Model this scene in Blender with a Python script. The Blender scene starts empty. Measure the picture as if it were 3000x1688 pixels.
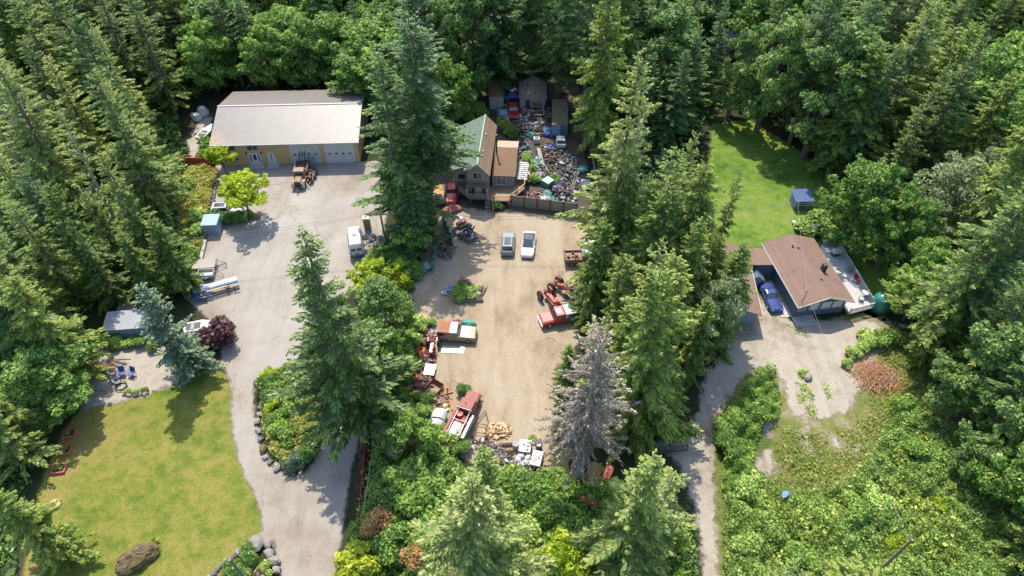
import bpy, math, random
import numpy as np
from math import radians as R, sin, cos, pi
from mathutils import Vector, Matrix

# ------------------------------------------------------------------ camera, world, sun
sc = bpy.context.scene
COL = sc.collection
TH = R(47.0); CH = 65.0; FP = 2000.0      # depression angle, height, focal length in photo pixels
cam = bpy.data.cameras.new('camera'); camo = bpy.data.objects.new('camera', cam); COL.objects.link(camo)
camo.location = (0, 0, CH); camo.rotation_euler = (pi/2 - TH, 0, 0)
cam.sensor_width = 36; cam.lens = 24.0; cam.clip_end = 3000; cam.clip_start = 0.5
sc.camera = camo
SUN_EL = R(58); SUN_AZ = R(12)
w = bpy.data.worlds.new('World'); sc.world = w; w.use_nodes = True
nt = w.node_tree; bg = nt.nodes['Background']
sky = nt.nodes.new('ShaderNodeTexSky'); sky.sky_type = 'NISHITA'; sky.sun_disc = False
sky.sun_elevation = SUN_EL; sky.sun_rotation = -SUN_AZ
nt.links.new(sky.outputs[0], bg.inputs[0]); bg.inputs[1].default_value = 0.15
sl = bpy.data.lights.new('sun', 'SUN'); sl.energy = 2.6; sl.angle = R(0.55); sl.color = (1.0, 0.935, 0.80)
so = bpy.data.objects.new('sun', sl); COL.objects.link(so)
sdir = Vector((-sin(SUN_AZ)*cos(SUN_EL), cos(SUN_AZ)*cos(SUN_EL), sin(SUN_EL)))
so.rotation_euler = sdir.to_track_quat('Z', 'Y').to_euler()
sc.view_settings.view_transform = 'Standard'; sc.view_settings.look = 'None'
sc.view_settings.exposure = 1.5; sc.view_settings.gamma = 1
sc.cycles.max_bounces = 6; sc.cycles.diffuse_bounces = 4; sc.cycles.transparent_max_bounces = 8

ST, CT = sin(TH), cos(TH)
def P(px, py, h=0.0):
    """photo pixel (3000 wide) -> world point at height h"""
    dx = (px-1500)/FP; dy = (py-844)/FP
    z = (CH-h)/(ST+dy*CT)
    return (z*dx, z*(CT-dy*ST))
def proj(x, y, z):
    Y = y; Z = CH - z
    d = Y*CT + Z*ST
    v = -Y*ST + Z*CT
    return 1500+FP*x/d, 844+FP*v/d
rng = random.Random(7)

# ------------------------------------------------------------------ materials
MATS = {}
def newmat(name):
    m = bpy.data.materials.new(name); m.use_nodes = True
    return m, m.node_tree, m.node_tree.nodes['Principled BSDF']
def N(t, typ, **kw):
    n = t.nodes.new(typ)
    for k, v in kw.items():
        if hasattr(n, k): setattr(n, k, v)
        else: n.inputs[k].default_value = v
    return n
def noise(t, vec, scale, detail=3.0, rough=0.55):
    n = N(t, 'ShaderNodeTexNoise'); n.inputs['Scale'].default_value = scale
    n.inputs['Detail'].default_value = detail; n.inputs['Roughness'].default_value = rough
    if vec is not None: t.links.new(vec, n.inputs['Vector'])
    return n.outputs['Fac']
def ramp(t, fac, stops):
    r = N(t, 'ShaderNodeValToRGB'); e = r.color_ramp.elements
    while len(e) < len(stops): e.new(0.5)
    for i, (p, c) in enumerate(stops):
        e[i].position = p; e[i].color = (*c, 1) if len(c) == 3 else c
    t.links.new(fac, r.inputs[0]); return r.outputs[0]
def mix(t, fac, a, b, typ='MIX'):
    n = N(t, 'ShaderNodeMixRGB'); n.blend_type = typ
    for i, s in ((0, fac), (1, a), (2, b)):
        if isinstance(s, (int, float)): n.inputs[i].default_value = s
        elif isinstance(s, tuple): n.inputs[i].default_value = (*s, 1)
        else: t.links.new(s, n.inputs[i])
    return n.outputs[0]
def math_(t, op, a, b=0.0, clamp=False):
    n = N(t, 'ShaderNodeMath'); n.operation = op; n.use_clamp = clamp
    for i, s in ((0, a), (1, b)):
        if isinstance(s, (int, float)): n.inputs[i].default_value = s
        else: t.links.new(s, n.inputs[i])
    return n.outputs[0]
def objco(t): return N(t, 'ShaderNodeTexCoord').outputs['Object']
def bump(t, bs, h, strength=0.4, dist=0.05):
    b = N(t, 'ShaderNodeBump'); b.inputs['Strength'].default_value = strength; b.inputs['Distance'].default_value = dist
    t.links.new(h, b.inputs['Height']); t.links.new(b.outputs[0], bs.inputs['Normal'])

def mat(name, c, rough=0.6, metal=0.0, var=0.15, scale=3.0, dirt=None, dirt_amt=0.4, spec=0.5):
    """plain surface with soft mottling and optional dirt / rust patches"""
    if name in MATS: return MATS[name]
    m, t, b = newmat(name); o = objco(t)
    n1 = noise(t, o, scale, 4)
    lo = tuple(max(0, x*(1-var)) for x in c); hi = tuple(min(1, x*(1+var)) for x in c)
    colr = ramp(t, n1, [(0.3, lo), (0.7, hi)])
    if dirt:
        n2 = noise(t, o, scale*0.7+0.3, 6, 0.7)
        f = ramp(t, n2, [(0.62-dirt_amt*0.3, (0, 0, 0)), (0.78-dirt_amt*0.3, (1, 1, 1))])
        colr = mix(t, f, colr, dirt)
    t.links.new(colr, b.inputs['Base Color'])
    b.inputs['Roughness'].default_value = rough; b.inputs['Metallic'].default_value = metal
    b.inputs['Specular IOR Level'].default_value = spec
    bump(t, b, noise(t, o, scale*9, 2), 0.15, 0.01)
    MATS[name] = m; return m
def stripes(name, c, c2, period, axis='X', rough=0.5, metal=0.0, dirt=None, bumpd=0.04, width=0.15, dirt_lo=0.6):
    """ribbed or boarded surface: fine lines across one object axis"""
    if name in MATS: return MATS[name]
    m, t, b = newmat(name); o = objco(t)
    s = N(t, 'ShaderNodeSeparateXYZ'); t.links.new(o, s.inputs[0])
    u = math_(t, 'FRACT', math_(t, 'DIVIDE', s.outputs[axis], period))
    line = math_(t, 'LESS_THAN', u, width)
    base = ramp(t, noise(t, o, 0.5, 5), [(0.3, tuple(x*0.9 for x in c)), (0.7, tuple(min(1, x*1.08) for x in c))])
    rnd = N(t, 'ShaderNodeTexWhiteNoise'); rnd.noise_dimensions = '1D'
    t.links.new(math_(t, 'FLOOR', math_(t, 'DIVIDE', s.outputs[axis], period)), rnd.inputs['W'])
    base = mix(t, math_(t, 'MULTIPLY', rnd.outputs[0], 0.3), base, c2)
    colr = mix(t, line, base, c2)
    if dirt:
        f = ramp(t, noise(t, o, 0.8, 7, 0.75), [(dirt_lo, (0, 0, 0)), (dirt_lo+0.12, (1, 1, 1))])
        colr = mix(t, f, colr, dirt)
    t.links.new(colr, b.inputs['Base Color']); b.inputs['Roughness'].default_value = rough; b.inputs['Metallic'].default_value = metal
    bump(t, b, math_(t, 'SUBTRACT', 1.0, line), 0.6, bumpd)
    MATS[name] = m; return m
def glass(name='glass', c=(0.03, 0.04, 0.045)):
    if name in MATS: return MATS[name]
    m, t, b = newmat(name); b.inputs['Base Color'].default_value = (*c, 1)
    b.inputs['Roughness'].default_value = 0.08; b.inputs['Specular IOR Level'].default_value = 0.8
    n = noise(t, objco(t), 2.0, 3); t.links.new(ramp(t, n, [(0.3, tuple(x*0.7 for x in c)), (0.7, tuple(x*1.6 for x in c))]), b.inputs['Base Color'])
    MATS[name] = m; return m
def paint(name, c, dirt=None, amt=0.3, rough=0.3):
    if name in MATS: return MATS[name]
    m, t, b = newmat(name); o = objco(t)
    colr = ramp(t, noise(t, o, 1.5, 4), [(0.3, tuple(x*0.92 for x in c)), (0.7, tuple(min(1, x*1.05) for x in c))])
    rg = rough
    if dirt:
        f = ramp(t, noise(t, o, 1.6, 7, 0.7), [(0.66-amt*0.4, (0, 0, 0)), (0.74-amt*0.4, (1, 1, 1))])
        colr = mix(t, f, colr, dirt)
        rr = math_(t, 'MULTIPLY_ADD', f, 0.5); 
        rr.node.inputs[2].default_value = rough
        t.links.new(rr, b.inputs['Roughness'])
    else: b.inputs['Roughness'].default_value = rough
    t.links.new(colr, b.inputs['Base Color']); b.inputs['Coat Weight'].default_value = 0.4 if not dirt else 0.1
    MATS[name] = m; return m
LG = (2.35, 2.2, 1.85)
def leafmat(name, c1, c2, c3, trans=0.45, gloss=0.5):
    """foliage: colour varies leaf by leaf, clump by clump and tree by tree"""
    if name in MATS: return MATS[name]
    c1, c2, c3 = [tuple(q*k for q, k in zip(c, LG)) for c in (c1, c2, c3)]
    m, t, b = newmat(name)
    a = N(t, 'ShaderNodeAttribute'); a.attribute_name = 'rnd'
    oi = N(t, 'ShaderNodeObjectInfo')
    n = noise(t, objco(t), 0.45, 3)
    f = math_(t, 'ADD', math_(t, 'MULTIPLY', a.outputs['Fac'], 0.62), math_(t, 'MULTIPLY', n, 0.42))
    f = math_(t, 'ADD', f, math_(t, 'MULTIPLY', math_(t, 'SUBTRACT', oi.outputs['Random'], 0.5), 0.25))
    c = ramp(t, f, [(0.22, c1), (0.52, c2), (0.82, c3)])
    t.links.new(c, b.inputs['Base Color']); b.inputs['Roughness'].default_value = gloss
    b.inputs['Specular IOR Level'].default_value = 0.35
    tr = N(t, 'ShaderNodeBsdfTranslucent'); t.links.new(mix(t, 1.0, c, (1.25, 1.3, 0.7), 'MULTIPLY'), tr.inputs[0])
    ms = N(t, 'ShaderNodeMixShader'); ms.inputs[0].default_value = trans
    t.links.new(b.outputs[0], ms.inputs[1]); t.links.new(tr.outputs[0], ms.inputs[2])
    t.links.new(ms.outputs[0], t.nodes['Material Output'].inputs['Surface'])
    MATS[name] = m; return m
GG = 0.58
def groundmat(name, cols, big=0.08, mid=0.5, fine=6.0, edge=True, bumpd=0.03, bstr=0.4, soft=0.5, wob=2.2, fineamt=0.25, stretch=None, tracks=0.0, crack=False):
    cols = [tuple(q*GG for q in c) for c in cols]
    m, t, b = newmat(name); g = N(t, 'ShaderNodeNewGeometry').outputs['Position']
    v = g
    if stretch:
        mp = N(t, 'ShaderNodeMapping'); mp.inputs['Scale'].default_value = stretch; t.links.new(g, mp.inputs[0]); v = mp.outputs[0]
    f = math_(t, 'ADD', math_(t, 'MULTIPLY', noise(t, v, big, 4, 0.6), 0.55), math_(t, 'MULTIPLY', noise(t, v, mid, 5, 0.65), 0.45))
    n = len(cols)
    c = ramp(t, f, [(0.38+0.25*i/(n-1), cols[i]) for i in range(n)])
    nf = noise(t, g, fine, 5, 0.75)
    c = mix(t, fineamt*2, c, ramp(t, nf, [(0.3, (0.25,)*3), (0.7, (0.75,)*3)]), 'OVERLAY')
    if tracks:
        mp2 = N(t, 'ShaderNodeMapping'); mp2.inputs['Scale'].default_value = (0.9, 0.05, 1); mp2.inputs['Rotation'].default_value = (0, 0, 0.06)
        dn = N(t, 'ShaderNodeTexNoise'); dn.inputs['Scale'].default_value = 0.05; t.links.new(g, dn.inputs['Vector'])
        vm = N(t, 'ShaderNodeVectorMath'); vm.operation = 'MULTIPLY_ADD'; t.links.new(dn.outputs['Color'], vm.inputs[0]); vm.inputs[1].default_value = (7, 0, 0); t.links.new(g, vm.inputs[2])
        t.links.new(vm.outputs[0], mp2.inputs[0])
        c = mix(t, tracks, c, ramp(t, noise(t, mp2.outputs[0], 1.0, 4, 0.6), [(0.35, (0.30,)*3), (0.65, (0.70,)*3)]), 'OVERLAY')
        st = ramp(t, noise(t, g, 0.35, 7, 0.75), [(0.62, (0, 0, 0)), (0.74, (1, 1, 1))])
        c = mix(t, math_(t, 'MULTIPLY', st, 0.35), c, tuple(q*0.55 for q in cols[0]))
    if crack:
        vo = N(t, 'ShaderNodeTexVoronoi'); vo.feature = 'DISTANCE_TO_EDGE'; vo.inputs['Scale'].default_value = 0.16
        wv = N(t, 'ShaderNodeVectorMath'); wv.operation = 'MULTIPLY_ADD'; n5 = N(t, 'ShaderNodeTexNoise'); n5.inputs['Scale'].default_value = 0.5; t.links.new(g, n5.inputs['Vector'])
        t.links.new(n5.outputs['Color'], wv.inputs[0]); wv.inputs[1].default_value = (3, 3, 0); t.links.new(g, wv.inputs[2]); t.links.new(wv.outputs[0], vo.inputs['Vector'])
        ck = math_(t, 'LESS_THAN', vo.outputs['Distance'], 0.006)
        c = mix(t, math_(t, 'MULTIPLY', ck, 0.3), c, tuple(q*0.5 for q in cols[0]))
    t.links.new(c, b.inputs['Base Color']); b.inputs['Roughness'].default_value = 0.9; b.inputs['Specular IOR Level'].default_value = 0.15
    bump(t, b, nf, bstr, bumpd)
    if edge:
        a = N(t, 'ShaderNodeAttribute'); a.attribute_name = 'edge'
        nn = math_(t, 'MULTIPLY', math_(t, 'SUBTRACT', noise(t, g, 0.9, 6, 0.7), 0.5), wob)
        fac = math_(t, 'DIVIDE', math_(t, 'ADD', a.outputs['Fac'], nn), soft, True)
        tr = N(t, 'ShaderNodeBsdfTransparent'); ms = N(t, 'ShaderNodeMixShader')
        t.links.new(fac, ms.inputs[0]); t.links.new(tr.outputs[0], ms.inputs[1]); t.links.new(b.outputs[0], ms.inputs[2])
        t.links.new(ms.outputs[0], t.nodes['Material Output'].inputs['Surface'])
    return m

# ------------------------------------------------------------------ object helpers
def tag(o, label=None, cat=None, group=None, kind=None):
    if label: o['label'] = label
    if cat: o['category'] = cat
    if group: o['group'] = group
    if kind: o['kind'] = kind
    return o
def thing(name, label, cat, loc=(0, 0, 0), rz=0.0, group=None):
    o = bpy.data.objects.new(name, None); COL.objects.link(o); o.empty_display_size = 0.3
    if len(loc) == 2: loc = (loc[0], loc[1], 0)
    o.location = loc; o.rotation_euler = (0, 0, rz)
    return tag(o, label, cat, group)
def dup(o, parent=None):
    c = o.copy(); COL.objects.link(c); c.parent = parent
    for ch in list(o.children): dup(ch, c)
    return c
class MB:
    def __init__(s): s.v = []; s.f = []; s.m = []
    def add(s, vs, fs, m=0, mtx=None):
        n = len(s.v)
        if mtx is not None: vs = [mtx @ Vector(v) for v in vs]
        s.v += [tuple(v) for v in vs]; s.f += [tuple(i+n for i in f) for f in fs]; s.m += [m]*len(fs); return s
    def box(s, x0, x1, y0, y1, z0, z1, m=0, mtx=None):
        vs = [(x, y, z) for z in (z0, z1) for y in (y0, y1) for x in (x0, x1)]
        return s.add(vs, [(0, 2, 3, 1), (4, 5, 7, 6), (0, 1, 5, 4), (2, 6, 7, 3), (0, 4, 6, 2), (1, 3, 7, 5)], m, mtx)
    def rbox(s, x0, x1, y0, y1, z0, z1, r=0.08, m=0, mtx=None):
        """box with chamfered edges"""
        X = ((x0, x0+r, x1-r, x1)); Y = (y0, y0+r, y1-r, y1)
        rings = []
        for z, ins in ((z0, r), (z0+r, 0), (z1-r, 0), (z1, r)):
            a, b, c, d = x0+ins, x1-ins, y0+ins, y1-ins; q = r*0.7
            rings.append([(a+q, c, z), (b-q, c, z), (b, c+q, z), (b, d-q, z), (b-q, d, z), (a+q, d, z), (a, d-q, z), (a, c+q, z)])
        return s.loft(rings, m, mtx)
    def loft(s, rings, m=0, mtx=None, cap=True, closed=True):
        k = len(rings[0]); vs = [p for r in rings for p in r]; fs = []
        for i in range(len(rings)-1):
            for j in range(k if closed else k-1):
                a, b = i*k+j, i*k+(j+1) % k; fs.append((a, b, b+k, a+k))
        if cap: fs += [tuple(range(k-1, -1, -1)), tuple(range((len(rings)-1)*k, len(rings)*k))]
        return s.add(vs, fs, m, mtx)
    def tube(s, p0, p1, r0, r1=None, n=8, m=0):
        r1 = r0 if r1 is None else r1; p0 = Vector(p0); p1 = Vector(p1); d = (p1-p0)
        if d.length < 1e-6: return s
        q = d.to_track_quat('Z', 'Y')
        rg = [[tuple(p+q @ Vector((r*cos(2*pi*i/n), r*sin(2*pi*i/n), 0))) for i in range(n)] for p, r in ((p0, r0), (p1, r1))]
        return s.loft(rg, m)
    def path(s, pts, r, n=6, m=0):
        for a, b in zip(pts[:-1], pts[1:]): s.tube(a, b, r, r, n, m)
        return s
    def ball(s, c, rx, ry, rz, m=0, n=10, k=6, jit=0, rn=None):
        rings = []
        for i in range(1, k):
            a = pi*i/k; rings.append([(c[0]+rx*sin(a)*cos(2*pi*j/n)*(1+(rn.uniform(-jit, jit) if jit else 0)), c[1]+ry*sin(a)*sin(2*pi*j/n)*(1+(rn.uniform(-jit, jit) if jit else 0)), c[2]-rz*cos(a)*(1+(rn.uniform(-jit, jit)*0.6 if jit else 0))) for j in range(n)])
        rings = [[(c[0]+rx*.05*cos(2*pi*j/n), c[1]+ry*.05*sin(2*pi*j/n), c[2]-rz) for j in range(n)]]+rings+[[(c[0]+rx*.05*cos(2*pi*j/n), c[1]+ry*.05*sin(2*pi*j/n), c[2]+rz) for j in range(n)]]
        return s.loft(rings, m)
    def torus(s, c, Rr, r, axis='y', n=16, k=8, m=0):
        vs = []; fs = []
        for i in range(n):
            a = 2*pi*i/n
            for j in range(k):
                b = 2*pi*j/k; q = Rr+r*cos(b); h = r*sin(b)
                p = (q*cos(a), h, q*sin(a)) if axis == 'y' else ((q*cos(a), q*sin(a), h) if axis == 'z' else (h, q*cos(a), q*sin(a)))
                vs.append((c[0]+p[0], c[1]+p[1], c[2]+p[2]))
        for i in range(n):
            for j in range(k):
                fs.append((i*k+j, ((i+1) % n)*k+j, ((i+1) % n)*k+(j+1) % k, i*k+(j+1) % k))
        return s.add(vs, fs, m)
    def build(s, name, mats, parent=None, loc=None, rz=None, smooth=False, bevel=0):
        me = bpy.data.meshes.new(name); me.from_pydata(s.v, [], s.f)
        if not isinstance(mats, (list, tuple)): mats = [mats]
        for mm in mats: me.materials.append(mm)
        if len(mats) > 1: me.polygons.foreach_set('material_index', s.m)
        me.validate(); 
        import bmesh
        bm = bmesh.new(); bm.from_mesh(me); bmesh.ops.recalc_face_normals(bm, faces=bm.faces); bm.to_mesh(me); bm.free()
        if smooth: me.polygons.foreach_set('use_smooth', [True]*len(me.polygons))
        o = bpy.data.objects.new(name, me); COL.objects.link(o)
        if parent is not None: o.parent = parent
        if loc is not None: o.location = loc if len(loc) == 3 else (*loc, 0)
        if rz is not None: o.rotation_euler[2] = rz
        return o
def RZ(a, loc=(0, 0, 0)): return Matrix.Translation(loc) @ Matrix.Rotation(a, 4, 'Z')

# ------------------------------------------------------------------ ground
def poly_dist(pts, poly):
    """signed distance, positive inside"""
    pts = np.asarray(pts, float); n = len(poly); best = np.full(len(pts), 1e9); inside = np.zeros(len(pts), bool)
    for i in range(n):
        a = np.array(poly[i]); b = np.array(poly[(i+1) % n]); ab = b-a
        tt = np.clip(((pts-a)@ab)/max(1e-9, ab@ab), 0, 1); d = np.linalg.norm(pts-(a+tt[:, None]*ab), axis=1)
        best = np.minimum(best, d)
        c = (a[1] > pts[:, 1]) != (b[1] > pts[:, 1])
        xi = (b[0]-a[0])*(pts[:, 1]-a[1])/((b[1]-a[1]) or 1e-9)+a[0]
        inside ^= c & (pts[:, 0] < xi)
    return np.where(inside, best, -best)
def sheet(name, pix, z, m, step=0.6, margin=1.2):
    poly = [P(*p) for p in pix]; xs = [p[0] for p in poly]; ys = [p[1] for p in poly]
    X = np.arange(min(xs)-margin, max(xs)+margin, step); Y = np.arange(min(ys)-margin, max(ys)+margin, step)
    gx, gy = np.meshgrid(X, Y); pts = np.stack([gx.ravel(), gy.ravel()], 1); d = poly_dist(pts, poly)
    nx = len(X); keep = (d > -margin)
    fs = []
    K = keep.reshape(len(Y), nx)
    ok = K[:-1, :-1] & K[1:, :-1] & K[:-1, 1:] & K[1:, 1:]
    jj, ii = np.nonzero(ok); a = jj*nx+ii
    faces = np.stack([a, a+1, a+1+nx, a+nx], 1)
    used = np.unique(faces); remap = -np.ones(len(pts), int); remap[used] = np.arange(len(used))
    me = bpy.data.meshes.new(name)
    me.from_pydata([(x, y, z) for x, y in pts[used]], [], remap[faces].tolist())
    at = me.attributes.new('edge', 'FLOAT', 'POINT'); at.data.foreach_set('value', d[used].astype(np.float32))
    me.materials.append(m); o = bpy.data.objects.new(name, me); COL.objects.link(o)
    return tag(o, kind='structure')

g = MB(); g.add([(-700, -300, 0), (700, -300, 0), (700, 900, 0), (-700, 900, 0)], [(0, 1, 2, 3)])
tag(g.build('ground', groundmat('forest_floor', [(0.035, 0.04, 0.018), (0.06, 0.055, 0.03), (0.05, 0.075, 0.022), (0.10, 0.085, 0.055)], 0.09, 0.7, 5, edge=False, bumpd=0.15, bstr=0.6)), kind='structure')
ASPH = groundmat('weathered_asphalt', [(0.33, 0.275, 0.215), (0.435, 0.375, 0.31), (0.46, 0.415, 0.36), (0.51, 0.465, 0.41)], 0.05, 0.22, 9, soft=0.4, wob=1.5, fineamt=0.22, bumpd=0.01, bstr=0.2, tracks=0.16, crack=True)
GRAV = groundmat('pale_gravel', [(0.32, 0.26, 0.18), (0.45, 0.385, 0.30), (0.52, 0.46, 0.385), (0.46, 0.38, 0.28)], 0.1, 0.6, 7, soft=0.5, wob=2.8, fineamt=0.35, tracks=0.2)
DIRT = groundmat('tan_dirt', [(0.30, 0.235, 0.16), (0.46, 0.355, 0.24), (0.52, 0.42, 0.30), (0.46, 0.41, 0.33)], 0.055, 0.3, 6, soft=0.5, wob=3.0, fineamt=0.28, stretch=(1.5, 0.7, 1), tracks=0.16)
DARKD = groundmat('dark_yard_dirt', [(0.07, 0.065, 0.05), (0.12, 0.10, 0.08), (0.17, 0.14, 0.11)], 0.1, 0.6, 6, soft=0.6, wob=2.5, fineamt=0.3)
LAWN = groundmat('mossy_lawn', [(0.11, 0.175, 0.02), (0.20, 0.235, 0.035), (0.31, 0.28, 0.065), (0.37, 0.27, 0.10)], 0.09, 0.8, 5.5, soft=0.4, wob=1.0, fineamt=0.42, bumpd=0.08, bstr=0.8)
LAWNG = groundmat('bright_lawn', [(0.07, 0.14, 0.022), (0.14, 0.24, 0.032), (0.21, 0.30, 0.05), (0.31, 0.32, 0.10)], 0.10, 0.7, 4, soft=0.4, wob=1.6, fineamt=0.3, bumpd=0.08, bstr=0.7)
FIELD = groundmat('rough_field_grass', [(0.10, 0.15, 0.025), (0.17, 0.21, 0.045), (0.27, 0.26, 0.09), (0.42, 0.36, 0.26)], 0.10, 0.5, 3.5, soft=0.6, wob=2.6, fineamt=0.4, bumpd=0.12, bstr=0.8)
WEED = groundmat('dry_weed_bank', [(0.12, 0.15, 0.03), (0.22, 0.19, 0.07), (0.33, 0.22, 0.12)], 0.1, 0.5, 4, soft=0.5, wob=2.0, fineamt=0.35, bumpd=0.1)
sheet('weed_bank', [(600, 480), (640, 500), (612, 620), (600, 760), (560, 790), (530, 720), (520, 600), (545, 500), (565, 470)], 0.010, WEED)
sheet('paved_yard', [(600, 480), (1120, 470), (1140, 600), (1120, 760), (1060, 830), (960, 900), (890, 980), (880, 1080), (770, 1110), (745, 1150), (752, 1230), (770, 1310), (805, 1362), (850, 1392), (900, 1380), (930, 1320), (960, 1240), (1010, 1150), (1085, 1130), (1075, 1250), (1040, 1350), (1022, 1450), (1005, 1580), (985, 1800), (830, 1800), (815, 1688), (795, 1600), (745, 1585), (762, 1545), (757, 1500), (735, 1450), (705, 1380), (680, 1300), (671, 1220), (672, 1150), (662, 1100), (640, 1060), (640, 990), (600, 930), (545, 880), (560, 800), (590, 740), (608, 690), (612, 620), (632, 540), (640, 500)], 0.016, ASPH)
sheet('dirt_yard', [(1290, 600), (1430, 612), (1700, 650), (1760, 700), (1760, 900), (1690, 1020), (1640, 1130), (1625, 1280), (1620, 1380), (1500, 1390), (1390, 1370), (1300, 1310), (1235, 1260), (1215, 1170), (1225, 1060), (1215, 960), (1200, 890), (1210, 800), (1260, 700)], 0.016, DIRT)
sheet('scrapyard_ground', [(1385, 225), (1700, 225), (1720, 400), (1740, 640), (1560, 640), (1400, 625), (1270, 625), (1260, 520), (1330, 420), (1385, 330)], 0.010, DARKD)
sheet('front_lawn', [(240, 1185), (330, 1170), (450, 1145), (520, 1110), (600, 1080), (645, 1085), (690, 1100), (694, 1220), (704, 1300), (728, 1380), (758, 1450), (785, 1530), (770, 1590), (700, 1640), (620, 1720), (560, 1900), (0, 1900), (60, 1688), (90, 1500), (120, 1400), (180, 1260)], 0.012, LAWN)
sheet('gravel_patio', [(240, 1205), (215, 1130), (235, 1050), (300, 1000), (420, 985), (500, 1000), (600, 1020), (640, 1060), (640, 1080), (560, 1110), (490, 1140), (400, 1170), (330, 1190)], 0.020, GRAV)
sheet('back_lawn', [(2080, 360), (2200, 350), (2330, 430), (2460, 520), (2520, 640), (2600, 760), (2640, 900), (2560, 940), (2300, 760), (2120, 740), (2060, 560)], 0.010, LAWNG)
sheet('rough_field', [(2080, 1150), (2130, 1080), (2250, 1030), (2420, 930), (2560, 900), (2700, 1000), (2900, 1400), (3100, 1900), (2060, 1900), (2070, 1400)], 0.010, FIELD)
sheet('gravel_drive', [(2230, 860), (2330, 940), (2480, 935), (2560, 935), (2600, 960), (2610, 1010), (2560, 1080), (2520, 1160), (2480, 1215), (2400, 1235), (2330, 1225), (2300, 1190), (2295, 1130), (2260, 1085), (2220, 1080), (2170, 1130), (2110, 1210), (2100, 1300), (2102, 1420), (2110, 1600), (2122, 1800), (2060, 1800), (2050, 1650), (2030, 1500), (1990, 1380), (1960, 1330), (1840, 1320), (1850, 1290), (1990, 1285), (2040, 1200), (2060, 1100), (2110, 1030), (2140, 950), (2180, 880)], 0.018, GRAV)
sheet('side_path', [(2200, 720), (2250, 760), (2300, 900), (2330, 960), (2210, 960), (2190, 850)], 0.014, FIELD)
for pp in ([(2330, 1250), (2370, 1240), (2390, 1330), (2345, 1350)], [(2480, 1300), (2530, 1290), (2540, 1330), (2490, 1340)], [(2205, 1330), (2260, 1310), (2290, 1380), (2250, 1400), (2200, 1380)], [(2430, 1270), (2470, 1280), (2465, 1320), (2430, 1310)], [(2225, 1230), (2270, 1230), (2280, 1290), (2235, 1300)]):
    sheet('bare_patch', pp, 0.024, GRAV, 0.5)
sheet('far_clearing', [(2900, 200), (3100, 60), (3200, 500), (2980, 480), (2900, 330)], 0.010, LAWNG, 1.0)
sheet('far_pavement', [(2960, 90), (3100, 90), (3150, 210), (2990, 200)], 0.020, GRAV, 1.0)
sheet('woodland_track', [(560, 480), (545, 420), (580, 350), (625, 330), (625, 380), (600, 430)], 0.012, GRAV)
sheet('tree_base_dirt', [(1040, 1160), (1090, 1150), (1085, 1300), (1060, 1480), (1030, 1480), (1045, 1330)], 0.026, groundmat('red_bark_mulch', [(0.16, 0.09, 0.07), (0.24, 0.14, 0.11)], 0.2, 0.8, 8, soft=0.5, wob=1.5))

# ------------------------------------------------------------------ foliage meshes
def leafmesh(name, P0, P1, W, m, rnd=None, seed=0):
    n = len(P0); r = np.random.RandomState(seed)
    mid = P0*0.45+P1*0.55
    V = np.stack([P0, mid+W, P1, mid-W], 1).reshape(-1, 3).astype(np.float32)
    me = bpy.data.meshes.new(name); me.vertices.add(4*n); me.vertices.foreach_set('co', V.ravel())
    me.loops.add(4*n); me.loops.foreach_set('vertex_index', np.arange(4*n, dtype=np.int32))
    me.polygons.add(n); me.polygons.foreach_set('loop_start', np.arange(0, 4*n, 4, dtype=np.int32))
    me.polygons.foreach_set('loop_total', np.full(n, 4, np.int32))
    me.update(calc_edges=True)
    at = me.attributes.new('rnd', 'FLOAT', 'FACE'); at.data.foreach_set('value', (r.rand(n) if rnd is None else rnd).astype(np.float32))
    me.materials.append(m); return me
def unit(a): return a/np.maximum(1e-9, np.linalg.norm(a, axis=-1, keepdims=True))
BARK = mat('grey_brown_bark', (0.11, 0.085, 0.065), 0.95, scale=4, var=0.4)
BARKG = mat('pale_dead_bark', (0.30, 0.27, 0.24), 0.95, scale=4, var=0.35)
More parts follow.
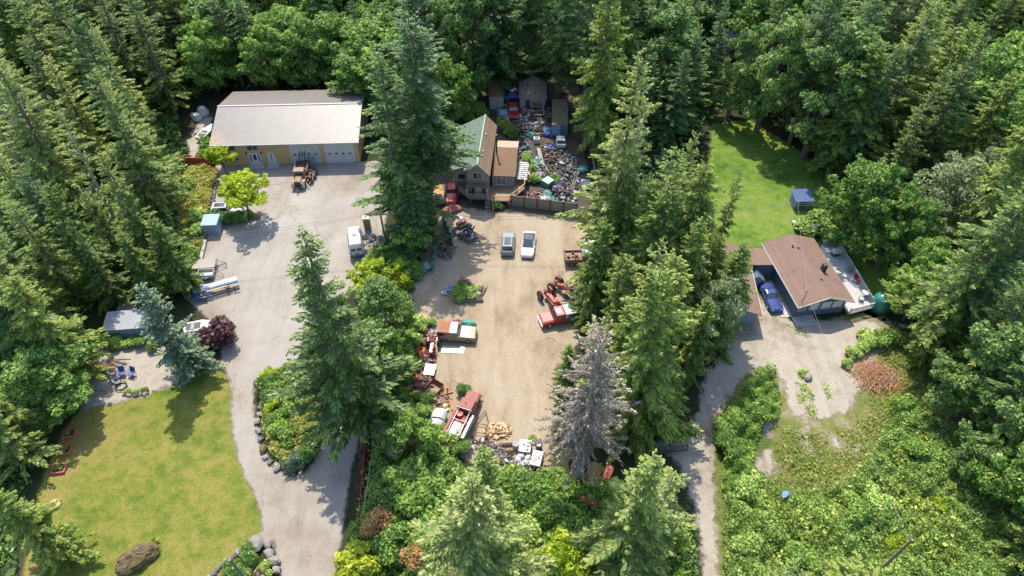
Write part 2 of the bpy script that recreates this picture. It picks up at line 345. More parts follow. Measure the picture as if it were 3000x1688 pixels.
def conifer(seed, H, Rr, m, droop=0.35, lk=1.0, wh=0.62, nb=6, start=0.12, tw=0.21, dens=1.0, hang=0.5, shape=0.85, sparse=0.0, wid=0.34, bark=None, gapy=0.2):
    r = np.random.RandomState(seed); P0 = []; P1 = []; W = []; RN = []
    tb = MB(); ph = r.rand(3)*6
    lean = lambda z: np.array([0.15*sin(z*0.25+ph[0]), 0.15*cos(z*0.22+ph[1])])*z/H
    seg = 8
    for i in range(seg):
        z0, z1 = H*i/seg, H*(i+1)/seg; a, b = lean(z0), lean(z1)
        rr = lambda z: max(0.03, (0.0135*H)*(1-z/H)**0.9+0.02)
        tb.tube((a[0], a[1], z0-(0.3 if i == 0 else 0)), (b[0], b[1], z1), rr(z0), rr(z1), 8)
    z = H*start
    while z < H*0.985:
        tt = z/H
        for k in range(nb):
            if r.rand() < sparse: continue
            a = r.rand()*2*pi; zz = z+r.uniform(-0.9, 0.9)*wh
            prof = (1-tt)**shape*min(1.0, 0.55+tt*3.0)
            lump = 1+0.22*sin(a*2+ph[0]+zz*0.35)+0.14*sin(a*3+zz*0.9+ph[2])
            L = Rr*prof*lump*r.uniform(0.5, 1.22)+0.35
            if r.rand() < gapy: L *= 0.6
            d = np.array([cos(a), sin(a), 0.0]); s = np.array([-sin(a), cos(a), 0.0])
            up = 0.18+0.55*tt**2; dr = droop*(1.1-0.5*tt)
            n = max(3, int(L/tw*dens)); t = (np.arange(n)+r.rand(n)*0.9)/n*0.85+0.15
            c0 = lean(zz)
            def pos(t):
                rad = L*t
                return np.stack([c0[0]+d[0]*rad, c0[1]+d[1]*rad, zz+L*(up*t-dr*t*t+0.10*t**4)], 1)
            base = pos(t)
            if L > 1.6:
                q = pos(np.array([0.0, 0.35, 0.7])); 
                tb.path([tuple(x) for x in q], 0.012*L, 3)
            for sgn in (-1, 1):
                ln = (0.24*L*(1.05-0.8*t)+0.16)*r.uniform(0.6, 1.25, n)*lk
                fw = 0.75+0.2*r.rand(n)
                dv = d*fw[:, None]+sgn*s*(0.75+0.3*r.rand(n))[:, None]+np.array([0, 0, -1.0])*(hang*r.uniform(0.1, 0.9, n))[:, None]
                dv = unit(dv); e = base+dv*ln[:, None]
                wv = unit(np.cross(dv, np.array([0, 0, 1.0])+r.normal(0, 0.45, (n, 3))))*(ln*wid*0.45+0.035)[:, None]
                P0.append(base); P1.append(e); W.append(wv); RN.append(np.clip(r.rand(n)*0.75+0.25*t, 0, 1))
                # smaller secondary sprays off each twig
                b2 = base+dv*(ln*r.uniform(0.3, 0.8, n))[:, None]
                dv2 = unit(d*0.9+r.normal(0, 0.35, (n, 3))+np.array([0, 0, -0.6])*hang); l2 = ln*0.6+0.08
                wv2 = unit(np.cross(dv2, r.normal(0, 1, (n, 3))))*(l2*wid*0.4+0.03)[:, None]
                P0.append(b2); P1.append(b2+dv2*l2[:, None]); W.append(wv2); RN.append(r.rand(n))
            # tip
            tp = pos(np.array([0.88, 0.94])); e = tp+unit(d+np.array([0, 0, 0.15]))*(0.22+0.06*L)*lk*lk
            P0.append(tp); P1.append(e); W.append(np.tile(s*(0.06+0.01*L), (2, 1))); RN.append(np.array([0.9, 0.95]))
        z += wh*(0.75+0.5*r.rand())*(1.0 if tt < 0.8 else 0.7)
    P0 = np.concatenate(P0); P1 = np.concatenate(P1); W = np.concatenate(W); RN = np.concatenate(RN)
    cm = leafmesh('crown', P0, P1, W, m, RN, seed)
    to = tb.build('trunk', bark or BARK); tm = to.data; bpy.data.objects.remove(to)
    return tm, cm
def clump_leaves(r, centers, radii, n, size, up=0.5, flat=0.85):
    """leaf kites spread through the outer part of a set of lumps"""
    wts = radii**2; wts = wts/wts.sum(); idx = r.choice(len(centers), n, p=wts)
    dv = unit(r.normal(0, 1, (n, 3))); dv[:, 2] = np.where(r.rand(n) < up, np.abs(dv[:, 2]), dv[:, 2])
    rad = radii[idx]*(0.55+0.5*r.rand(n)**0.6)
    c = centers[idx]+dv*rad[:, None]*np.array([1, 1, flat])
    nrm = unit(dv*0.8+np.array([0, 0, 0.5])+r.normal(0, 0.55, (n, 3)))
    a = unit(np.cross(nrm, r.normal(0, 1, (n, 3)))); b = np.cross(nrm, a)
    sz = size*np.clip(r.lognormal(-.05, .45, n), .4, 2.4)
    p0 = c-a*sz[:, None]*0.5; p1 = c+a*sz[:, None]*0.5; W = b*sz[:, None]*0.36
    p1 = p1-nrm*(sz*0.25)[:, None]
    return p0, p1, W
def broadleaf(seed, H, Rr, m, n=11000, size=0.34, lobes=26, tr=0.35, low=0.3, flat=0.8, bark=None):
    r = np.random.RandomState(seed); cs = []; rs = []
    for i in range(lobes):
        a = r.rand()*2*pi; t = r.rand()**0.8; zz = H*(low+(0.92-low)*t)
        prof = math.sin(pi*min(1, 0.18+0.75*t))**0.7
        q = Rr*prof*r.uniform(0.25, 1.05)
        cs.append((q*cos(a), q*sin(a), zz)); rs.append(Rr*r.uniform(0.12, 0.33))
    # small outlying sprigs give the uneven outline
    for i in range(lobes*4):
        j = r.randint(lobes); v = unit(r.normal(0, 1, 3)); v[2] = abs(v[2])*0.9
        cs.append(tuple(np.array(cs[j])+v*rs[j]*r.uniform(0.9, 1.5))); rs.append(rs[j]*r.uniform(0.2, 0.5))
    cs = np.array(cs); rs = np.array(rs)
    p0, p1, W = clump_leaves(r, cs, rs, n, size, 0.5, flat)
    cm = leafmesh('crown', p0, p1, W, m, None, seed)
    tb = MB(); top = H*(low+0.25)
    tb.tube((0, 0, -0.3), (0.1, 0.05, top), tr*H/14+0.05, tr*H/22+0.03, 8)
    for i in range(0, lobes, 2):
        s = r.uniform(0.3, 0.95)
        tb.tube((0.1*s, 0.05*s, top*s), tuple(cs[i]), 0.07*H/12, 0.02, 5)
    to = tb.build('trunk', bark or BARK); tm = to.data; bpy.data.objects.remove(to)
    return tm, cm
def shrubmesh(seed, H, Rr, m, n=3400, size=0.16, lobes=10, flat=0.8):
    r = np.random.RandomState(seed)
    a = r.rand(lobes)*2*pi; q = Rr*r.rand(lobes)**0.6*0.7
    cs = np.stack([q*np.cos(a), q*np.sin(a), H*r.uniform(0.3, 0.75, lobes)*(1-0.3*q/Rr)], 1); rs = Rr*r.uniform(0.3, 0.5, lobes)*min(1, H/Rr*0.9+0.2)
    p0, p1, W = clump_leaves(r, cs, rs, n, size, 0.7, flat)
    for arr in (p0, p1): arr[:, 2] = np.maximum(arr[:, 2], 0.03)
    cm = leafmesh('foliage', p0, p1, W, m, None, seed)
    tb = MB()
    for i in range(min(lobes, 7)): tb.tube((0.05*cos(a[i]), 0.05*sin(a[i]), -0.05), tuple(cs[i]), 0.03, 0.012, 4)
    to = tb.build('stems', BARK); tm = to.data; bpy.data.objects.remove(to)
    return tm, cm

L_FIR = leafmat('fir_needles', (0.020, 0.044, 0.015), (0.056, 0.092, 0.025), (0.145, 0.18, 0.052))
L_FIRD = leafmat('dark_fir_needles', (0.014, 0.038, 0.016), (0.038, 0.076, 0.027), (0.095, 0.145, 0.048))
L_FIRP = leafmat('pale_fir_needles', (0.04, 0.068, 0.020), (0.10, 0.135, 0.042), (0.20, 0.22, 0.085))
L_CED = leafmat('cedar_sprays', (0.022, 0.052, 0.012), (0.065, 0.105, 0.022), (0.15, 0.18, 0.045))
L_BLUE = leafmat('blue_spruce_needles', (0.018, 0.038, 0.022), (0.044, 0.074, 0.045), (0.095, 0.13, 0.085), 0.2)
L_DEAD = leafmat('dead_grey_twigs', (0.045, 0.038, 0.032), (0.095, 0.083, 0.070), (0.165, 0.146, 0.125), 0.05)
L_MAP = leafmat('maple_leaves', (0.022, 0.055, 0.014), (0.065, 0.125, 0.028), (0.17, 0.24, 0.065), 0.45)
L_MAPD = leafmat('dark_alder_leaves', (0.020, 0.050, 0.016), (0.06, 0.11, 0.032), (0.16, 0.21, 0.075), 0.42)
L_GREY = leafmat('grey_green_leaves', (0.035, 0.055, 0.026), (0.08, 0.11, 0.055), (0.17, 0.20, 0.12), 0.3)
L_GOLD = leafmat('golden_green_leaves', (0.07, 0.115, 0.008), (0.15, 0.20, 0.014), (0.25, 0.29, 0.03), 0.45)
L_YEL = leafmat('yellow_leaves', (0.065, 0.10, 0.008), (0.135, 0.17, 0.012), (0.24, 0.26, 0.025), 0.4)
L_PURP = leafmat('purple_leaves', (0.022, 0.009, 0.014), (0.05, 0.02, 0.03), (0.10, 0.045, 0.06), 0.3)
L_BRAM = leafmat('bramble_leaves', (0.035, 0.07, 0.018), (0.12, 0.18, 0.05), (0.27, 0.34, 0.12), 0.4)
L_HEDG = leafmat('hedge_leaves', (0.014, 0.04, 0.010), (0.035, 0.08, 0.018), (0.08, 0.14, 0.035), 0.3)
L_BRN = leafmat('brown_leaves', (0.10, 0.065, 0.03), (0.20, 0.12, 0.06), (0.30, 0.19, 0.09), 0.3)
L_WEED = leafmat('dry_weed_leaves', (0.06, 0.09, 0.02), (0.13, 0.16, 0.04), (0.25, 0.22, 0.09), 0.35)

LIB = {}
def lib(key, fn):
    LIB.setdefault(key, []).append(fn)
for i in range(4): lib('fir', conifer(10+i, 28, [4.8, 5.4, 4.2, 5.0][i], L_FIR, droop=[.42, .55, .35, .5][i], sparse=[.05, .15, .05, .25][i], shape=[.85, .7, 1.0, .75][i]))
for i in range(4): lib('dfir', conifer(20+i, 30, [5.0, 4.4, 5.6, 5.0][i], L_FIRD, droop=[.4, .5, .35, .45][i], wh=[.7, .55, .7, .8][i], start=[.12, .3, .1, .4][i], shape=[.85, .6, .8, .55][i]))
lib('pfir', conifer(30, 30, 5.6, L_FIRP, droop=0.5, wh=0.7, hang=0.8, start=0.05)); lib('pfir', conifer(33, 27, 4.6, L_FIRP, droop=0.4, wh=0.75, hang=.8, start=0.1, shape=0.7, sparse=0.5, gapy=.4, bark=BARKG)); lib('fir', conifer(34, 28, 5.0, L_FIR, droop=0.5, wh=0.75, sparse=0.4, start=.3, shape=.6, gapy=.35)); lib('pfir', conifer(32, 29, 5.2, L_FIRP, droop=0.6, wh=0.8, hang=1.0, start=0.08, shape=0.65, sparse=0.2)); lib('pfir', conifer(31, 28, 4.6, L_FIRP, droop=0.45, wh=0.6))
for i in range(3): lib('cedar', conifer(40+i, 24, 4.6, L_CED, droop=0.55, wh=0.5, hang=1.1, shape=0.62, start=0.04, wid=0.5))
for i in range(3): lib('maple', broadleaf(50+i, 17, 6.0, L_MAP, 26000, 0.32, 50, low=0.15))
for i in range(2): lib('alder', broadleaf(60+i, 19, 5.2, L_MAPD, 24000, 0.30, 50, low=0.12))
lib('greytree', broadleaf(65, 16, 5.5, L_GREY, 18000, 0.24, 40, low=0.2))
LS = {}
for i in range(3): LS.setdefault('shrub', []).append(shrubmesh(70+i, 1.6, 1.5, L_BRAM))
for i in range(3): LS.setdefault('dshrub', []).append(shrubmesh(73+i, 1.9, 1.6, L_MAP))
LS['hedge'] = [shrubmesh(77, 1.6, 1.5, L_HEDG, 3000, 0.15)]
LS['purple'] = [shrubmesh(78, 3.0, 1.8, L_PURP, 3500, 0.2, 12, 1.2)]
LS['yellow'] = [shrubmesh(79, 2.6, 1.7, L_YEL, 3000, 0.22, 14, 1.1)]
LS['brown'] = [shrubmesh(80, 2.4, 1.7, L_BRN, 2200, 0.2, 12, 1.0)]
LS['juniper'] = [shrubmesh(81, 1.2, 1.3, L_BLUE, 3500, 0.12, 14)]
LS['lime'] = [shrubmesh(82, 2.2, 1.7, L_GOLD, 3000, 0.2, 12), shrubmesh(83, 3.6, 1.6, L_GOLD, 3400, 0.2, 12, 1.1)]

def put(meshes, names, root, label, cat, x, y, s, rz, group, z=0, sx=1.0, tilt=(0, 0)):
    o = bpy.data.objects.new(root, None); COL.objects.link(o); o.empty_display_size = 0.5
    o.location = (x, y, z); o.rotation_euler = (tilt[0], tilt[1], rz); o.scale = (s*sx, s*sx, s)
    tag(o, label, cat, group)
    for me, nm in zip(meshes, names):
        c = bpy.data.objects.new(nm, me); COL.objects.link(c); c.parent = o
    return o
TREES = []
NAME = dict(fir='fir_tree', dfir='fir_tree', pfir='fir_tree', cedar='cedar_tree', maple='maple_tree', alder='alder_tree', greytree='willow_tree')
BASEH = dict(fir=28, dfir=30, pfir=29, cedar=24, maple=17, alder=19, greytree=16)
BASER = dict(fir=4.8, dfir=5, pfir=5.2, cedar=4.6, maple=6, alder=5, greytree=5.5)
def tree(kind, x, y, h, label, group=None, rs=1.0, var=None, z=0, rz=None):
    L = LIB[kind]; v = rng.randrange(len(L)) if var is None else var % len(L)
    s = h/BASEH[kind]
    TREES.append((x, y, BASER[kind]*s*rs))
    return put(L[v], ('trunk', 'crown'), NAME[kind], label, 'tree', x, y, s, rng.uniform(0, 6.28) if rz is None else rz, group, z, rs, (rng.gauss(0, 0.025), rng.gauss(0, 0.025)))
def treetop(kind, px, py, h, label, **kw):
    x, y = P(px, py, h); return tree(kind, x, y, h, label, **kw)
def shrub(kind, px, py, label, s=1.0, cat='shrub', group=None, name='shrub', h=0, sx=1.0):
    L = LS[kind]; x, y = P(px, py, h)
    return put(rng.choice(L), ('stems', 'foliage'), name, label, cat, x, y, s, rng.uniform(0, 6.28), group, h, sx)

#@@TREES
# ------------------------------------------------------------------ hand placed trees
treetop('dfir', 1100, 150, 27, 'tall dark fir between the tan barn and the green roofed house', rs=1.35, var=0)
treetop('fir', 905, 695, 28, 'large dark fir in the driveway island, in the foreground left of the dirt yard', rs=1.45, var=0)
tree('alder', *P(1150, 1020), 11.5, 'bushy green tree right behind the driveway island fir, beside the dirt yard', rs=1.1, var=0)
tree('maple', *P(1120, 1120), 10, 'light green leafy tree between the island fir and the row of rusty farm parts', rs=0.85, var=1)
treetop('pfir', 1860, 186, 30, 'pale yellow-green fir with bare grey branches at the right edge of the dirt yard', rs=1.0, var=0)
treetop('pfir', 1932, 150, 30, 'pale fir with the highest tip, just right of the bare-branched fir', rs=0.95, var=1)
treetop('fir', 2044, 356, 24, 'narrow green fir between the pale firs and the bright back lawn', rs=0.85, var=2)
treetop('cedar', 2075, 473, 22, 'olive cedar at the left edge of the bright back lawn', rs=0.95, var=0)
treetop('fir', 2163, 495, 20, 'thin ragged fir with a bare top, furthest right in the belt beside the back lawn', rs=0.6, var=1)
treetop('cedar', 1851, 509, 18, 'broad light green cedar hanging over the brown pickup', rs=1.05, var=1)
treetop('cedar', 1914, 536, 19, 'mid green cedar behind the low dense middle of the tree belt', rs=0.9, var=2)
treetop('pfir', 1940, 666, 19, 'yellow-tipped young fir in the middle of the tree belt, above the red vintage truck', rs=1.1, var=1)
treetop('greytree', 2095, 800, 13, 'thin grey-twigged tree beside the brown garage roof', rs=0.85)
treetop('cedar', 2125, 690, 15, 'ragged cedar hanging over the left half of the garage roof', rs=0.9, var=1)
treetop('cedar', 2060, 640, 19, 'olive cedar behind the garage, at the lower left of the back lawn', rs=0.95, var=2)
treetop('cedar', 2000, 740, 22, 'dense green cedar left of the garage roof', rs=1.0, var=0)
treetop('cedar', 1965, 800, 25, 'big cedar with a thick bare lower trunk right of the dead grey tree', rs=1.05, var=2)
treetop('cedar', 1840, 770, 18, 'green cedar leaning over the tail of the red vintage truck', rs=1.0, var=1)
tree('cedar', *P(1655, 1160), 9, 'small bright green cedar tucked behind the left side of the dead tree', rs=1.1, var=0)
treetop('fir', 1383, 1330, 20, 'olive fir at the bottom edge below the firewood pile, tip nearest the pile', rs=1.2, var=0)
treetop('pfir', 1401, 1431, 22, 'pale drooping fir at the bottom edge, in front of the olive fir below the firewood', rs=1.5, var=0)
treetop('fir', 1925, 1324, 21, 'broad yellow-tipped fir at the bottom, left of the narrow gravel lane', rs=1.6, var=2)
treetop('pfir', 1985, 1360, 17, 'second fir crown at the bottom, closest to the narrow gravel lane', rs=1.45, var=1)
tree('dfir', *P(1262, 622), 30, 'tallest dark fir, its crown just left of the green metal roof', rs=1.5, var=1)
tree('dfir', *P(1222, 742), 14, 'dark low-branched fir left of the green netting', rs=1.35, var=2)
tree('dfir', -15, 97, 33, 'dark fir at the top edge right of the barn', rs=1.2, var=0)
tree('maple', *P(640, 268), 13, 'maple right behind the left end of the barn roof')
tree('maple', *P(800, 262), 12, 'maple behind the middle of the barn roof')
tree('maple', *P(930, 262), 13, 'maple behind the right half of the barn roof')
tree('dfir', *P(1463, 262), 36, 'dark fir with a long bare trunk behind the moss-roofed container', rs=0.95, var=2)
tree('dfir', *P(1633, 292), 38, 'dark fir with a straight bare trunk right of the yellow-topped wreck', rs=0.95, var=0)
tree('cedar', *P(1745, 440), 29, 'deep green cedar column beside the right edge of the scrap yard', rs=0.85, var=2)
tree('cedar', *P(1790, 360), 27, 'cedar just behind the deep green column beside the scrap yard', rs=0.9, var=1)
tree('maple', *P(1325, 372), 12, 'dark maple just behind the left corner of the green roofed house', rs=0.8, var=1)
treetop('pfir', 112, 248, 24, 'pale fir with a bare whitish upper trunk in the left forest', rs=0.95, var=1)
treetop('dfir', 199, 33, 26, 'dark fir with a shadowed stem left of the tan barn, near the top left corner', rs=1.0, var=1)
tree('fir', *P(520, 350), 28, 'fir with brown lower branches behind the left corner of the barn', rs=0.9, var=2)
treetop('fir', 300, 430, 19, 'green fir leaning over the weed bank left of the paved yard', rs=1.05, var=0)
treetop('fir', 200, 640, 15, 'fir above the dark hollow left of the parked trailers', rs=1.05, var=2)
treetop('cedar', 350, 690, 12, 'leafy cedar left of the wooden trailer', rs=1.1, var=1)
treetop('cedar', 440, 640, 12, 'low dense cedar touching the wooden trailer', rs=1.2, var=0)
treetop('maple', 80, 1050, 9, 'bright green maple left of the brush pile and blue camp chairs', rs=1.4, var=2)
treetop('maple', 140, 1075, 7, 'smaller bright maple at the corner of the gravel patio', rs=1.0, var=0)
treetop('cedar', -150, 1240, 9, 'cedar beside the red planter boxes', rs=1.1, var=0)
treetop('cedar', -25, 1440, 13, 'large dark cedar at the lower left corner overhanging the lawn', rs=1.1, var=2)
treetop('cedar', -130, 1090, 13, 'shaded cedar behind the planter boxes at the left edge', rs=1.0, var=1)
treetop('cedar', 20, 800, 17, 'sunlit cedar at the left edge, above the gravel patio', rs=1.2, var=1)
treetop('maple', 2590, 480, 14, 'dense rounded maple right of the blue lawn shed', rs=0.95, var=0)
treetop('maple', 2690, 560, 13, 'second dense maple just behind the rounded one right of the lawn shed', rs=0.9, var=1)
treetop('maple', 2745, 700, 11, 'leafy maple behind the white deck of the brown roofed house', rs=0.85, var=2)
treetop('maple', 2740, 790, 9, 'lowest maple between the white deck and the big right-hand firs', rs=0.9, var=1)
treetop('greytree', 2790, 450, 15, 'silvery grey-green tree right of the dense maples', rs=1.2)
treetop('greytree', 2900, 420, 14, 'second silvery tree near the far clearing at the right edge', rs=0.9)
tree('fir', *P(2705, 1010), 27, 'huge fir at the right edge with a thick exposed trunk', rs=1.45, var=0)
tree('pfir', *P(2745, 905), 16, 'broad pale fir right of the green water tank', rs=1.1, var=1)
tree('fir', *P(2800, 1140), 21, 'dark-hearted fir beside the orange brush pile', rs=1.25, var=2)
tree('dfir', *P(2880, 1070), 22, 'dark fir in the deep shade at the right edge', rs=1.2, var=0)
tree('dfir', *P(2860, 1310), 18, 'shaded fir at the right edge of the bramble field', rs=1.2, var=2)
tree('cedar', *P(2980, 1650), 13, 'bright cedar in the bottom right corner', rs=1.4, var=0)
tree('cedar', *P(2930, 1430), 14, 'cedar with sunlit tips at the right edge above the bottom corner', rs=1.2, var=1)

tree('cedar', *P(2075, 1015), 16, 'ragged cedar in front of the garage, its crown over the garage roof', rs=1.0, var=0)
tree('cedar', *P(2100, 955), 14, 'cedar touching the front wall of the garage', rs=1.0, var=2)
treetop('cedar', 1960, 560, 21, 'tall olive cedar between the narrow green fir and the broad light green cedar', rs=1.15, var=0)
treetop('fir', 1990, 450, 24, 'olive fir filling the heart of the tree belt', rs=1.15, var=1)
treetop('cedar', 1760, 640, 17, 'cedar just above the brown pickup in the tree belt', rs=1.0, var=2)
treetop('cedar', 1880, 900, 17, 'leafy cedar between the dead grey tree and the big bare-trunked cedar', rs=1.0, var=1)
treetop('cedar', 2080, 880, 14, 'low cedar at the upper end of the gravel lane', rs=0.9, var=0)
tree('alder', *P(2215, 385), 20, 'dark alder at the top left corner of the back lawn', rs=0.9)
tree('dfir', *P(2310, 425), 28, 'dark fir at the top edge of the back lawn', rs=0.9, var=1)
tree('alder', *P(2390, 470), 21, 'dark alder shading the right side of the back lawn', rs=0.9)
tree('dfir', *P(2450, 530), 23, 'dark fir behind the blue lawn shed', rs=0.9, var=0)
tree('alder', *P(2352, 462), 22, 'alder between the dark firs at the back right of the lawn', rs=1.0)
tree('cedar', *P(2425, 512), 22, 'feathery cedar right behind the blue lawn shed', rs=1.1)
tree('alder', *P(2130, 350), 16, 'leafy alder above the upper left of the back lawn', rs=0.8)
tree('dfir', *P(2745, 1050), 20, 'dark fir right behind the orange brush pile', rs=1.2, var=0)
tree('alder', *P(2800, 1230), 15, 'dark alder at the shaded right edge of the bramble field', rs=1.1)
tree('alder', *P(2870, 1400), 13, 'leafy alder at the right edge of the brambles, above the utility pole', rs=1.1)
tree('cedar', *P(2690, 1080), 9, 'small dark cedar at the lower right of the orange brush pile', rs=1.2, var=1)
tree('alder', *P(2940, 1240), 16, 'tall alder deep in the shade at the right edge', rs=1.2)
tree('maple', *P(2960, 1520), 12, 'bright maple at the right edge below the shaded alders', rs=1.1)
tree('dfir', *P(1548, 238), 30, 'dark fir right behind the grey tent in the scrap yard', rs=1.1, var=1)
tree('alder', *P(1402, 285), 20, 'tall alder left of the moss-roofed container', rs=1.0)
tree('dfir', *P(1712, 330), 28, 'dark fir at the back right corner of the scrap yard', rs=1.1, var=3)
# special single trees
def special(meshes, name, label, x, y, rz=0.0, s=1.0, tilt=(0, 0)):
    return put(meshes, ('trunk', 'crown'), name, label, 'tree', x, y, s, rz, None, 0, 1.0, tilt)
special(conifer(101, 14.5, 3.1, L_BLUE, droop=0.30, wh=0.45, nb=8, start=0.05, shape=0.8, hang=0.3, tw=0.24, wid=0.5), 'blue_spruce', 'blue-grey spruce standing at the corner of the lawn and the paved yard', *P(573, 1090), 0.5, 1.0, (0, -0.04))
special(conifer(102, 24.8, 4.5, L_DEAD, droop=0.55, wh=0.42, nb=8, start=0.25, shape=0.5, hang=1.3, sparse=0.3, wid=0.10, dens=1.5, lk=0.62, bark=BARKG), 'dead_tree', 'dead grey conifer with leafless branches below the dirt yard', *P(1695, 1403))
special(broadleaf(103, 7.2, 3.5, L_GOLD, 13000, 0.24, 48, tr=0.22, low=0.5, flat=0.6), 'locust_tree', 'bright lime green tree in front of the barn beside the parked white wagon', *P(735, 637), 1.0)
special(broadleaf(104, 5.5, 2.2, L_GOLD, 6000, 0.24, 26, tr=0.2, low=0.4, flat=0.7), 'locust_tree', 'smaller lime green tree at the left corner of the barn', *P(668, 520), 2.0)
special(broadleaf(105, 5.5, 2.4, L_YEL, 4200, 0.28, 16, tr=0.2, low=0.25), 'maple_tree', 'yellow leaved tree between the paved yard and the dirt yard', *P(1160, 860), 2.0)
special(broadleaf(106, 5.0, 2.6, L_GOLD, 4200, 0.28, 16, tr=0.2, low=0.25), 'maple_tree', 'yellow-green tree beside the yellow one, nearer the white van', *P(1085, 865), 2.0)
special(broadleaf(107, 6.0, 2.7, L_MAP, 4200, 0.28, 16, tr=0.2, low=0.2), 'maple_tree', 'round green tree left of the green netting by the dirt yard', *P(1225, 750), 2.0)
special(broadleaf(108, 6.5, 3.0, L_MAP, 5500, 0.26, 18, tr=0.2, low=0.2), 'maple_tree', 'bright round green tree left of the rusty fire truck', *P(1215, 1330), 2.0)

# ------------------------------------------------------------------ forest fill
def poly(pix): return [P(*p) for p in pix]
OPEN = [  # picture regions that stay open (used only to keep the fill from burying what the photo shows)
    [(600, 292), (1060, 285), (1120, 420), (1120, 700), (1060, 800), (700, 1050), (655, 1100), (760, 1500), (820, 1700), (150, 1700), (130, 1500), (190, 1260), (240, 1130), (255, 1010), (290, 870), (520, 880), (560, 790), (530, 560), (560, 470), (540, 380)],
    [(1335, 225), (1690, 225), (1700, 1000), (1610, 1180), (1600, 1380), (1200, 1390), (1190, 1000), (1190, 780), (1280, 660), (1290, 380)],
    [(2085, 410), (2190, 400), (2340, 480), (2420, 540), (2440, 640), (2560, 800), (2610, 960), (2640, 1120), (2900, 1500), (2950, 1700), (2090, 1700), (2100, 1200), (2180, 960), (2170, 720)],
    [(2125, 60), (2185, 60), (2185, 200), (2125, 200)], [(2960, 80), (3010, 80), (3010, 200), (2960, 200)], [(2940, 330), (3010, 330), (3010, 420), (2940, 420)],
    [(1010, 1400), (1060, 1400), (1030, 1700), (900, 1700)]]
OPENW = [np.array(p, float) for p in OPEN]
GROUND_OPEN = [poly([(560, 290), (1130, 400), (1290, 560), (1330, 330), (1390, 200), (1700, 200), (1760, 500), (1760, 950), (1700, 1400), (1250, 1420), (1120, 1420), (1050, 1900), (0, 1900), (90, 1500), (200, 1240), (260, 980), (540, 860), (540, 480)]),
               poly([(2070, 360), (2330, 410), (2460, 520), (2600, 760), (2700, 1000), (2800, 1250), (3000, 1600), (3100, 1900), (2000, 1900), (2000, 1350), (2060, 1050), (2100, 900), (2080, 700)])]
def zone_of(x, y):
    px, py = proj(x, y, 0)
    if px < 620:
        if y > 100: return 'far top left corner behind the barn'
        if y > 72: return 'left forest beside the paved yard'
        if y > 48: return 'left forest beside the patio'
        return 'lower left forest beside the lawn'
    if px < 1180: return 'wooded slope behind the tan barn'
    if px < 1700: return 'woods behind the scrap yard'
    if px < 2080: return 'woods above the tree belt' if y > 92 else 'tree belt between dirt yard and gravel lane'
    if px < 2500: return 'woods above the bright back lawn' if y > 85 else 'edge of the bramble field'
    return 'woods at the top right' if y > 80 else 'right-hand forest beyond the bramble field'
DESC = dict(fir='olive green fir', dfir='dark green fir', pfir='pale green fir', cedar='feathery green cedar', maple='round leafy maple', alder='tall dark leafy alder', greytree='grey-green willow')
fr = random.Random(11); cnt = 0; tries = 0
def wtd(d):
    ks = list(d); t = fr.random()*sum(d.values())
    for k in ks:
        t -= d[k]
        if t <= 0: return k
    return ks[-1]
while tries < 9000 and cnt < 235:
    tries += 1
    y = fr.uniform(8, 165); x = fr.uniform(-0.95*y*0.9-45, 0.95*y*0.9+45)
    px, py = proj(x, y, 0)
    kinds = dict(fir=3, dfir=2, pfir=1, cedar=2, maple=0.6, alder=0.6)
    hh = fr.uniform(19, 27)
    if px < 620: kinds = dict(fir=4, dfir=2, pfir=2.2, cedar=1.4); hh = fr.uniform(20, 28)
    elif px < 1180 and y > 100: kinds = dict(maple=5, alder=3, dfir=0.8); hh = fr.uniform(12, 19)
    elif px < 1700 and y > 100: kinds = dict(dfir=4, alder=1.5, cedar=1); hh = fr.uniform(24, 34)
    elif y > 88: kinds = dict(fir=2, dfir=2.5, alder=2.5, maple=1.5, greytree=1.2, cedar=1.5); hh = fr.uniform(15, 27)
    elif px > 2080 and y < 88: kinds = dict(fir=3, dfir=1.5, cedar=2, maple=2)
    if 950 < px < 2080 and y < 92: continue
    if px < 700 and y < 70: hh = fr.uniform(13, 20)
    k = wtd(kinds)
    if k in ('maple', 'alder', 'greytree'): hh = min(hh, 19)
    r_ = BASER[k]*hh/BASEH[k]
    if px < -500 or px > 3500: continue
    # a crown top must fall inside (or close to) the frame
    tx, ty = proj(x, y, hh); mx, my = proj(x, y, hh*0.4)
    if my < -60 or tx < -160 or tx > 3160 or ty > 1760: continue
    if any(poly_dist([(x, y)], gp)[0] > -1.5 for gp in GROUND_OPEN): continue
    tight = 0.45 if px < 1180 and y > 100 else 0.6
    if any((x-a)**2+(y-b)**2 < (tight*(r_+c))**2 for a, b, c in TREES): continue
    bad = False
    sh = [proj(x+hh*f_*0.61*0.208, y-hh*f_*0.61*0.978, 0) for f_ in (0.45, 0.65, 0.85)]
    if any((poly_dist(np.array(sh), OPENW[i]) > 45).any() for i in (0, 2)): continue
    pts = []
    for fz in (0.25, 0.45, 0.65, 0.85, 1.0):
        rr = r_*(1-fz)**0.8*0.85
        for ox in (-1, 0, 1): pts.append(proj(x+ox*rr, y, hh*fz))
        pts.append(proj(x, y-rr, hh*fz))
    pts = np.array(pts)
    for q in OPENW:
        if (poly_dist(pts, q) > 6).any(): bad = True; break
    if bad: continue
    zn = zone_of(x, y); size = 'small' if hh < 17 else ('tall' if hh > 24 else 'medium-height')
    tree(k, x, y, hh, '%s %s in the %s' % (size, DESC[k], zn), group='%s trees in the %s' % (DESC[k], zn), rs=fr.uniform(1.0, 1.35))
    cnt += 1
print('forest trees', cnt, 'tries', tries)
#@@END

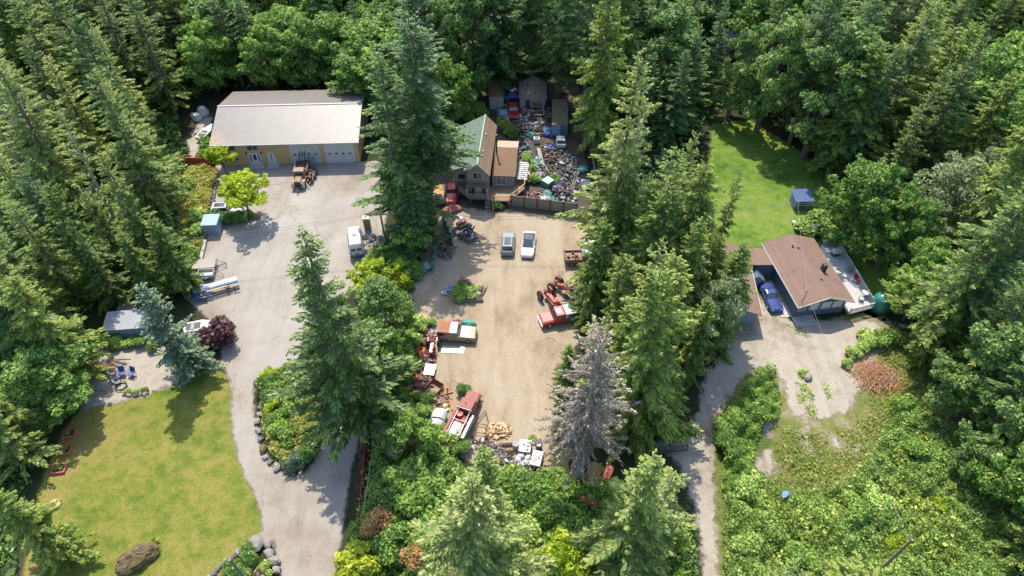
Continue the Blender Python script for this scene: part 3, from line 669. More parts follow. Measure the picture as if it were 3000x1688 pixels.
# ------------------------------------------------------------------ ground cover (uncountable)
def cover(name, pix, n, m, size, hfun, label, cat, seed, holes=(), up=0.6, fade=1.2):
    pl = poly(pix); r = np.random.RandomState(seed); a = np.array(pl); lo = a.min(0); hi = a.max(0)
    pts = lo+(hi-lo)*r.rand(int(n*2.4), 2); d = poly_dist(pts, pl)
    keep = d > r.rand(len(d))*fade
    for h in holes: keep &= poly_dist(pts, poly(h)) < -r.rand(len(d))*0.8
    pts = pts[keep][:n]; k = len(pts)
    hz = hfun(pts); z = hz*(0.25+0.75*r.rand(k)**0.4)+0.03
    c = np.column_stack([pts, z]); nrm = unit(np.array([0, 0, up])+r.normal(0, 0.5, (k, 3)))
    A = unit(np.cross(nrm, r.normal(0, 1, (k, 3)))); B = np.cross(nrm, A); sz = size*np.clip(r.lognormal(-.1, .5, k), .35, 2.6)
    me = leafmesh(name, c-A*sz[:, None]*0.5, c+A*sz[:, None]*0.5-nrm*(sz*0.2)[:, None], B*sz[:, None]*0.36, m, None, seed)
    o = bpy.data.objects.new(name, me); COL.objects.link(o)
    return tag(o, label, cat, kind='stuff')
def mounds(sc_, hi, lo=0.1, ph=0.0):
    def f(p):
        x, y = p[:, 0], p[:, 1]
        v = 0.5+0.28*np.sin(x*sc_+ph+1.3*np.sin(y*sc_*0.7))+0.24*np.sin(y*sc_*1.3+ph*2+1.1*np.sin(x*sc_*0.9))+0.16*np.sin((x+y)*sc_*2.3)+0.1*np.sin((x-1.7*y)*sc_*3.1)
        return lo+(hi-lo)*np.clip(v, 0, 1)
    return f
cover('bramble_thicket', [(2110, 1440), (2200, 1420), (2330, 1440), (2480, 1400), (2560, 1300), (2600, 1200), (2700, 1180), (2800, 1250), (3050, 1500), (3200, 1900), (2112, 1900)], 210000, L_BRAM, 0.155, mounds(0.9, 2.0, 0.5), 'dense yellow-green bramble thicket filling the lower right field', 'brambles', 1)
cover('bramble_thicket', [(2112, 1260), (2132, 1190), (2190, 1115), (2240, 1085), (2275, 1110), (2290, 1170), (2275, 1240), (2230, 1260), (2210, 1340), (2200, 1430), (2108, 1450)], 50000, L_MAP, 0.15, mounds(0.9, 2.0, 0.4, 2), 'dark green brambles along the bend of the gravel lane', 'brambles', 2)
cover('field_grass', [(2230, 1160), (2290, 1240), (2400, 1260), (2500, 1240), (2560, 1150), (2540, 1010), (2620, 980), (2700, 1100), (2760, 1260), (2560, 1400), (2330, 1440), (2230, 1430)], 17000, leafmat('field_grass', (0.045, 0.075, 0.018), (0.10, 0.135, 0.035), (0.19, 0.20, 0.08)), 0.16, mounds(0.7, 0.5, 0.03, 1), 'rough olive grass in the right-hand field with bare gravel patches', 'grass', 3, up=0.3,
      holes=[[(2205, 1330), (2260, 1310), (2290, 1380), (2250, 1400), (2200, 1380)], [(2430, 1270), (2470, 1280), (2465, 1320), (2430, 1310)], [(2225, 1230), (2270, 1230), (2280, 1290), (2235, 1300)]])
cover('tall_weeds', [(2130, 1480), (2300, 1460), (2500, 1420), (2620, 1240), (2700, 1260), (2860, 1500), (2900, 1700), (2150, 1700)], 11000, leafmat('dry_stalk_leaves', (0.05, 0.08, 0.018), (0.14, 0.19, 0.045), (0.29, 0.33, 0.10)), 0.2, mounds(0.55, 2.3, 0.0, 6), 'scattered taller lime green stalks rising through the bramble thicket', 'weeds', 12)
cover('weed_bank_growth', [(560, 470), (640, 500), (614, 620), (600, 740), (560, 790), (520, 720), (515, 600), (545, 500)], 22000, L_WEED, 0.2, mounds(1.0, 0.9, 0.1), 'dry yellow weeds on the bank left of the paved yard', 'weeds', 4)
cover('scrub_undergrowth', [(1065, 1400), (1110, 1280), (1200, 1230), (1290, 1330), (1420, 1390), (1600, 1400), (1700, 1420), (1820, 1420), (1960, 1400), (2030, 1600), (2060, 1900), (1000, 1900), (1030, 1600)], 110000, L_MAP, 0.19, mounds(0.8, 2.4, 0.4), 'tangled green undergrowth between the dirt yard and the bottom edge', 'undergrowth', 5)
cover('scrub_undergrowth', [(1090, 1150), (1130, 1000), (1110, 900), (1090, 780), (1130, 700), (1200, 640), (1280, 640), (1270, 700), (1215, 800), (1200, 900), (1215, 960), (1225, 1050), (1205, 1180), (1240, 1270), (1110, 1300)], 60000, L_MAP, 0.26, mounds(0.9, 2.2, 0.3, 1), 'green scrub strip between the paved yard and the dirt yard', 'undergrowth', 6)
cover('island_growth', [(765, 1130), (870, 1080), (960, 1050), (1010, 1140), (960, 1240), (920, 1330), (890, 1372), (845, 1380), (800, 1345), (775, 1280), (758, 1200)], 26000, L_WEED, 0.2, mounds(1.2, 0.9, 0.1, 1), 'yellow-green planting on the driveway island behind the boulders', 'plants', 7)
cover('belt_undergrowth', [(1740, 620), (2080, 600), (2110, 760), (2140, 880), (2080, 1000), (2020, 1100), (1980, 1260), (1820, 1280), (1680, 1300), (1660, 1150), (1720, 1020), (1780, 900)], 40000, L_MAPD, 0.28, mounds(0.7, 1.5, 0.2, 3), 'low growth under the tree belt right of the dirt yard', 'undergrowth', 8)
cover('forest_undergrowth', [(240, 1180), (180, 1250), (100, 1400), (60, 1688), (-300, 1688), (-300, 300), (520, 300), (560, 480), (520, 600), (540, 860), (290, 880), (250, 1000)], 60000, L_MAPD, 0.4, mounds(0.5, 1.6, 0.2, 4), 'undergrowth on the floor of the left forest', 'undergrowth', 9)
cover('slope_undergrowth', [(560, 330), (640, 270), (1100, 250), (1150, 480), (1290, 480), (1330, 400), (1370, 225), (1700, 225), (1760, 450), (1760, 640), (2070, 600), (2070, 360), (2200, 340), (2330, 410), (2470, 520), (2620, 800), (2700, 1000), (3500, 1000), (3300, -200), (-300, -200), (300, 330)], 90000, L_MAPD, 0.55, mounds(0.4, 1.8, 0.2, 5), 'undergrowth on the wooded slope behind the buildings', 'undergrowth', 10,
      holes=[[(600, 320), (1100, 300), (1130, 640), (560, 640)], [(2900, 200), (3100, 60), (3200, 500), (2980, 480), (2900, 330)]])
#@@OBJECTS
# ------------------------------------------------------------------ shared object materials
M_CREAM = mat('cream_stucco', (0.44, 0.30, 0.14), 0.85, var=0.06, scale=1)
M_WHITE = mat('white_paint', (0.46, 0.46, 0.455), 0.5, var=0.05)
M_TRIM = mat('trim_white', (0.43, 0.42, 0.39), 0.5, var=0.04)
M_ROOFM = stripes('pale_metal_roof', (0.165, 0.145, 0.128), (0.125, 0.11, 0.098), 0.32, 'X', 0.45, 0.0, dirt=None)
def roof_mat_dirty():
    m = stripes('stained_metal_roof', (0.150, 0.132, 0.117), (0.115, 0.102, 0.091), 0.32, 'X', 0.45, 0.0)
    t = m.node_tree; b = t.nodes['Principled BSDF']; src = b.inputs['Base Color'].links[0].from_socket
    o = objco(t); s = N(t, 'ShaderNodeSeparateXYZ'); t.links.new(o, s.inputs[0])
    reg = math_(t, 'MULTIPLY', math_(t, 'SUBTRACT', 1.0, math_(t, 'DIVIDE', s.outputs['X'], 5.5), True), math_(t, 'SUBTRACT', 1.0, math_(t, 'DIVIDE', s.outputs['Y'], 4.2), True))
    f = ramp(t, math_(t, 'ADD', math_(t, 'MULTIPLY', reg, 0.35), noise(t, o, 0.9, 8, 0.75)), [(0.66, (0, 0, 0)), (0.78, (1, 1, 1))])
    t.links.new(mix(t, f, src, (0.24, 0.17, 0.11)), b.inputs['Base Color']); return m
M_ROOFD = roof_mat_dirty()
M_GREENR = stripes('green_metal_roof', (0.105, 0.15, 0.11), (0.075, 0.11, 0.085), 0.35, 'Y', 0.7, 0.0, dirt=(0.08, 0.09, 0.05), dirt_lo=0.52)
M_SHING = stripes('brown_shingles', (0.19, 0.11, 0.062), (0.11, 0.065, 0.038), 0.30, 'Y', 0.9, 0.0, dirt=(0.20, 0.13, 0.04))
M_SHINGX = stripes('brown_shingle_slope', (0.22, 0.14, 0.085), (0.13, 0.085, 0.055), 0.30, 'X', 0.9, 0.0, dirt=(0.22, 0.15, 0.05))
M_SHINGB = stripes('cedar_brown_shingles', (0.19, 0.12, 0.088), (0.13, 0.08, 0.06), 0.25, 'X', 0.9, 0.0, dirt=(0.12, 0.082, 0.06), dirt_lo=0.55)
M_BEIGE = stripes('beige_siding', (0.27, 0.24, 0.20), (0.19, 0.17, 0.14), 0.2, 'Z', 0.8, dirt=None)
M_BLUEW = stripes('blue_siding', (0.085, 0.125, 0.175), (0.05, 0.08, 0.12), 0.2, 'Z', 0.7)
M_DECKW = stripes('weathered_deck_boards', (0.27, 0.19, 0.12), (0.13, 0.09, 0.06), 0.16, 'Y', 0.8, dirt=(0.16, 0.12, 0.09))
M_DECKL = stripes('white_deck_boards', (0.36, 0.355, 0.345), (0.42, 0.41, 0.40), 0.16, 'Y', 0.7)
M_WOOD = mat('light_wood', (0.42, 0.27, 0.15), 0.8, var=0.3, scale=2)
M_WOODG = mat('grey_wood', (0.19, 0.165, 0.135), 0.9, var=0.3, scale=2)
M_DARK = mat('dark_metal', (0.035, 0.035, 0.038), 0.6)
M_STEEL = mat('grey_steel', (0.16, 0.16, 0.165), 0.45, 0.6, dirt=(0.17, 0.09, 0.05), dirt_amt=0.4)
M_RUST = mat('rusty_steel', (0.15, 0.065, 0.038), 0.9, var=0.4, dirt=(0.10, 0.05, 0.035), dirt_amt=0.6)
M_RED = paint('red_paint', (0.34, 0.018, 0.018), (0.22, 0.05, 0.03), 0.25)
M_REDF = mat('faded_red_paint', (0.33, 0.075, 0.055), 0.7, dirt=(0.18, 0.08, 0.05), dirt_amt=0.5)
M_PINKR = mat('chalky_red_paint', (0.27, 0.085, 0.08), 0.75, dirt=(0.24, 0.10, 0.07), dirt_amt=0.45)
M_ORNG = mat('orange_paint', (0.50, 0.13, 0.035), 0.7, dirt=(0.25, 0.10, 0.05), dirt_amt=0.5)
M_BLUE = mat('blue_paint', (0.03, 0.06, 0.24), 0.5, dirt=(0.08, 0.10, 0.2), dirt_amt=0.3)
M_LBLUE = mat('light_blue_tarp', (0.14, 0.27, 0.42), 0.5)
M_TEAL = mat('teal_tarp', (0.04, 0.20, 0.155), 0.5, var=0.35, scale=4)
M_NET = mat('green_netting', (0.07, 0.20, 0.155), 0.7, var=0.3, scale=5)
M_BRN = mat('brown_paint', (0.20, 0.12, 0.08), 0.7, dirt=(0.12, 0.07, 0.05), dirt_amt=0.4)
M_TAN = mat('tan_paint', (0.25, 0.185, 0.095), 0.5, dirt=(0.33, 0.22, 0.12), dirt_amt=0.3)
M_RUB = mat('black_rubber', (0.022, 0.022, 0.024), 0.85)
M_CHR = mat('wheel_metal', (0.45, 0.45, 0.46), 0.3, 0.7)
M_TARPG = mat('grey_tarp', (0.24, 0.24, 0.235), 0.7, var=0.2)
M_STONE = mat('grey_boulder', (0.13, 0.118, 0.105), 0.95, var=0.35, scale=1.5, dirt=(0.12, 0.11, 0.07), dirt_amt=0.35)
M_STONEL = mat('pale_boulder', (0.22, 0.20, 0.18), 0.95, var=0.25, scale=1.5, dirt=(0.16, 0.15, 0.12), dirt_amt=0.3)
M_MOSSR = mat('mossy_rock', (0.13, 0.10, 0.045), 1.0, var=0.5, scale=1.6, dirt=(0.09, 0.055, 0.025), dirt_amt=0.6)
M_CONC = mat('concrete', (0.36, 0.34, 0.31), 0.9, var=0.12, dirt=(0.25, 0.23, 0.20), dirt_amt=0.3)
M_SHEDB = mat('blue_grey_metal', (0.17, 0.245, 0.31), 0.6, dirt=(0.22, 0.26, 0.28), dirt_amt=0.3)
M_PLAS = mat('white_plastic', (0.43, 0.43, 0.42), 0.4, dirt=(0.30, 0.28, 0.25), dirt_amt=0.3)
M_YELT = mat('yellow_rusty_paint', (0.32, 0.19, 0.04), 0.7, dirt=(0.20, 0.12, 0.06), dirt_amt=0.5)
GL = glass(); GLB = glass('bright_glass', (0.12, 0.15, 0.17))

def quad_on(mb, corners, inset, off, m=0):
    """pane set slightly proud of a planar face, shrunk towards its centre"""
    c = [Vector(p) for p in corners]; ce = sum(c, Vector())/4; n = (c[1]-c[0]).cross(c[3]-c[0]).normalized()
    q = [p+(ce-p)*inset for p in c]
    vs = [tuple(p+n*off) for p in q]+[tuple(p-n*0.005) for p in q]
    mb.add(vs, [(0, 1, 2, 3), (7, 6, 5, 4), (0, 4, 5, 1), (1, 5, 6, 2), (2, 6, 7, 3), (3, 7, 4, 0)], m)
def wall_window(parent, x0, x1, z0, z1, y, frame=None, pane=None, mull=1, t=0.07):
    f = MB(); d = 0.09
    f.box(x0-d, x1+d, y-t, y-0.003, z1, z1+d); f.box(x0-d, x1+d, y-t-0.02, y-0.003, z0-d, z0)
    f.box(x0-d, x0, y-t, y-0.003, z0, z1); f.box(x1, x1+d, y-t, y-0.003, z0, z1)
    for i in range(1, mull+1):
        xm = x0+(x1-x0)*i/(mull+1); f.box(xm-0.03, xm+0.03, y-t+0.01, y-0.003, z0, z1)
    fo = f.build('window', frame or M_TRIM, parent)
    MB().box(x0, x1, y-0.03, y-0.002, z0, z1).build('pane', pane or GL, fo)
    return fo
def roof_slab(poly3, th=0.12):
    """slab from a planar polygon given on its top side"""
    n = len(poly3); vs = [tuple(p) for p in poly3]+[(p[0], p[1], p[2]-th) for p in poly3]
    fs = [tuple(range(n)), tuple(range(2*n-1, n-1, -1))]+[(i, i+n, (i+1) % n+n, (i+1) % n) for i in range(n)]
    return MB().add(vs, fs)
def wheel(parent, x, y, z, r, wd, rimm=None, axis='y'):
    mb = MB()
    side = 1 if y > 0 else -1
    mb.torus((x, y, z), r*0.72, r*0.28, 'y' if axis == 'y' else 'x', 18, 8)
    w_ = mb.build('wheel', M_RUB, parent, smooth=True)
    rb = MB()
    if axis == 'y': rb.tube((x, y-wd*0.4, z), (x, y+wd*0.4, z), r*0.56, r*0.56, 14); rb.tube((x, y-wd*0.52, z), (x, y+wd*0.52, z), r*0.16, r*0.16, 8)
    else: rb.tube((x-wd*0.4, y, z), (x+wd*0.4, y, z), r*0.56, r*0.56, 14)
    rb.build('rim', rimm or M_CHR, w_)
    return w_
def line(front, rear, hz=0.0):
    a = P(*front, hz); b = P(*rear, hz)
    return ((a[0]+b[0])/2, (a[1]+b[1])/2), math.atan2(a[1]-b[1], a[0]-b[0]), math.hypot(a[0]-b[0], a[1]-b[1])

def car(name, label, cat, front, rear, paintm, L=4.6, W=1.85, H=1.5, belt=0.95, hood=0.9, cab=(-0.36, 0.20, -0.24, 0.06), nose=0.72, tail=0.9, roofm=None, roof2=None, hoodm=None, wr=0.34, rw=None, group=None, glassm=None, sunroof=False, rim=None, lower=None, boxy=False):
    (cx, cy), rz, _ = line(front, rear)
    t = thing(name, label, cat, (cx, cy, 0), rz, group); w2 = W/2; zb = 0.28
    x0, x1, x2, x3 = [L*q for q in cab]     # base rear, base front, roof rear, roof front
    def ring(x, hw, zt): return [(x, -hw*.9, zb), (x, -hw, zb+.18), (x, -hw, zt-.16), (x, -hw*(.93 if boxy else .84), zt), (x, hw*(.93 if boxy else .84), zt), (x, hw, zt-.16), (x, hw, zb+.18), (x, hw*.9, zb)]
    k = 0.96 if boxy else 0.86
    st = [ring(-L/2, w2*k, tail-.14), ring(-L/2+.12, w2*(k+.06), tail), ring(-L*.36, w2, tail+.01), ring(x0+.05, w2, belt), ring(x1, w2, belt), ring(x1+.1, w2, hood+.02), ring(L*.36, w2*.99, hood-.03), ring(L/2-.14, w2*(k+.05), nose+.06), ring(L/2, w2*k*.96, nose-.08)]
    MB().loft(st).build('body', lower or paintm, t, smooth=False)
    if hoodm is not None or True:
        hb = MB(); z = hood+0.012; kh = .92 if boxy else .78
        hb.add([(x1+.12, -w2*kh, z+.02), (L*.36, -w2*kh, z-.01), (L*.36, w2*kh, z-.01), (x1+.12, w2*kh, z+.02), (x1+.12, -w2*kh, z-.05), (L*.36, -w2*kh, z-.09), (L*.36, w2*kh, z-.09), (x1+.12, w2*kh, z-.05)], [(0, 1, 2, 3), (0, 4, 5, 1), (1, 5, 6, 2), (2, 6, 7, 3), (3, 7, 4, 0)])
        hb.build('hood', hoodm or paintm, t)
    rwid = rw or w2*.68
    bw = w2*.86 if not boxy else w2*.93
    B = [(x0, -bw, belt-.02), (x1, -bw, belt-.02), (x1, bw, belt-.02), (x0, bw, belt-.02)]
    T = [(x2, -rwid, H-.04), (x3, -rwid, H-.04), (x3, rwid, H-.04), (x2, rwid, H-.04)]
    MB().loft([B, T]).build('cabin', paintm, t)
    rr = MB(); e = .03
    rr.loft([[(x2-e, -rwid-e, H-.05), (x3+e, -rwid-e, H-.05), (x3+e, rwid+e, H-.05), (x2-e, rwid+e, H-.05)], [(x2-e, -rwid-e, H-.02), (x3+e, -rwid-e, H-.02), (x3+e, rwid+e, H-.02), (x2-e, rwid+e, H-.02)], [(x2+.12, -rwid+.1, H+.02), (x3-.1, -rwid+.1, H+.02), (x3-.1, rwid-.1, H+.02), (x2+.12, rwid-.1, H+.02)]])
    ro = rr.build('roof', roofm or paintm, t)
    if roof2:
        MB().loft([[(x2-.04, -rwid-.05, H-.06), (roof2[0]*L, -rwid-.05, H-.06), (roof2[0]*L, rwid+.05, H-.06), (x2-.04, rwid+.05, H-.06)], [(x2-.04, -rwid-.05, H+.03), (roof2[0]*L, -rwid-.05, H+.03), (roof2[0]*L, rwid+.05, H+.03), (x2-.04, rwid+.05, H+.03)]]).build('rear_top', roof2[1], t)
    if sunroof:
        MB().box(x2+.18, x3-.16, -rwid*.72, rwid*.72, H+.018, H+.032).build('sunroof', GL, ro)
    g_ = glassm or GL
    mb = MB(); quad_on(mb, [B[1], B[2], T[2], T[1]], .07, .012); mb.build('windscreen', g_, t)
    mb = MB(); quad_on(mb, [B[3], B[0], T[0], T[3]], .10, .012); mb.build('rear_window', g_, t)
    for sgn in (0, 1):
        a, b, c, d = (B[0], B[1], T[1], T[0]) if sgn == 0 else (B[2], B[3], T[3], T[2])
        A = [Vector(q) for q in (a, b, c, d)]; m0 = (A[0]+A[1])/2; m1 = (A[2]+A[3])/2
        for q in ((A[0], m0, m1, A[3]), (m0, A[1], A[2], m1)):
            mb = MB(); quad_on(mb, q, .10, .012); mb.build('side_window', g_, t)
    for sx_ in (-.30, .31):
        for sy in (-1, 1): wheel(t, L*sx_, sy*(w2-.07), wr, wr, .22, rim)
    for sy in (-1, 1):
        MB().rbox(L/2-.20, L/2-.01, sy*w2*.62-.14, sy*w2*.62+.14, nose-.20, nose-.02, .03).build('headlight', M_PLAS, t)
        MB().rbox(-L/2-.015, -L/2+.08, sy*w2*.66-.10, sy*w2*.66+.10, tail-.30, tail-.18, .02).build('tail_light', M_RED, t)
        MB().rbox(x1-.22, x1-.08, sy*(w2+.08)-.08, sy*(w2+.08)+.08, belt+.02, belt+.16, .03).build('mirror', paintm, t)
    MB().rbox(L/2-.06, L/2+.05, -w2*.85, w2*.85, .38, .54, .03).build('front_bumper', M_STEEL if boxy else (lower or paintm), t)
    MB().rbox(-L/2-.05, -L/2+.06, -w2*.85, w2*.85, .38, .54, .03).build('rear_bumper', M_STEEL if boxy else (lower or paintm), t)
    return t

# ------------------------------------------------------------------ tan barn
t = thing('barn', 'tan barn workshop with pale metal roof and two white garage doors', 'building', (-45.4, 86.8, 0), R(2.3)); BW = 21.6
prof = [(0, 0), (0, 4.15), (7.0, 6.0), (14, 4.15), (14, 0)]
mb = MB(); mb.add([(0, y, z) for y, z in prof]+[(BW, y, z) for y, z in prof], [tuple(range(5)), tuple(range(9, 4, -1))]+[(i, (i+1) % 5, (i+1) % 5+5, i+5) for i in range(5)])
mb.build('wall', M_CREAM, t)
for a, b, mm in (((-.6, 4.2), (7.0, 6.2), M_ROOFD), ((7.0, 6.2), (14.6, 4.2), M_ROOFM)):
    roof_slab([(-.45, a[0], a[1]), (BW+.45, a[0], a[1]), (BW+.45, b[0], b[1]), (-.45, b[0], b[1])]).build('roof', mm, t)
MB().box(-.47, BW+.47, 6.85, 7.15, 6.17, 6.25).build('ridge_cap', mat('ridge_cap', (0.33, 0.30, 0.29), 0.5), t)
MB().box(-.45, BW+.45, -.71, -.61, 4.02, 4.18).build('gutter', M_WHITE, t)
M_GD = stripes('sectional_door', (0.46, 0.46, 0.455), (0.28, 0.28, 0.28), 0.52, 'Z', 0.5, width=0.07)
for x0 in (11.2, 16.5):
    d = MB().box(x0, x0+4.4, -.05, -.004, 0, 4.0).build('garage_door', M_GD, t)
    MB().box(x0-.1, x0, -.07, -.003, 0, 4.08).box(x0+4.4, x0+4.5, -.07, -.003, 0, 4.08).build('door_frame', M_TRIM, d)
    for k in range(4): MB().box(x0+.45+k*1.05, x0+.80+k*1.05, -.062, -.05, 1.62, 1.88).build('door_window', GL, d)
for x0, wd in ((4.7, 1.7), (7.6, 1.0)):
    d = MB().box(x0, x0+wd, -.06, -.004, .12, 2.15).build('door', M_WHITE, t)
    MB().box(x0-.12, x0, -.09, -.003, .1, 2.28).box(x0+wd, x0+wd+.12, -.09, -.003, .1, 2.28).box(x0, x0+wd, -.09, -.003, 2.16, 2.28).build('door_frame', M_TRIM, d)
    if wd > 1.2:
        MB().box(x0+.62, x0+1.1, -.072, -.06, .95, 1.95).build('door_window', GL, d)
        for q in (x0+.13, x0+1.38): MB().box(q, q+.18, -.072, -.06, .6, 1.95).build('door_window', GL, d)
    else: MB().box(x0+.42, x0+.56, -.072, -.06, .9, 1.95).build('door_window', GL, d)
    MB().box(x0-.4, x0+wd+.4, -1.0, -.01, 0, .10).build('doorstep', M_CONC, t)
wall_window(t, 1.3, 3.0, 2.75, 3.85, 0); wall_window(t, 4.8, 6.4, 2.75, 3.85, 0); wall_window(t, 1.7, 3.0, .9, 1.9, 0, mull=0)
MB().tube((10.3, -.07, 0.1), (10.3, -.07, 3.9), .05, .05, 6).build('downpipe', M_TRIM, t)
for x0 in (4.4, 6.75, 15.9): MB().rbox(x0-.1, x0+.1, -.22, -.01, 2.1 if x0 < 10 else 3.6, 2.35 if x0 < 10 else 3.85, .03).build('wall_lamp', M_DARK, t)

# ------------------------------------------------------------------ green roofed house
t = thing('house', 'old beige house with green metal roof and brown shingled annex', 'building', (-4.85, 78.2, 0), R(-3.8))
mb = MB(); gp = [(-1.65, 0), (-1.65, 5.3), (0, 6.75), (1.4, 5.2), (1.4, 0)]
mb.add([(x, 0.2, z) for x, z in gp]+[(x, 11.8, z) for x, z in gp], [tuple(range(5)), tuple(range(9, 4, -1))]+[(i, (i+1) % 5, (i+1) % 5+5, i+5) for i in range(5)])
mb.box(-3.8, -1.66, 2.2, 11.4, 0, 4.35)
mb.build('wall', M_BEIGE, t)
roof_slab([(0.02, -.35, 6.95), (0.02, 12.1, 6.95), (-4.3, 12.1, 4.55), (-4.3, .9, 4.55), (-1.95, .3, 5.85), (-1.95, -.35, 5.85)]).build('roof', M_GREENR, t)
roof_slab([(0.02, -.35, 6.95), (1.75, -.35, 5.1), (1.75, 12.1, 5.1), (0.02, 12.1, 6.95)]).build('roof', M_SHINGX, t)
MB().box(-.08, .1, -.35, 12.1, 6.93, 7.0).build('ridge_cap', mat('green_ridge', (0.16, 0.26, 0.19), 0.5), t)
mb = MB()
for a, b in (((-2.0, 5.85), (0, 7.0)), ((0, 7.0), (1.78, 5.12))):
    mb.add([(a[0], -.42, a[1]), (b[0], -.42, b[1]), (b[0], -.42, b[1]-.25), (a[0], -.42, a[1]-.25), (a[0], -.36, a[1]), (b[0], -.36, b[1]), (b[0], -.36, b[1]-.25), (a[0], -.36, a[1]-.25)], [(0, 1, 2, 3), (7, 6, 5, 4), (0, 4, 5, 1), (3, 2, 6, 7)])
mb.build('fascia', M_TRIM, t)
for yy in (3.2, 7.4): MB().tube((.5, yy, 6.3), (.5, yy, 6.75), .10, .10, 8).build('roof_vent', M_WHITE, t)
wall_window(t, -.75, .55, 3.95, 5.0, .2)
wall_window(t, -3.3, -2.2, 2.2, 3.2, 2.2, mull=0)
MB().box(-1.75, 1.5, -.75, .19, 3.05, 3.25).build('porch_roof', M_BRN, t)
for x in (-1.6, 1.35): MB().box(x-.06, x+.06, -.66, -.54, 1.1, 3.05).build('porch_post', M_TRIM, t)
d = MB().box(-.55, .4, .13, .196, 1.12, 3.0).build('door', M_WHITE, t)
for x in (-1.0, .55): MB().box(x, x+.3, .13, .196, 1.15, 3.0).build('door_window', GL, d)
mb = MB(); mb.box(1.75, 5.05, 2.4, 10.2, 0, 3.3); mb.add([(1.75, 2.4, 3.3), (5.05, 2.4, 3.3), (5.05, 7.3, 4.3), (1.75, 7.3, 4.3), (1.75, 10.2, 3.3), (5.05, 10.2, 3.3)], [(0, 1, 2, 3), (0, 3, 4), (1, 5, 2), (3, 2, 5, 4)]); mb.build('annex_wall', M_BEIGE, t)
roof_slab([(1.80, 1.9, 3.28), (5.25, 1.9, 3.28), (5.25, 7.35, 4.48), (1.80, 7.35, 4.48)]).build('annex_roof', M_SHING, t)
roof_slab([(1.80, 7.36, 4.48), (5.25, 7.36, 4.48), (5.25, 10.5, 3.45), (1.80, 10.5, 3.45)]).build('annex_roof', mat('pale_mossy_roof', (0.30, 0.27, 0.24), 0.9, dirt=(0.40, 0.24, 0.05), dirt_amt=0.5), t)
wall_window(t, 2.45, 3.75, 1.35, 2.95, 2.4, M_WHITE, GLB)
MB().tube((2.15, 6.2, 4.1), (2.15, 6.2, 7.2), .12, .12, 8).tube((2.15, 6.2, 7.2), (2.15, 6.2, 7.45), .2, .2, 8).build('stove_pipe', M_DARK, t)
wood = MB(); 
for i in range(9): wood.box(5.3+.02*i, 6.9, 3.0+i*.42, 3.36+i*.42, 1.9+.05*i, 2.0+.05*i)
wood.build('lean_to_roof', mat('peeling_white_boards', (0.5, 0.48, 0.45), 0.85, var=0.3, dirt=(0.14, 0.12, 0.11), dirt_amt=0.6), t)
# deck round the house
t = thing('deck', 'raised brown wooden deck with railing in front of the green roofed house', 'deck', (-3, 79, 0))
dp = [(-7.9, 79.2), (-6.1, 77.4), (-3.9, 77.4), (-2.85, 76.9), (-.4, 76.9), (1.86, 79.7), (1.95, 82.6), (.5, 82.4), (.4, 80.2), (-3, 80.5), (-6.2, 78.5), (-6.4, 80.2), (-7.9, 80.4)]
dp = [(x+3, y-79) for x, y in dp]
MB().add([(x, y, 1.08) for x, y in dp]+[(x, y, .95) for x, y in dp], [tuple(range(13)), tuple(range(25, 12, -1))]+[(i, (i+1) % 13, (i+1) % 13+13, i+13) for i in range(13)]).build('deck_floor', M_DECKW, t)
def railing(parent, pts, z0, h, m, step=0.28, name='railing', solid=None):
    mb = MB()
    for a, b in zip(pts[:-1], pts[1:]):
        L_ = math.hypot(b[0]-a[0], b[1]-a[1]); mt = RZ(math.atan2(b[1]-a[1], b[0]-a[0]), (a[0], a[1], z0))
        mb.box(0, L_, -.05, .05, h-.06, h, mtx=mt); mb.box(0, L_, -.03, .03, .08, .14, mtx=mt); mb.box(-.06, .06, -.06, .06, -.9 if z0 > .9 else 0, h+.04, mtx=mt)
        n = int(L_/step)
        for i in range(1, n): mb.box(L_*i/n-.035, L_*i/n+.035, -.02, .02, .14, h-.06, mtx=mt)
        if solid: mb.box(0.05, L_, -.01, .01, .14, h-.07, 1, mt)
    return mb.build(name, [m, solid or m], parent)
railing(t, dp[0:3], 1.08, .95, M_WOODG, .3, solid=M_WOODG)
railing(t, dp[3:7], 1.08, .95, M_WOOD, .3)
for i in range(5): MB().box(-.95, .15, -2.15-.35*i, -1.8-.35*i, 0 if i > 3 else .85-.21*i-.05, .85-.21*i).build('step', M_WOODG, t)
mb = MB(); mb.path([(.25, -2.1, 2.0), (.25, -3.9, 1.0)], .05); mb.tube((.25, -3.9, 0), (.25, -3.9, 1.0), .05); mb.path([(.25, -2.1, 1.5), (.25, -3.9, .5)], .04); mb.build('stair_rail', M_WOOD, t)
# plank fence
a = (-.1, 77.1); b = (9.3, 75.3); L_ = math.hypot(b[0]-a[0], b[1]-a[1])
t = thing('plank_fence', 'weathered solid plank fence with rust-brown posts in front of the scrap yard', 'fence', (a[0], a[1], 0), math.atan2(b[1]-a[1], b[0]-a[0]))
M_PLK = stripes('fence_planks', (0.23, 0.205, 0.16), (0.13, 0.115, 0.085), 0.28, 'Z', 0.9, dirt=(0.13, 0.14, 0.07))
for i in range(5):
    MB().box(L_*i/5+.12, L_*(i+1)/5-.12, -.04, .04, .05, 1.95).build('panel', M_PLK, t)
for i in range(6): MB().box(L_*i/5-.12, L_*i/5+.12, -.08, .1, 0, 2.05).build('post', M_RUST, t)
t = thing('fence', 'low grey board fence closing the right side of the scrap yard', 'fence', (*P(1735, 470), 0), -pi/2)
for i in range(6): MB().box(2.2*i+.05, 2.2*i+2.1, -.03, .03, .1, 1.5).build('panel', M_PLK, t); MB().box(2.2*i-.05, 2.2*i+.05, -.06, .06, 0, 1.6).build('post', M_WOODG, t)

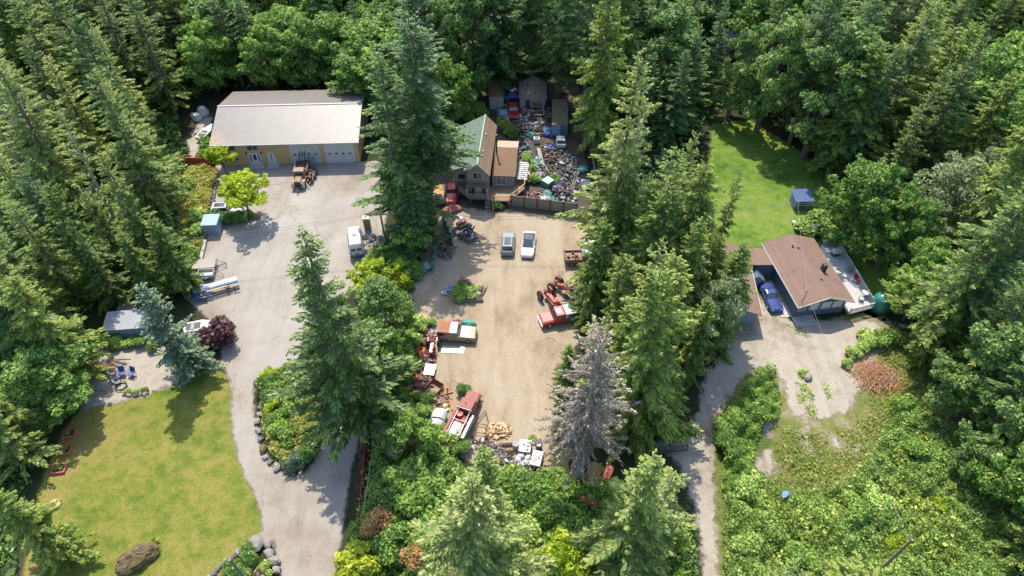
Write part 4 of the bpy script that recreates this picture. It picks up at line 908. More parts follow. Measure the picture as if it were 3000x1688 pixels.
# ------------------------------------------------------------------ brown roofed house, garage, deck
HR = R(8); HX, HY = 34.8, 54.8
t = thing('house', 'dark blue house with a brown gable roof behind the gravel drive', 'building', (HX, HY, 0), HR); W_, D_ = 7.3, 11.5
mb = MB(); gp = [(.45, 0), (.45, 2.75), (W_/2, 3.85), (W_-.45, 2.75), (W_-.45, 0)]
mb.add([(x, .75, z) for x, z in gp]+[(x, D_-.4, z) for x, z in gp], [tuple(range(5)), tuple(range(9, 4, -1))]+[(i, (i+1) % 5, (i+1) % 5+5, i+5) for i in range(5)]); mb.build('wall', M_BLUEW, t)
roof_slab([(0, 0, 2.7), (W_/2, 0, 3.98), (W_/2, D_, 3.98), (0, D_, 2.7)]).build('roof', M_SHINGB, t)
roof_slab([(W_, 0, 2.7), (W_, D_, 2.7), (W_/2, D_, 3.98), (W_/2, 0, 3.98)]).build('roof', M_SHINGB, t)
mb = MB()
for x0, z0, x1, z1 in ((-.02, 2.7, W_/2, 4.0), (W_/2, 4.0, W_+.02, 2.7)):
    mb.add([(x0, -.05, z0-.2), (x1, -.05, z1-.2), (x1, -.05, z1), (x0, -.05, z0), (x0, -.003, z0-.2), (x1, -.003, z1-.2), (x1, -.003, z1), (x0, -.003, z0)], [(0, 1, 2, 3), (7, 6, 5, 4), (3, 2, 6, 7), (0, 4, 5, 1)])
mb.box(-.07, -.003, 0, D_, 2.52, 2.7); mb.build('fascia', M_TRIM, t)
M_BLND = mat('window_blind', (0.50, 0.50, 0.49), 0.6)
for x0, x1 in ((.75, 1.55), (2.2, 3.2), (3.7, 4.8), (5.2, 6.3)): wall_window(t, x0, x1, 1.25, 2.25, .75, M_WHITE, M_BLND if x0 > 2 else GLB, 0)
MB().rbox(4.95, 5.5, 7.3-2.6, 7.3-2.0, 3.2, 4.5, .05).build('chimney', M_DARK, t)
MB().box(.2, 3.0, -.9, .74, 0, .12).build('porch_slab', M_CONC, t)
for x, y in ((3.0, 9.4), (3.5, 8.9), (4.0, 3.2)): MB().tube((x, y, 3.6), (x, y, 4.1), .08, .08, 8).tube((x, y, 4.1), (x, y, 4.16), .15, .15, 8).build('roof_vent', M_BRN, t)
mb = MB().tube((.6, .5, 2.9), (.6, .5, 5.2), .04, .04, 6).tube((.2, .5, 4.9), (1.0, .5, 4.9), .025).tube((.25, .5, 3.0), (.6, .5, 4.2), .02); mb.build('service_mast', M_STEEL, t)
MAST = (HX+.6*cos(HR)-.5*sin(HR), HY+.6*sin(HR)+.5*cos(HR), 5.1)
t = thing('deck', 'white deck with dark mesh railing along the right of the blue house', 'deck', (42.1, 55.7, 0))
dq = [(-.15, -.1), (3.3, 1.0), (2.3, 12.6), (.2, 12.3), (-1.0, 4)]
MB().add([(x, y, .62) for x, y in dq]+[(x, y, .48) for x, y in dq], [tuple(range(5)), tuple(range(9, 4, -1))]+[(i, (i+1) % 5, (i+1) % 5+5, i+5) for i in range(5)]).build('deck_floor', M_DECKL, t)
M_MESH = mat('dark_mesh', (0.10, 0.10, 0.10), 0.7)
for a, b in ((dq[0], dq[1]), (dq[1], dq[2]), (dq[2], dq[3])): railing(t, [a, b], .62, .95, M_TRIM, .16, solid=None)
t = thing('garage', 'grey-walled garage with a low brown roof beside the blue car', 'building', (*P(2235, 924, 2.7), 0), R(-4))
mb = MB(); gp = [(-6.5, 0), (-6.5, 2.65), (-3.4, 3.6), (-.4, 2.65), (-.4, 0)]
mb.add([(x, .9, z) for x, z in gp]+[(x, 11.4, z) for x, z in gp], [tuple(range(5)), tuple(range(9, 4, -1))]+[(i, (i+1) % 5, (i+1) % 5+5, i+5) for i in range(5)]); mb.build('wall', mat('grey_blue_wall', (0.20, 0.245, 0.27), 0.8), t)
roof_slab([(0, 0, 2.62), (0, 11.8, 2.62), (-3.4, 11.8, 3.72), (-3.4, 0, 3.72)]).build('roof', M_SHINGB, t)
roof_slab([(-6.9, 0, 2.62), (-3.4, 0, 3.72), (-3.4, 11.8, 3.72), (-6.9, 11.8, 2.62)]).build('roof', M_SHINGB, t)
roof_slab([(0.01, 8.6, 2.66), (3.4, 8.9, 2.66), (3.4, 11.9, 2.66), (0.01, 11.8, 2.66)]).build('link_roof', M_SHINGB, t)
MB().box(.003, .06, 0, 11.8, 2.45, 2.64).build('fascia', M_TRIM, t)
MB().box(.05, 3.3, 9.2, 9.35, 0, 2.5).build('link_wall', M_BLUEW, t)
t = thing('dog_house', 'small blue gabled kennel between garage and house', 'kennel', (31.6, 60.9, 0), R(-4))
MB().add([(x, y, z) for y in (0, 1.4) for x, z in ((-.8, 0), (-.8, 1.3), (0, 1.9), (.8, 1.3), (.8, 0))], [(0, 1, 2, 3, 4), (9, 8, 7, 6, 5), (0, 5, 6, 1), (3, 8, 9, 4), (1, 6, 7, 2), (2, 7, 8, 3)]).build('wall', M_SHEDB, t)
roof_slab([(-1, -.2, 1.25), (0, -.2, 2.02), (0, 1.6, 2.02), (-1, 1.6, 1.25)], .06).build('roof', M_BLUEW, t); roof_slab([(1, -.2, 1.25), (1, 1.6, 1.25), (0, 1.6, 2.02), (0, -.2, 2.02)], .06).build('roof', M_BLUEW, t)
tag(MB().box(-.7, .7, -3.2, 3.2, 0.03, .10).build('concrete_strip', M_CONC, None, P(2279, 875), R(4)), 'pale concrete strip on the ground beside the blue car', 'slab')
t = thing('water_tank', 'dark green domed water tank at the corner of the white deck', 'tank', (*P(2572, 905), 0))
MB().loft([[(1.15*s*cos(2*pi*i/20), 1.15*s*sin(2*pi*i/20), z) for i in range(20)] for s, z in ((1, 0), (1.02, .8), (1, 1.6), (.9, 2.1), (.65, 2.45), (.3, 2.62), (.05, 2.66))]).build('tank_body', mat('dark_green_plastic', (0.03, 0.17, 0.13), 0.25), t, smooth=True)
MB().tube((0, 0, 2.6), (0, 0, 2.72), .3, .28, 12).build('lid', M_DARK, t)
car('coupe', 'dark blue coupe parked between the garage and the blue house', 'car', (2275, 922), (2236, 838), paint('deep_blue_paint', (0.02, 0.035, 0.15)), L=4.7, W=1.85, H=1.3, belt=.86, hood=.85, cab=(-.30, .12, -.16, .0), tail=.9, nose=.72)
def chair(px, py, h, label, m, rz=0, group=None, s=1.0, name='chair'):
    x, y = P(px, py, h); t = thing(name, label, 'chair', (x, y, h), rz, group)
    MB().rbox(-.3*s, .3*s, -.3*s, .28*s, .38*s, .46*s, .03).build('seat', m, t)
    MB().add([(-.3*s, .22*s, .44*s), (.3*s, .22*s, .44*s), (.3*s, .42*s, 1.0*s), (-.3*s, .42*s, 1.0*s), (-.3*s, .28*s, .44*s), (.3*s, .28*s, .44*s), (.3*s, .48*s, 1.0*s), (-.3*s, .48*s, 1.0*s)], [(0, 1, 2, 3), (7, 6, 5, 4), (0, 3, 7, 4), (1, 5, 6, 2), (2, 6, 7, 3)]).build('backrest', m, t)
    for sx_ in (-1, 1):
        for sy in (-1, 1): MB().tube((sx_*.27*s, sy*.25*s, 0), (sx_*.25*s, sy*.22*s, .4*s), .025, .025, 5).build('leg', M_DARK, t)
        MB().box(sx_*.33*s-.03, sx_*.33*s+.03, -.28*s, .26*s, .6*s, .65*s).build('armrest', m, t)
    return t
chair(2508, 826, .62, 'red garden chair on the white deck', M_RED, .4); chair(2520, 880, .62, 'white garden chair near the front corner of the white deck', M_PLAS, 1.2)
chair(2485, 795, .62, 'grey deck chair in the middle of the white deck', M_WOODG, -1.3)
t = thing('barbecue', 'white covered barbecue at the far end of the white deck', 'barbecue', (*P(2446, 748, .62), .62), .2)
MB().rbox(-.6, .6, -.35, .35, .5, 1.1, .1).build('lid', M_PLAS, t); MB().rbox(-.5, .5, -.3, .3, 0, .5, .04).build('cabinet', M_DARK, t)
t = thing('patio_table', 'small round table near the front end of the white deck', 'table', (*P(2530, 868, .62), .62))
MB().tube((0, 0, .7), (0, 0, .74), .45, .45, 16).build('tabletop', M_PLAS, t); MB().tube((0, 0, 0), (0, 0, .7), .05).build('leg', M_STEEL, t)
t = thing('shed', 'small blue shed with flat dark blue roof on the back lawn', 'shed', (*P(2340, 600), 0), R(4))
MB().box(-1.15, 1.15, -1.0, 1.0, 0, 1.7).build('wall', M_SHEDB, t); roof_slab([(-1.4, -1.3, 1.66), (1.4, -1.3, 1.66), (1.4, 1.2, 2.0), (-1.4, 1.2, 2.0)], .08).build('roof', mat('blue_roof', (0.06, 0.09, 0.19), 0.4), t)
MB().box(-.4, .4, -1.04, -1.003, .05, 1.5).build('door', M_BLUEW, t)
for i, (px, py) in enumerate([(2324, 657), (2328, 669)]):
    t = thing('stool', ['white stool at the edge of the back lawn, nearer the blue shed', 'white stool at the edge of the back lawn, nearer the brown roof'][i], 'stool', (*P(px, py), 0))
    MB().tube((0, 0, .42), (0, 0, .5), .3, .3, 12).build('seat', M_PLAS, t)
    for k in range(4): MB().tube((.2*cos(k*1.57), .2*sin(k*1.57), 0), (.16*cos(k*1.57), .16*sin(k*1.57), .42), .03).build('leg', M_PLAS, t)
shrub('shrub', 2400, 690, 'spreading pale bush behind the blue house', 2.0, sx=1.2); shrub('shrub', 2435, 660, 'bush behind the house, nearer the blue shed', 1.6)
t = thing('clothesline', 'white clothesline frame over the bush behind the blue house', 'frame', (*P(2405, 690), 0), .15)
MB().path([(-2.2, 0, 0), (-2.2, 0, 2.2), (2.2, 0, 2.2), (2.2, 0, 0)], .04).path([(-2.2, 0, 1.9), (2.2, 0, 1.9)], .02).build('frame', M_TRIM, t)
# pale buildings far behind
t = thing('house', 'pale house glimpsed between the dark trunks above the back lawn', 'building', (*P(2155, 172), 0), .05)
MB().box(-3, 3, 0, 6, 0, 2.8).build('wall', M_TRIM, t); roof_slab([(-3.4, -.5, 2.7), (3.4, -.5, 2.7), (3.4, 3, 3.9), (-3.4, 3, 3.9)]).build('roof', mat('slate_roof', (0.16, 0.15, 0.16), 0.8), t); roof_slab([(-3.4, 3.001, 3.9), (3.4, 3.001, 3.9), (3.4, 6.5, 2.7), (-3.4, 6.5, 2.7)]).build('roof', MATS['slate_roof'], t)
wall_window(t, -1.5, .5, 1, 2, 0)
t = thing('house', 'white roofed house at the right edge beyond the trees', 'building', (*P(3040, 165), 0), .1)
MB().box(-4, 6, 0, 7, 0, 2.8).build('wall', M_TRIM, t); roof_slab([(-4.4, -.5, 2.7), (6.4, -.5, 2.7), (6.4, 3.5, 3.9), (-4.4, 3.5, 3.9)]).build('roof', M_WHITE, t); roof_slab([(-4.4, 3.501, 3.9), (6.4, 3.501, 3.9), (6.4, 7.5, 2.7), (-4.4, 7.5, 2.7)]).build('roof', M_WHITE, t)
for i, px in enumerate((2972, 2996)):
    t = thing('picnic_table', ['orange topped picnic table in the clearing at the right edge, further left', 'orange topped picnic table in the clearing, touching the right edge'][i], 'table', (*P(px, 382), 0), .1)
    MB().box(-.9, .9, -.35, .35, .72, .78).build('tabletop', M_ORNG, t)
    for s in (-1, 1): MB().box(-.9, .9, s*.7-.12, s*.7+.12, .42, .46).build('bench', M_BRN, t); MB().box(s*.7-.04, s*.7+.04, -.7, .7, 0, .72).build('leg', M_BRN, t)
sheet('far_patio', [(2950, 370), (3040, 360), (3060, 450), (2960, 440)], 0.022, GRAV, 0.5)
# ------------------------------------------------------------------ paved yard
def lshape(px, py): return (*P(px, py), 0)
# old truck: narrow hood, round wings, square cab, flat bed with a hoist frame
(cx, cy), rz, Lt = line((876, 556), (892, 492))
t = thing('truck', 'antique brown flatbed truck parked in the barn shadow', 'truck', (cx, cy, 0), rz)
M_OLD = mat('drab_brown_paint', (0.27, 0.19, 0.125), 0.8, dirt=(0.15, 0.09, 0.06), dirt_amt=0.5)
MB().rbox(1.0, 2.7, -.52, .52, .75, 1.45, .14).build('hood', M_OLD, t)
MB().rbox(2.66, 2.76, -.42, .42, .65, 1.4, .04).build('grille', M_DARK, t)
MB().rbox(-.15, 1.02, -.82, .82, .7, 1.25, .1).build('cab_base', M_OLD, t)
MB().loft([[(-.1, -.8, 1.25), (.95, -.8, 1.25), (.95, .8, 1.25), (-.1, .8, 1.25)], [(-.05, -.72, 1.95), (.82, -.72, 1.95), (.82, .72, 1.95), (-.05, .72, 1.95)]]).build('cabin', M_OLD, t)
MB().rbox(-.15, .98, -.8, .8, 1.94, 2.1, .07).build('roof', M_OLD, t)
mb = MB(); quad_on(mb, [(.95, -.8, 1.25), (.95, .8, 1.25), (.82, .72, 1.95), (.82, -.72, 1.95)], .12, .012); mb.build('windscreen', GL, t)
for s in (-1, 1):
    MB().loft([[(1.15, s*.5, .6), (1.15, s*1.0, .6), (1.15, s*1.0, .95), (1.15, s*.5, .95)], [(1.7, s*.5, 1.0), (1.7, s*1.02, 1.0), (1.7, s*1.02, 1.1), (1.7, s*.5, 1.1)], [(2.3, s*.5, 1.0), (2.3, s*1.02, 1.0), (2.3, s*1.02, 1.1), (2.3, s*.5, 1.1)], [(2.75, s*.5, .6), (2.75, s*.98, .6), (2.75, s*.98, .75), (2.75, s*.5, .75)]]).build('fender', M_OLD, t)
    MB().ball((2.72, s*.66, 1.12), .13, .16, .16, n=10).build('headlight', M_CHR, t, smooth=True)
    wheel(t, 1.95, s*.82, .45, .45, .2, M_OLD); wheel(t, -2.0, s*.85, .45, .45, .25, M_OLD)
    MB().box(-3.0, -.25, s*.95-.05, s*.95+.05, 1.1, 1.5).build('bed_rail', M_OLD, t)
MB().box(-3.1, -.25, -1.0, 1.0, .95, 1.1).build('flat_bed', stripes('truck_bed_boards', (0.10, 0.05, 0.04), (0.06, 0.035, 0.03), 0.25, 'Y', 0.9), t)
MB().box(2.85, 2.98, -1.05, 1.05, .5, .68).build('bumper', M_STEEL, t)
mb = MB().path([(2.95, -.2, .55), (3.7, 0, .5), (2.95, .2, .55)], .05).tube((3.6, 0, .5), (4.0, 0, .5), .06); mb.build('tow_bar', M_DARK, t)
mb = MB()
for y in (-.45, .45): mb.path([(-2.8, y, 1.1), (-3.0, y, 2.2), (-4.3, y*.6, 2.5)], .06)
for k in range(4): mb.tube((-3.1-.35*k, -.4, 2.22+.09*k), (-3.1-.35*k, .4, 2.22+.09*k), .03)
mb.build('hoist', M_DARK, t)
(cx, cy), rz, _ = line((905, 545), (918, 500))
t = thing('equipment_trailer', 'dark cluttered equipment trailer right beside the antique brown truck', 'trailer', (cx, cy, 0), rz)
MB().box(-1.8, 1.5, -.6, .6, .5, .62).build('chassis', M_DARK, t)
for s in (-1, 1):
    for x in (-.9, 0.1): wheel(t, x, s*.78, .36, .36, .2)
mb = MB(); rr = random.Random(4)
for i in range(16): x, y = rr.uniform(-1.6, 1.3), rr.uniform(-.5, .5); mb.rbox(x-.2, x+.2, y-.12, y+.12, .62, .75+rr.random()*.5, .04)
mb.build('machinery', M_RUST, t)
mb = MB().path([(1.4, -.4, .55), (2.6, 0, .5), (1.4, .4, .55)], .05); mb.build('tongue', M_STEEL, t)
mb = MB()
for y in (-.35, .35): mb.path([(-1.7, y, .6), (-2.4, y, 2.4)], .05)
for k in range(5): mb.tube((-1.8-.12*k, -.35, .95+.3*k), (-1.8-.12*k, .35, .95+.3*k), .03)
mb.build('ramp', M_DARK, t)
car('station_wagon', 'white station wagon parked behind the clipped hedge', 'car', (714, 620), (622, 626), M_PLAS, L=4.5, W=1.8, H=1.5, cab=(-.42, .16, -.38, .03), belt=.92, sunroof=True)
hm = [shrubmesh(90+i, 1.5, 1.35, L_HEDG, 3600, 0.16, 12, 1.0) for i in range(2)]
for i, (px, py, s) in enumerate([(628, 648, 1.0), (652, 650, 1.05), (678, 650, 1.0), (703, 646, 1.0), (722, 640, .85)]):
    put(hm[i % 2], ('stems', 'foliage'), 'hedge_bush', ['dark hedge bush at the left end, next to the blue container', 'second hedge bush from the left in front of the white wagon', 'middle hedge bush in front of the white wagon', 'fourth hedge bush, left of the lime tree trunk', 'small hedge bush at the foot of the lime green tree'][i], 'hedge', *P(px, py), s, i*1.3, 'hedge bushes in front of the white wagon')
for i, (px, py) in enumerate(((747, 640), (757, 637))): shrub('brown', px, py, ['red flowering plant at the foot of the lime tree', 'red flowering plant just right of the first one'][i], .28, 'plant', name='flower')
# blue-grey container
t = thing('container', 'small blue-grey metal bin with ribbed front at the left edge of the yard', 'container', (*P(623, 690), 0), R(4))
MB().box(-1.05, 1.05, 0, 2.3, .05, 1.85).build('bin_body', stripes('ribbed_bin', (0.13, 0.19, 0.26), (0.30, 0.38, 0.45), 0.26, 'X', 0.6, width=0.3), t)
MB().rbox(-1.12, 1.12, -.06, 2.36, 1.85, 1.95, .03).build('lid', paint('pale_blue_lid', (0.21, 0.29, 0.35)), t)
# camper van
(cx, cy), rz, _ = line((1043, 688), (1049, 752))
t = thing('camper_van', 'white high roof camper van seen from behind on the paved yard', 'van', (cx, cy, 0), rz); w2 = .98
M_VAN = paint('van_white', (0.52, 0.52, 0.51))
def vr(x, hw, z0, z1, k=.80): return [(x, -hw*.94, z0), (x, -hw, z0+.2), (x, -hw, 1.3), (x, -hw*k, z1-.1), (x, -hw*k*.85, z1), (x, hw*k*.85, z1), (x, hw*k, z1-.1), (x, hw, 1.3), (x, hw, z0+.2), (x, hw*.94, z0)]
MB().loft([vr(-2.55, w2*.97, .4, 2.35), vr(-2.4, w2, .35, 2.55), vr(.9, w2, .35, 2.6), vr(1.35, w2, .35, 2.3), vr(1.9, w2*.97, .35, 1.45, .9), vr(2.5, w2*.93, .35, 1.25, .9), vr(2.6, w2*.9, .4, 1.05, .9)]).build('body', M_VAN, t)
mb = MB(); quad_on(mb, [(1.36, -w2*.76, 2.2), (1.9, -w2*.86, 1.42), (1.9, w2*.86, 1.42), (1.36, w2*.76, 2.2)], .06, .03); mb.build('windscreen', GL, t)
for y0 in (-.72, .08): MB().box(-2.60, -2.545, y0, y0+.64, 1.32, 1.80).build('rear_window', GL, t)
for s in (-1, 1):
    for x0 in (-1.9, -.4): MB().box(x0, x0+1.1, s*w2*.97-.04, s*w2*.97+.04, 1.35, 1.75).build('side_window', GL, t)
    MB().box(-2.3, 2.2, s*w2-.01, s*w2+.02, 1.05, 1.15).build('stripe', M_BRN, t)
    MB().box(-2.6, -2.54, s*.82-.08, s*.82+.08, .8, 1.15).build('tail_light', M_RED, t)
    for x in (-1.5, 1.75): wheel(t, x, s*(w2-.1), .36, .36, .22)
MB().box(-.9, -.3, -.3, .3, 2.6, 2.68).build('roof_hatch', M_TARPG, t)
MB().box(-2.72, -2.56, -.9, .9, .45, .62).build('bumper', M_STEEL, t); MB().box(-2.6, -2.545, -.25, .25, .75, .92).build('number_plate', M_DARK, t)
mb = MB().path([(-2.2, .99, 1.9), (.9, .99, 1.95)], .05); mb.build('awning', M_TARPG, t)
t = thing('cabinet', 'tan upright cabinet under the hanging branch above the camper van', 'cabinet', (*P(1078, 668), 0), .1)
MB().rbox(-.45, .45, -.4, .4, 0, 1.9, .05).build('cabinet_body', M_TAN, t); MB().rbox(-.5, .5, -.45, .45, 1.9, 2.0, .03).build('lid', M_TRIM, t)
# kerb wall of stones up the left edge
kr = random.Random(3)
stm = []
for i in range(5):
    o = MB().ball((0, 0, .2), .42, .34, .32, n=9, k=5, jit=.32, rn=kr).build('boulder', M_STONE if i % 2 else M_STONEL); stm.append(o.data); bpy.data.objects.remove(o)
mossy = stm[0].copy(); mossy.materials.clear(); mossy.materials.append(M_MOSSR)
def rock(px, py, s, label, cat='rock', group=None, name='boulder', me=None, z=0, sx=1.0, rz=None):
    o = bpy.data.objects.new(name, me or kr.choice(stm)); COL.objects.link(o); o.location = (*P(px, py), z)
    o.scale = (s*sx, s, s*.85); o.rotation_euler[2] = kr.uniform(0, 6) if rz is None else rz
    return tag(o, label, cat, group)
for i in range(13):
    f = i/12; rock(640-26*f-4*sin(f*6), 535+112*f, .8, 'grey stone in the low retaining row left of the lime tree and wagon', group='stones of the low retaining row', rz=1.5, sx=1.3, name='retaining_stone')
t = thing('retaining_wall', 'short white retaining wall below the blue container', 'wall', (*P(604, 710), 0), R(-82))
for i in range(2): MB().rbox(i*2.2, i*2.2+2.1, -.2, .2, 0, .5, .04).build('block', M_CONC, t)
t = thing('red_fence', 'dark red board fence at the left corner of the barn', 'fence', (*P(538, 482), 0), R(-2))
for i in range(2): MB().box(i*2.5, i*2.5+2.48, -.05, .05, .05, 1.35).build('panel', mat('dark_red_boards', (0.34, 0.035, 0.03), 0.7), t)
for i in range(3): MB().box(i*2.5-.06, i*2.5+.06, .051, .16, 0, 1.45).build('post', M_BRN, t)
for i, (px, py, s) in enumerate([(581, 352, 1.4), (597, 338, 1.8), (570, 345, 1.0)]):
    tag(MB().loft([[(s*q*cos(a*pi/5)*.6, s*q*sin(a*pi/5)*.6, s*z) for a in range(10)] for q, z in ((.9, 0), (1, .3), (.6, .8), (.1, 1))]).build('bulk_bag', M_PLAS, None, P(px, py)), ['white filled bulk bag behind the left end of the barn', 'largest white bulk bag behind the barn, nearest the wall', 'small white bulk bag left of the others behind the barn'][i], 'bag')
t = thing('boat', 'white boat bow poking out behind the left barn wall', 'boat', (*P(606, 400), 0), 1.3)
def boat(t, s=1.0, m=None):
    MB().loft([[(-1.8*s, -.7*s, .5*s), (-1.8*s, 0, .2*s), (-1.8*s, .7*s, .5*s), (-1.8*s, .75*s, .95*s), (-1.8*s, -.75*s, .95*s)], [(.4*s, -.75*s, .5*s), (.4*s, 0, .2*s), (.4*s, .75*s, .5*s), (.4*s, .85*s, 1.0*s), (.4*s, -.85*s, 1.0*s)], [(2.1*s, -.06, .85*s), (2.1*s, 0, .7*s), (2.1*s, .06, .85*s), (2.1*s, .1, 1.1*s), (2.1*s, -.1, 1.1*s)]]).build('hull', m or M_PLAS, t)
    MB().box(-1.5*s, .2*s, -.5*s, .5*s, .98*s, 1.02*s).build('cockpit', M_DARK, t); MB().box(-.9*s, -.5*s, -.6*s, .6*s, 1.02*s, 1.1*s).build('seat', M_TARPG, t)
boat(t)
t = thing('boat', 'white boat half hidden behind the blue spruce', 'boat', (*P(590, 968), 0), .2); boat(t, 1.0)
# trailers at the left edge
t = thing('utility_trailer', 'low trailer with grey board deck at the left edge of the yard', 'trailer', (*P(603, 786), 0), R(8))
MB().box(-1.4, 1.5, -.85, .9, .75, .9).build('deck_boards', stripes('grey_boards', (0.33, 0.30, 0.26), (0.2, 0.18, 0.16), 0.3, 'Y', 0.9), t)
for s in (-1, 1): wheel(t, -.2, s*.85, .33, .33, .18)
mb = MB().path([(1.5, -.6, .7), (2.8, 0, .5), (1.5, .6, .7)], .045).tube((2.7, 0, .1), (2.7, 0, .75), .04).path([(1.6, -.8, .7), (1.6, .8, .7)], .05); mb.build('tongue', M_DARK, t)
t = thing('box_trailer', 'small beige box trailer between the board deck trailer and the white beams', 'trailer', (*P(606, 812), 0), R(6))
mb = MB(); mb.box(-.9, 1.1, -.65, -.6, .45, .95).box(-.9, 1.1, .6, .65, .45, .95).box(-.9, -.85, -.599, .599, .45, .95).box(1.05, 1.1, -.599, .599, .45, .95).box(-.849, 1.049, -.599, .599, .45, .5); mb.build('tub', M_TRIM, t)
for s in (-1, 1): wheel(t, .1, s*.75, .3, .3, .16); MB().rbox(-.3, .5, s*.75-.12, s*.75+.12, .62, .7, .03).build('mudguard', M_TRIM, t)
mb = MB().path([(1.1, -.4, .5), (2.2, 0, .45), (1.1, .4, .5)], .04).tube((2.2, 0, 0), (2.2, 0, .6), .03); mb.build('tongue', M_WOOD, t)
MB().box(-2.0, -.95, -.5, .5, .02, .5).build('side_box', M_BRN, t)
t = thing('boat_trailer', 'blue boat trailer with double wheels and long tongue, loaded with white dock beams', 'trailer', (*P(592, 868), 0), R(12))
for s in (-1, 1):
    MB().box(-1.6, 1.6, s*.75-.05, s*.75+.05, .5, .62).build('frame_rail', M_BLUE, t)
    for x in (-.35, .42): wheel(t, x, s*.95, .31, .31, .18)
    MB().rbox(-.8, .85, s*.95-.14, s*.95+.14, .66, .74, .03).build('mudguard', M_BLUE, t)
for x in (-1.5, -.6, .4, 1.3): MB().box(x-.05, x+.05, -.699, .699, .63, .72).build('cross_bar', M_BLUE, t)
for y in (-.35, .25): MB().rbox(-1.7, 1.2, y-.1, y+.1, .73, .9, .03).build('bunk', M_BLUE, t)
mb = MB().path([(1.5, -.7, .55), (4.4, 0, .55)], .05).path([(1.5, .7, .55), (4.4, 0, .55)], .05).tube((4.2, 0, .1), (4.2, 0, .9), .05).rbox(4.3, 4.8, -.08, .08, .48, .6, .02); mb.build('tongue', M_DARK, t)
MB().rbox(3.2, 3.6, -.1, .35, .62, .9, .03).build('winch', M_RUST, t)
(cx, cy), rz, Lb = line((697, 822), (566, 858), .9)
for i, (off, m, nm) in enumerate([(.45, M_PLAS, 'upper'), (.08, M_PLAS, 'lower')]):
    o = MB().rbox(-Lb/2, Lb/2, off-.17, off+.17, .93, 1.15, .04).build('dock_beam', m, None, (cx, cy), rz); tag(o, 'long white plastic beam on the blue trailer, %s of two side by side' % ('far one' if i == 0 else 'near one'), 'beam', 'white beams on the blue boat trailer')
tag(MB().rbox(-Lb/2+.2, Lb/2, -.24, -.12, .80, 1.08, .02).build('blue_beam', M_LBLUE, None, (cx, cy), rz), 'thin light blue beam in front of the white beams', 'beam')
tag(MB().box(-1.3, 1.4, -.62, -.40, .92, 1.0).build('plank', M_WOOD, None, (cx, cy), rz), 'orange-brown plank on the boat trailer below the beams', 'plank')
tag(MB().loft([[(-.9, -.35, 0), (.9, -.3, 0), (.8, .35, 0), (-.8, .3, 0)], [(-.6, -.2, .3), (.7, -.2, .25), (.5, .2, .3), (-.6, .2, .35)]]).build('tarp', M_BLUE, None, (*P(598, 846, .9), .93), .2), 'crumpled blue tarp on the boat trailer', 'tarp')
# grey shed with pen
t = thing('shed', 'grey shed with pale metal roof in the shade left of the blue spruce', 'shed', (*P(328, 998), 0), R(6))
MB().box(0, 4.9, 0, 2.3, 0, 2.1).build('wall', M_SHEDB, t)
roof_slab([(-.25, -.25, 2.15), (5.1, -.25, 2.15), (5.1, 2.5, 2.5), (-.25, 2.5, 2.5)], .08).build('roof', stripes('shed_roof', (0.24, 0.25, 0.265), (0.18, 0.19, 0.2), 0.3, 'X', 0.5), t)
MB().box(2.6, 2.7, -.04, -.003, .1, 1.9).box(3.4, 3.5, -.04, -.003, .1, 1.9).build('door', M_TRIM, t)
mb = MB()
for a in ((0, 2.35, 0, 2.45, 0, 5.2), (4.8, 2.35, 0, 4.9, 0, 5.2)): mb.box(a[0], a[3], 2.52, 5.2, 0, 1.3)
mb.box(.1, 4.799, 5.1, 5.2, 0, 1.3); mb.build('pen_wall', M_WOODG, t)
MB().box(1.9, 2.5, 2.7, 3.2, 0, .5).box(2.7, 3.1, 2.8, 3.3, 0, .35).build('stored_crate', M_ORNG, t)
for i, (px, py, s) in enumerate([(285, 1005, .9), (330, 1012, 1.1), (375, 1010, 1.0), (415, 1010, .9), (455, 1015, .9)]):
    shrub('dshrub' if i != 2 else 'shrub', px, py, ['leftmost bush in the row below the grey shed', 'second bush in the row below the grey shed', 'bright green bush in the row below the grey shed', 'fourth bush in the row below the grey shed', 'bush below the shed, nearest the blue spruce'][i], s*.8)
# patio things
def sticks(name, label, cat, px, py, n, ln, m, rad, seed, h=.5, thick=.03, rzr=(0, 3.14)):
    r = random.Random(seed); mb = MB()
    for i in range(n):
        a = r.uniform(*rzr); q = rad*r.random()**.6; b = r.uniform(0, 6.28); x, y = q*cos(b), q*sin(b)*.8; z = r.random()*h*(1-q/rad*.7)+.05; L_ = ln*r.uniform(.5, 1.1)/2; dz = r.uniform(-.12, .12)*L_
        mb.tube((x-cos(a)*L_, y-sin(a)*L_, max(.03, z-dz)), (x+cos(a)*L_, y+sin(a)*L_, max(.03, z+dz)), thick*r.uniform(.6, 1.3), thick*.5, 4)
    return tag(mb.build(name, m, None, P(px, py)), label, cat)
sticks('brush_pile', 'reddish brown brush pile on the gravel patio', 'brush pile', 306, 1084, 150, 1.6, mat('dry_brush', (0.30, 0.17, 0.11), 0.9, var=0.4), 1.3, 1, .6, .025)
sticks('driftwood', 'pale weathered driftwood lying above the blue camp chairs', 'wood', 338, 1058, 9, 2.0, M_WOODG, .8, 2, .3, .08, (2.4, 3.2))
chair(361, 1100, 0, 'blue camp chair, left of the pair on the patio', M_BLUE, .2, s=1.15, name='camp_chair'); chair(389, 1101, 0, 'blue camp chair, right of the pair on the patio', M_BLUE, -.3, s=1.15, name='camp_chair')
for i, (px, py) in enumerate([(333, 1098), (341, 1112), (348, 1124)]): chair(px, py, 0, ['grey folding chair nearest the brush pile', 'middle grey folding chair left of the blue chairs', 'grey folding chair nearest the fire pit'][i], M_TARPG, 2.2, s=.85, name='folding_chair')
t = thing('fire_pit', 'round iron fire pit below the grey folding chairs', 'fire pit', (*P(357, 1134), 0))
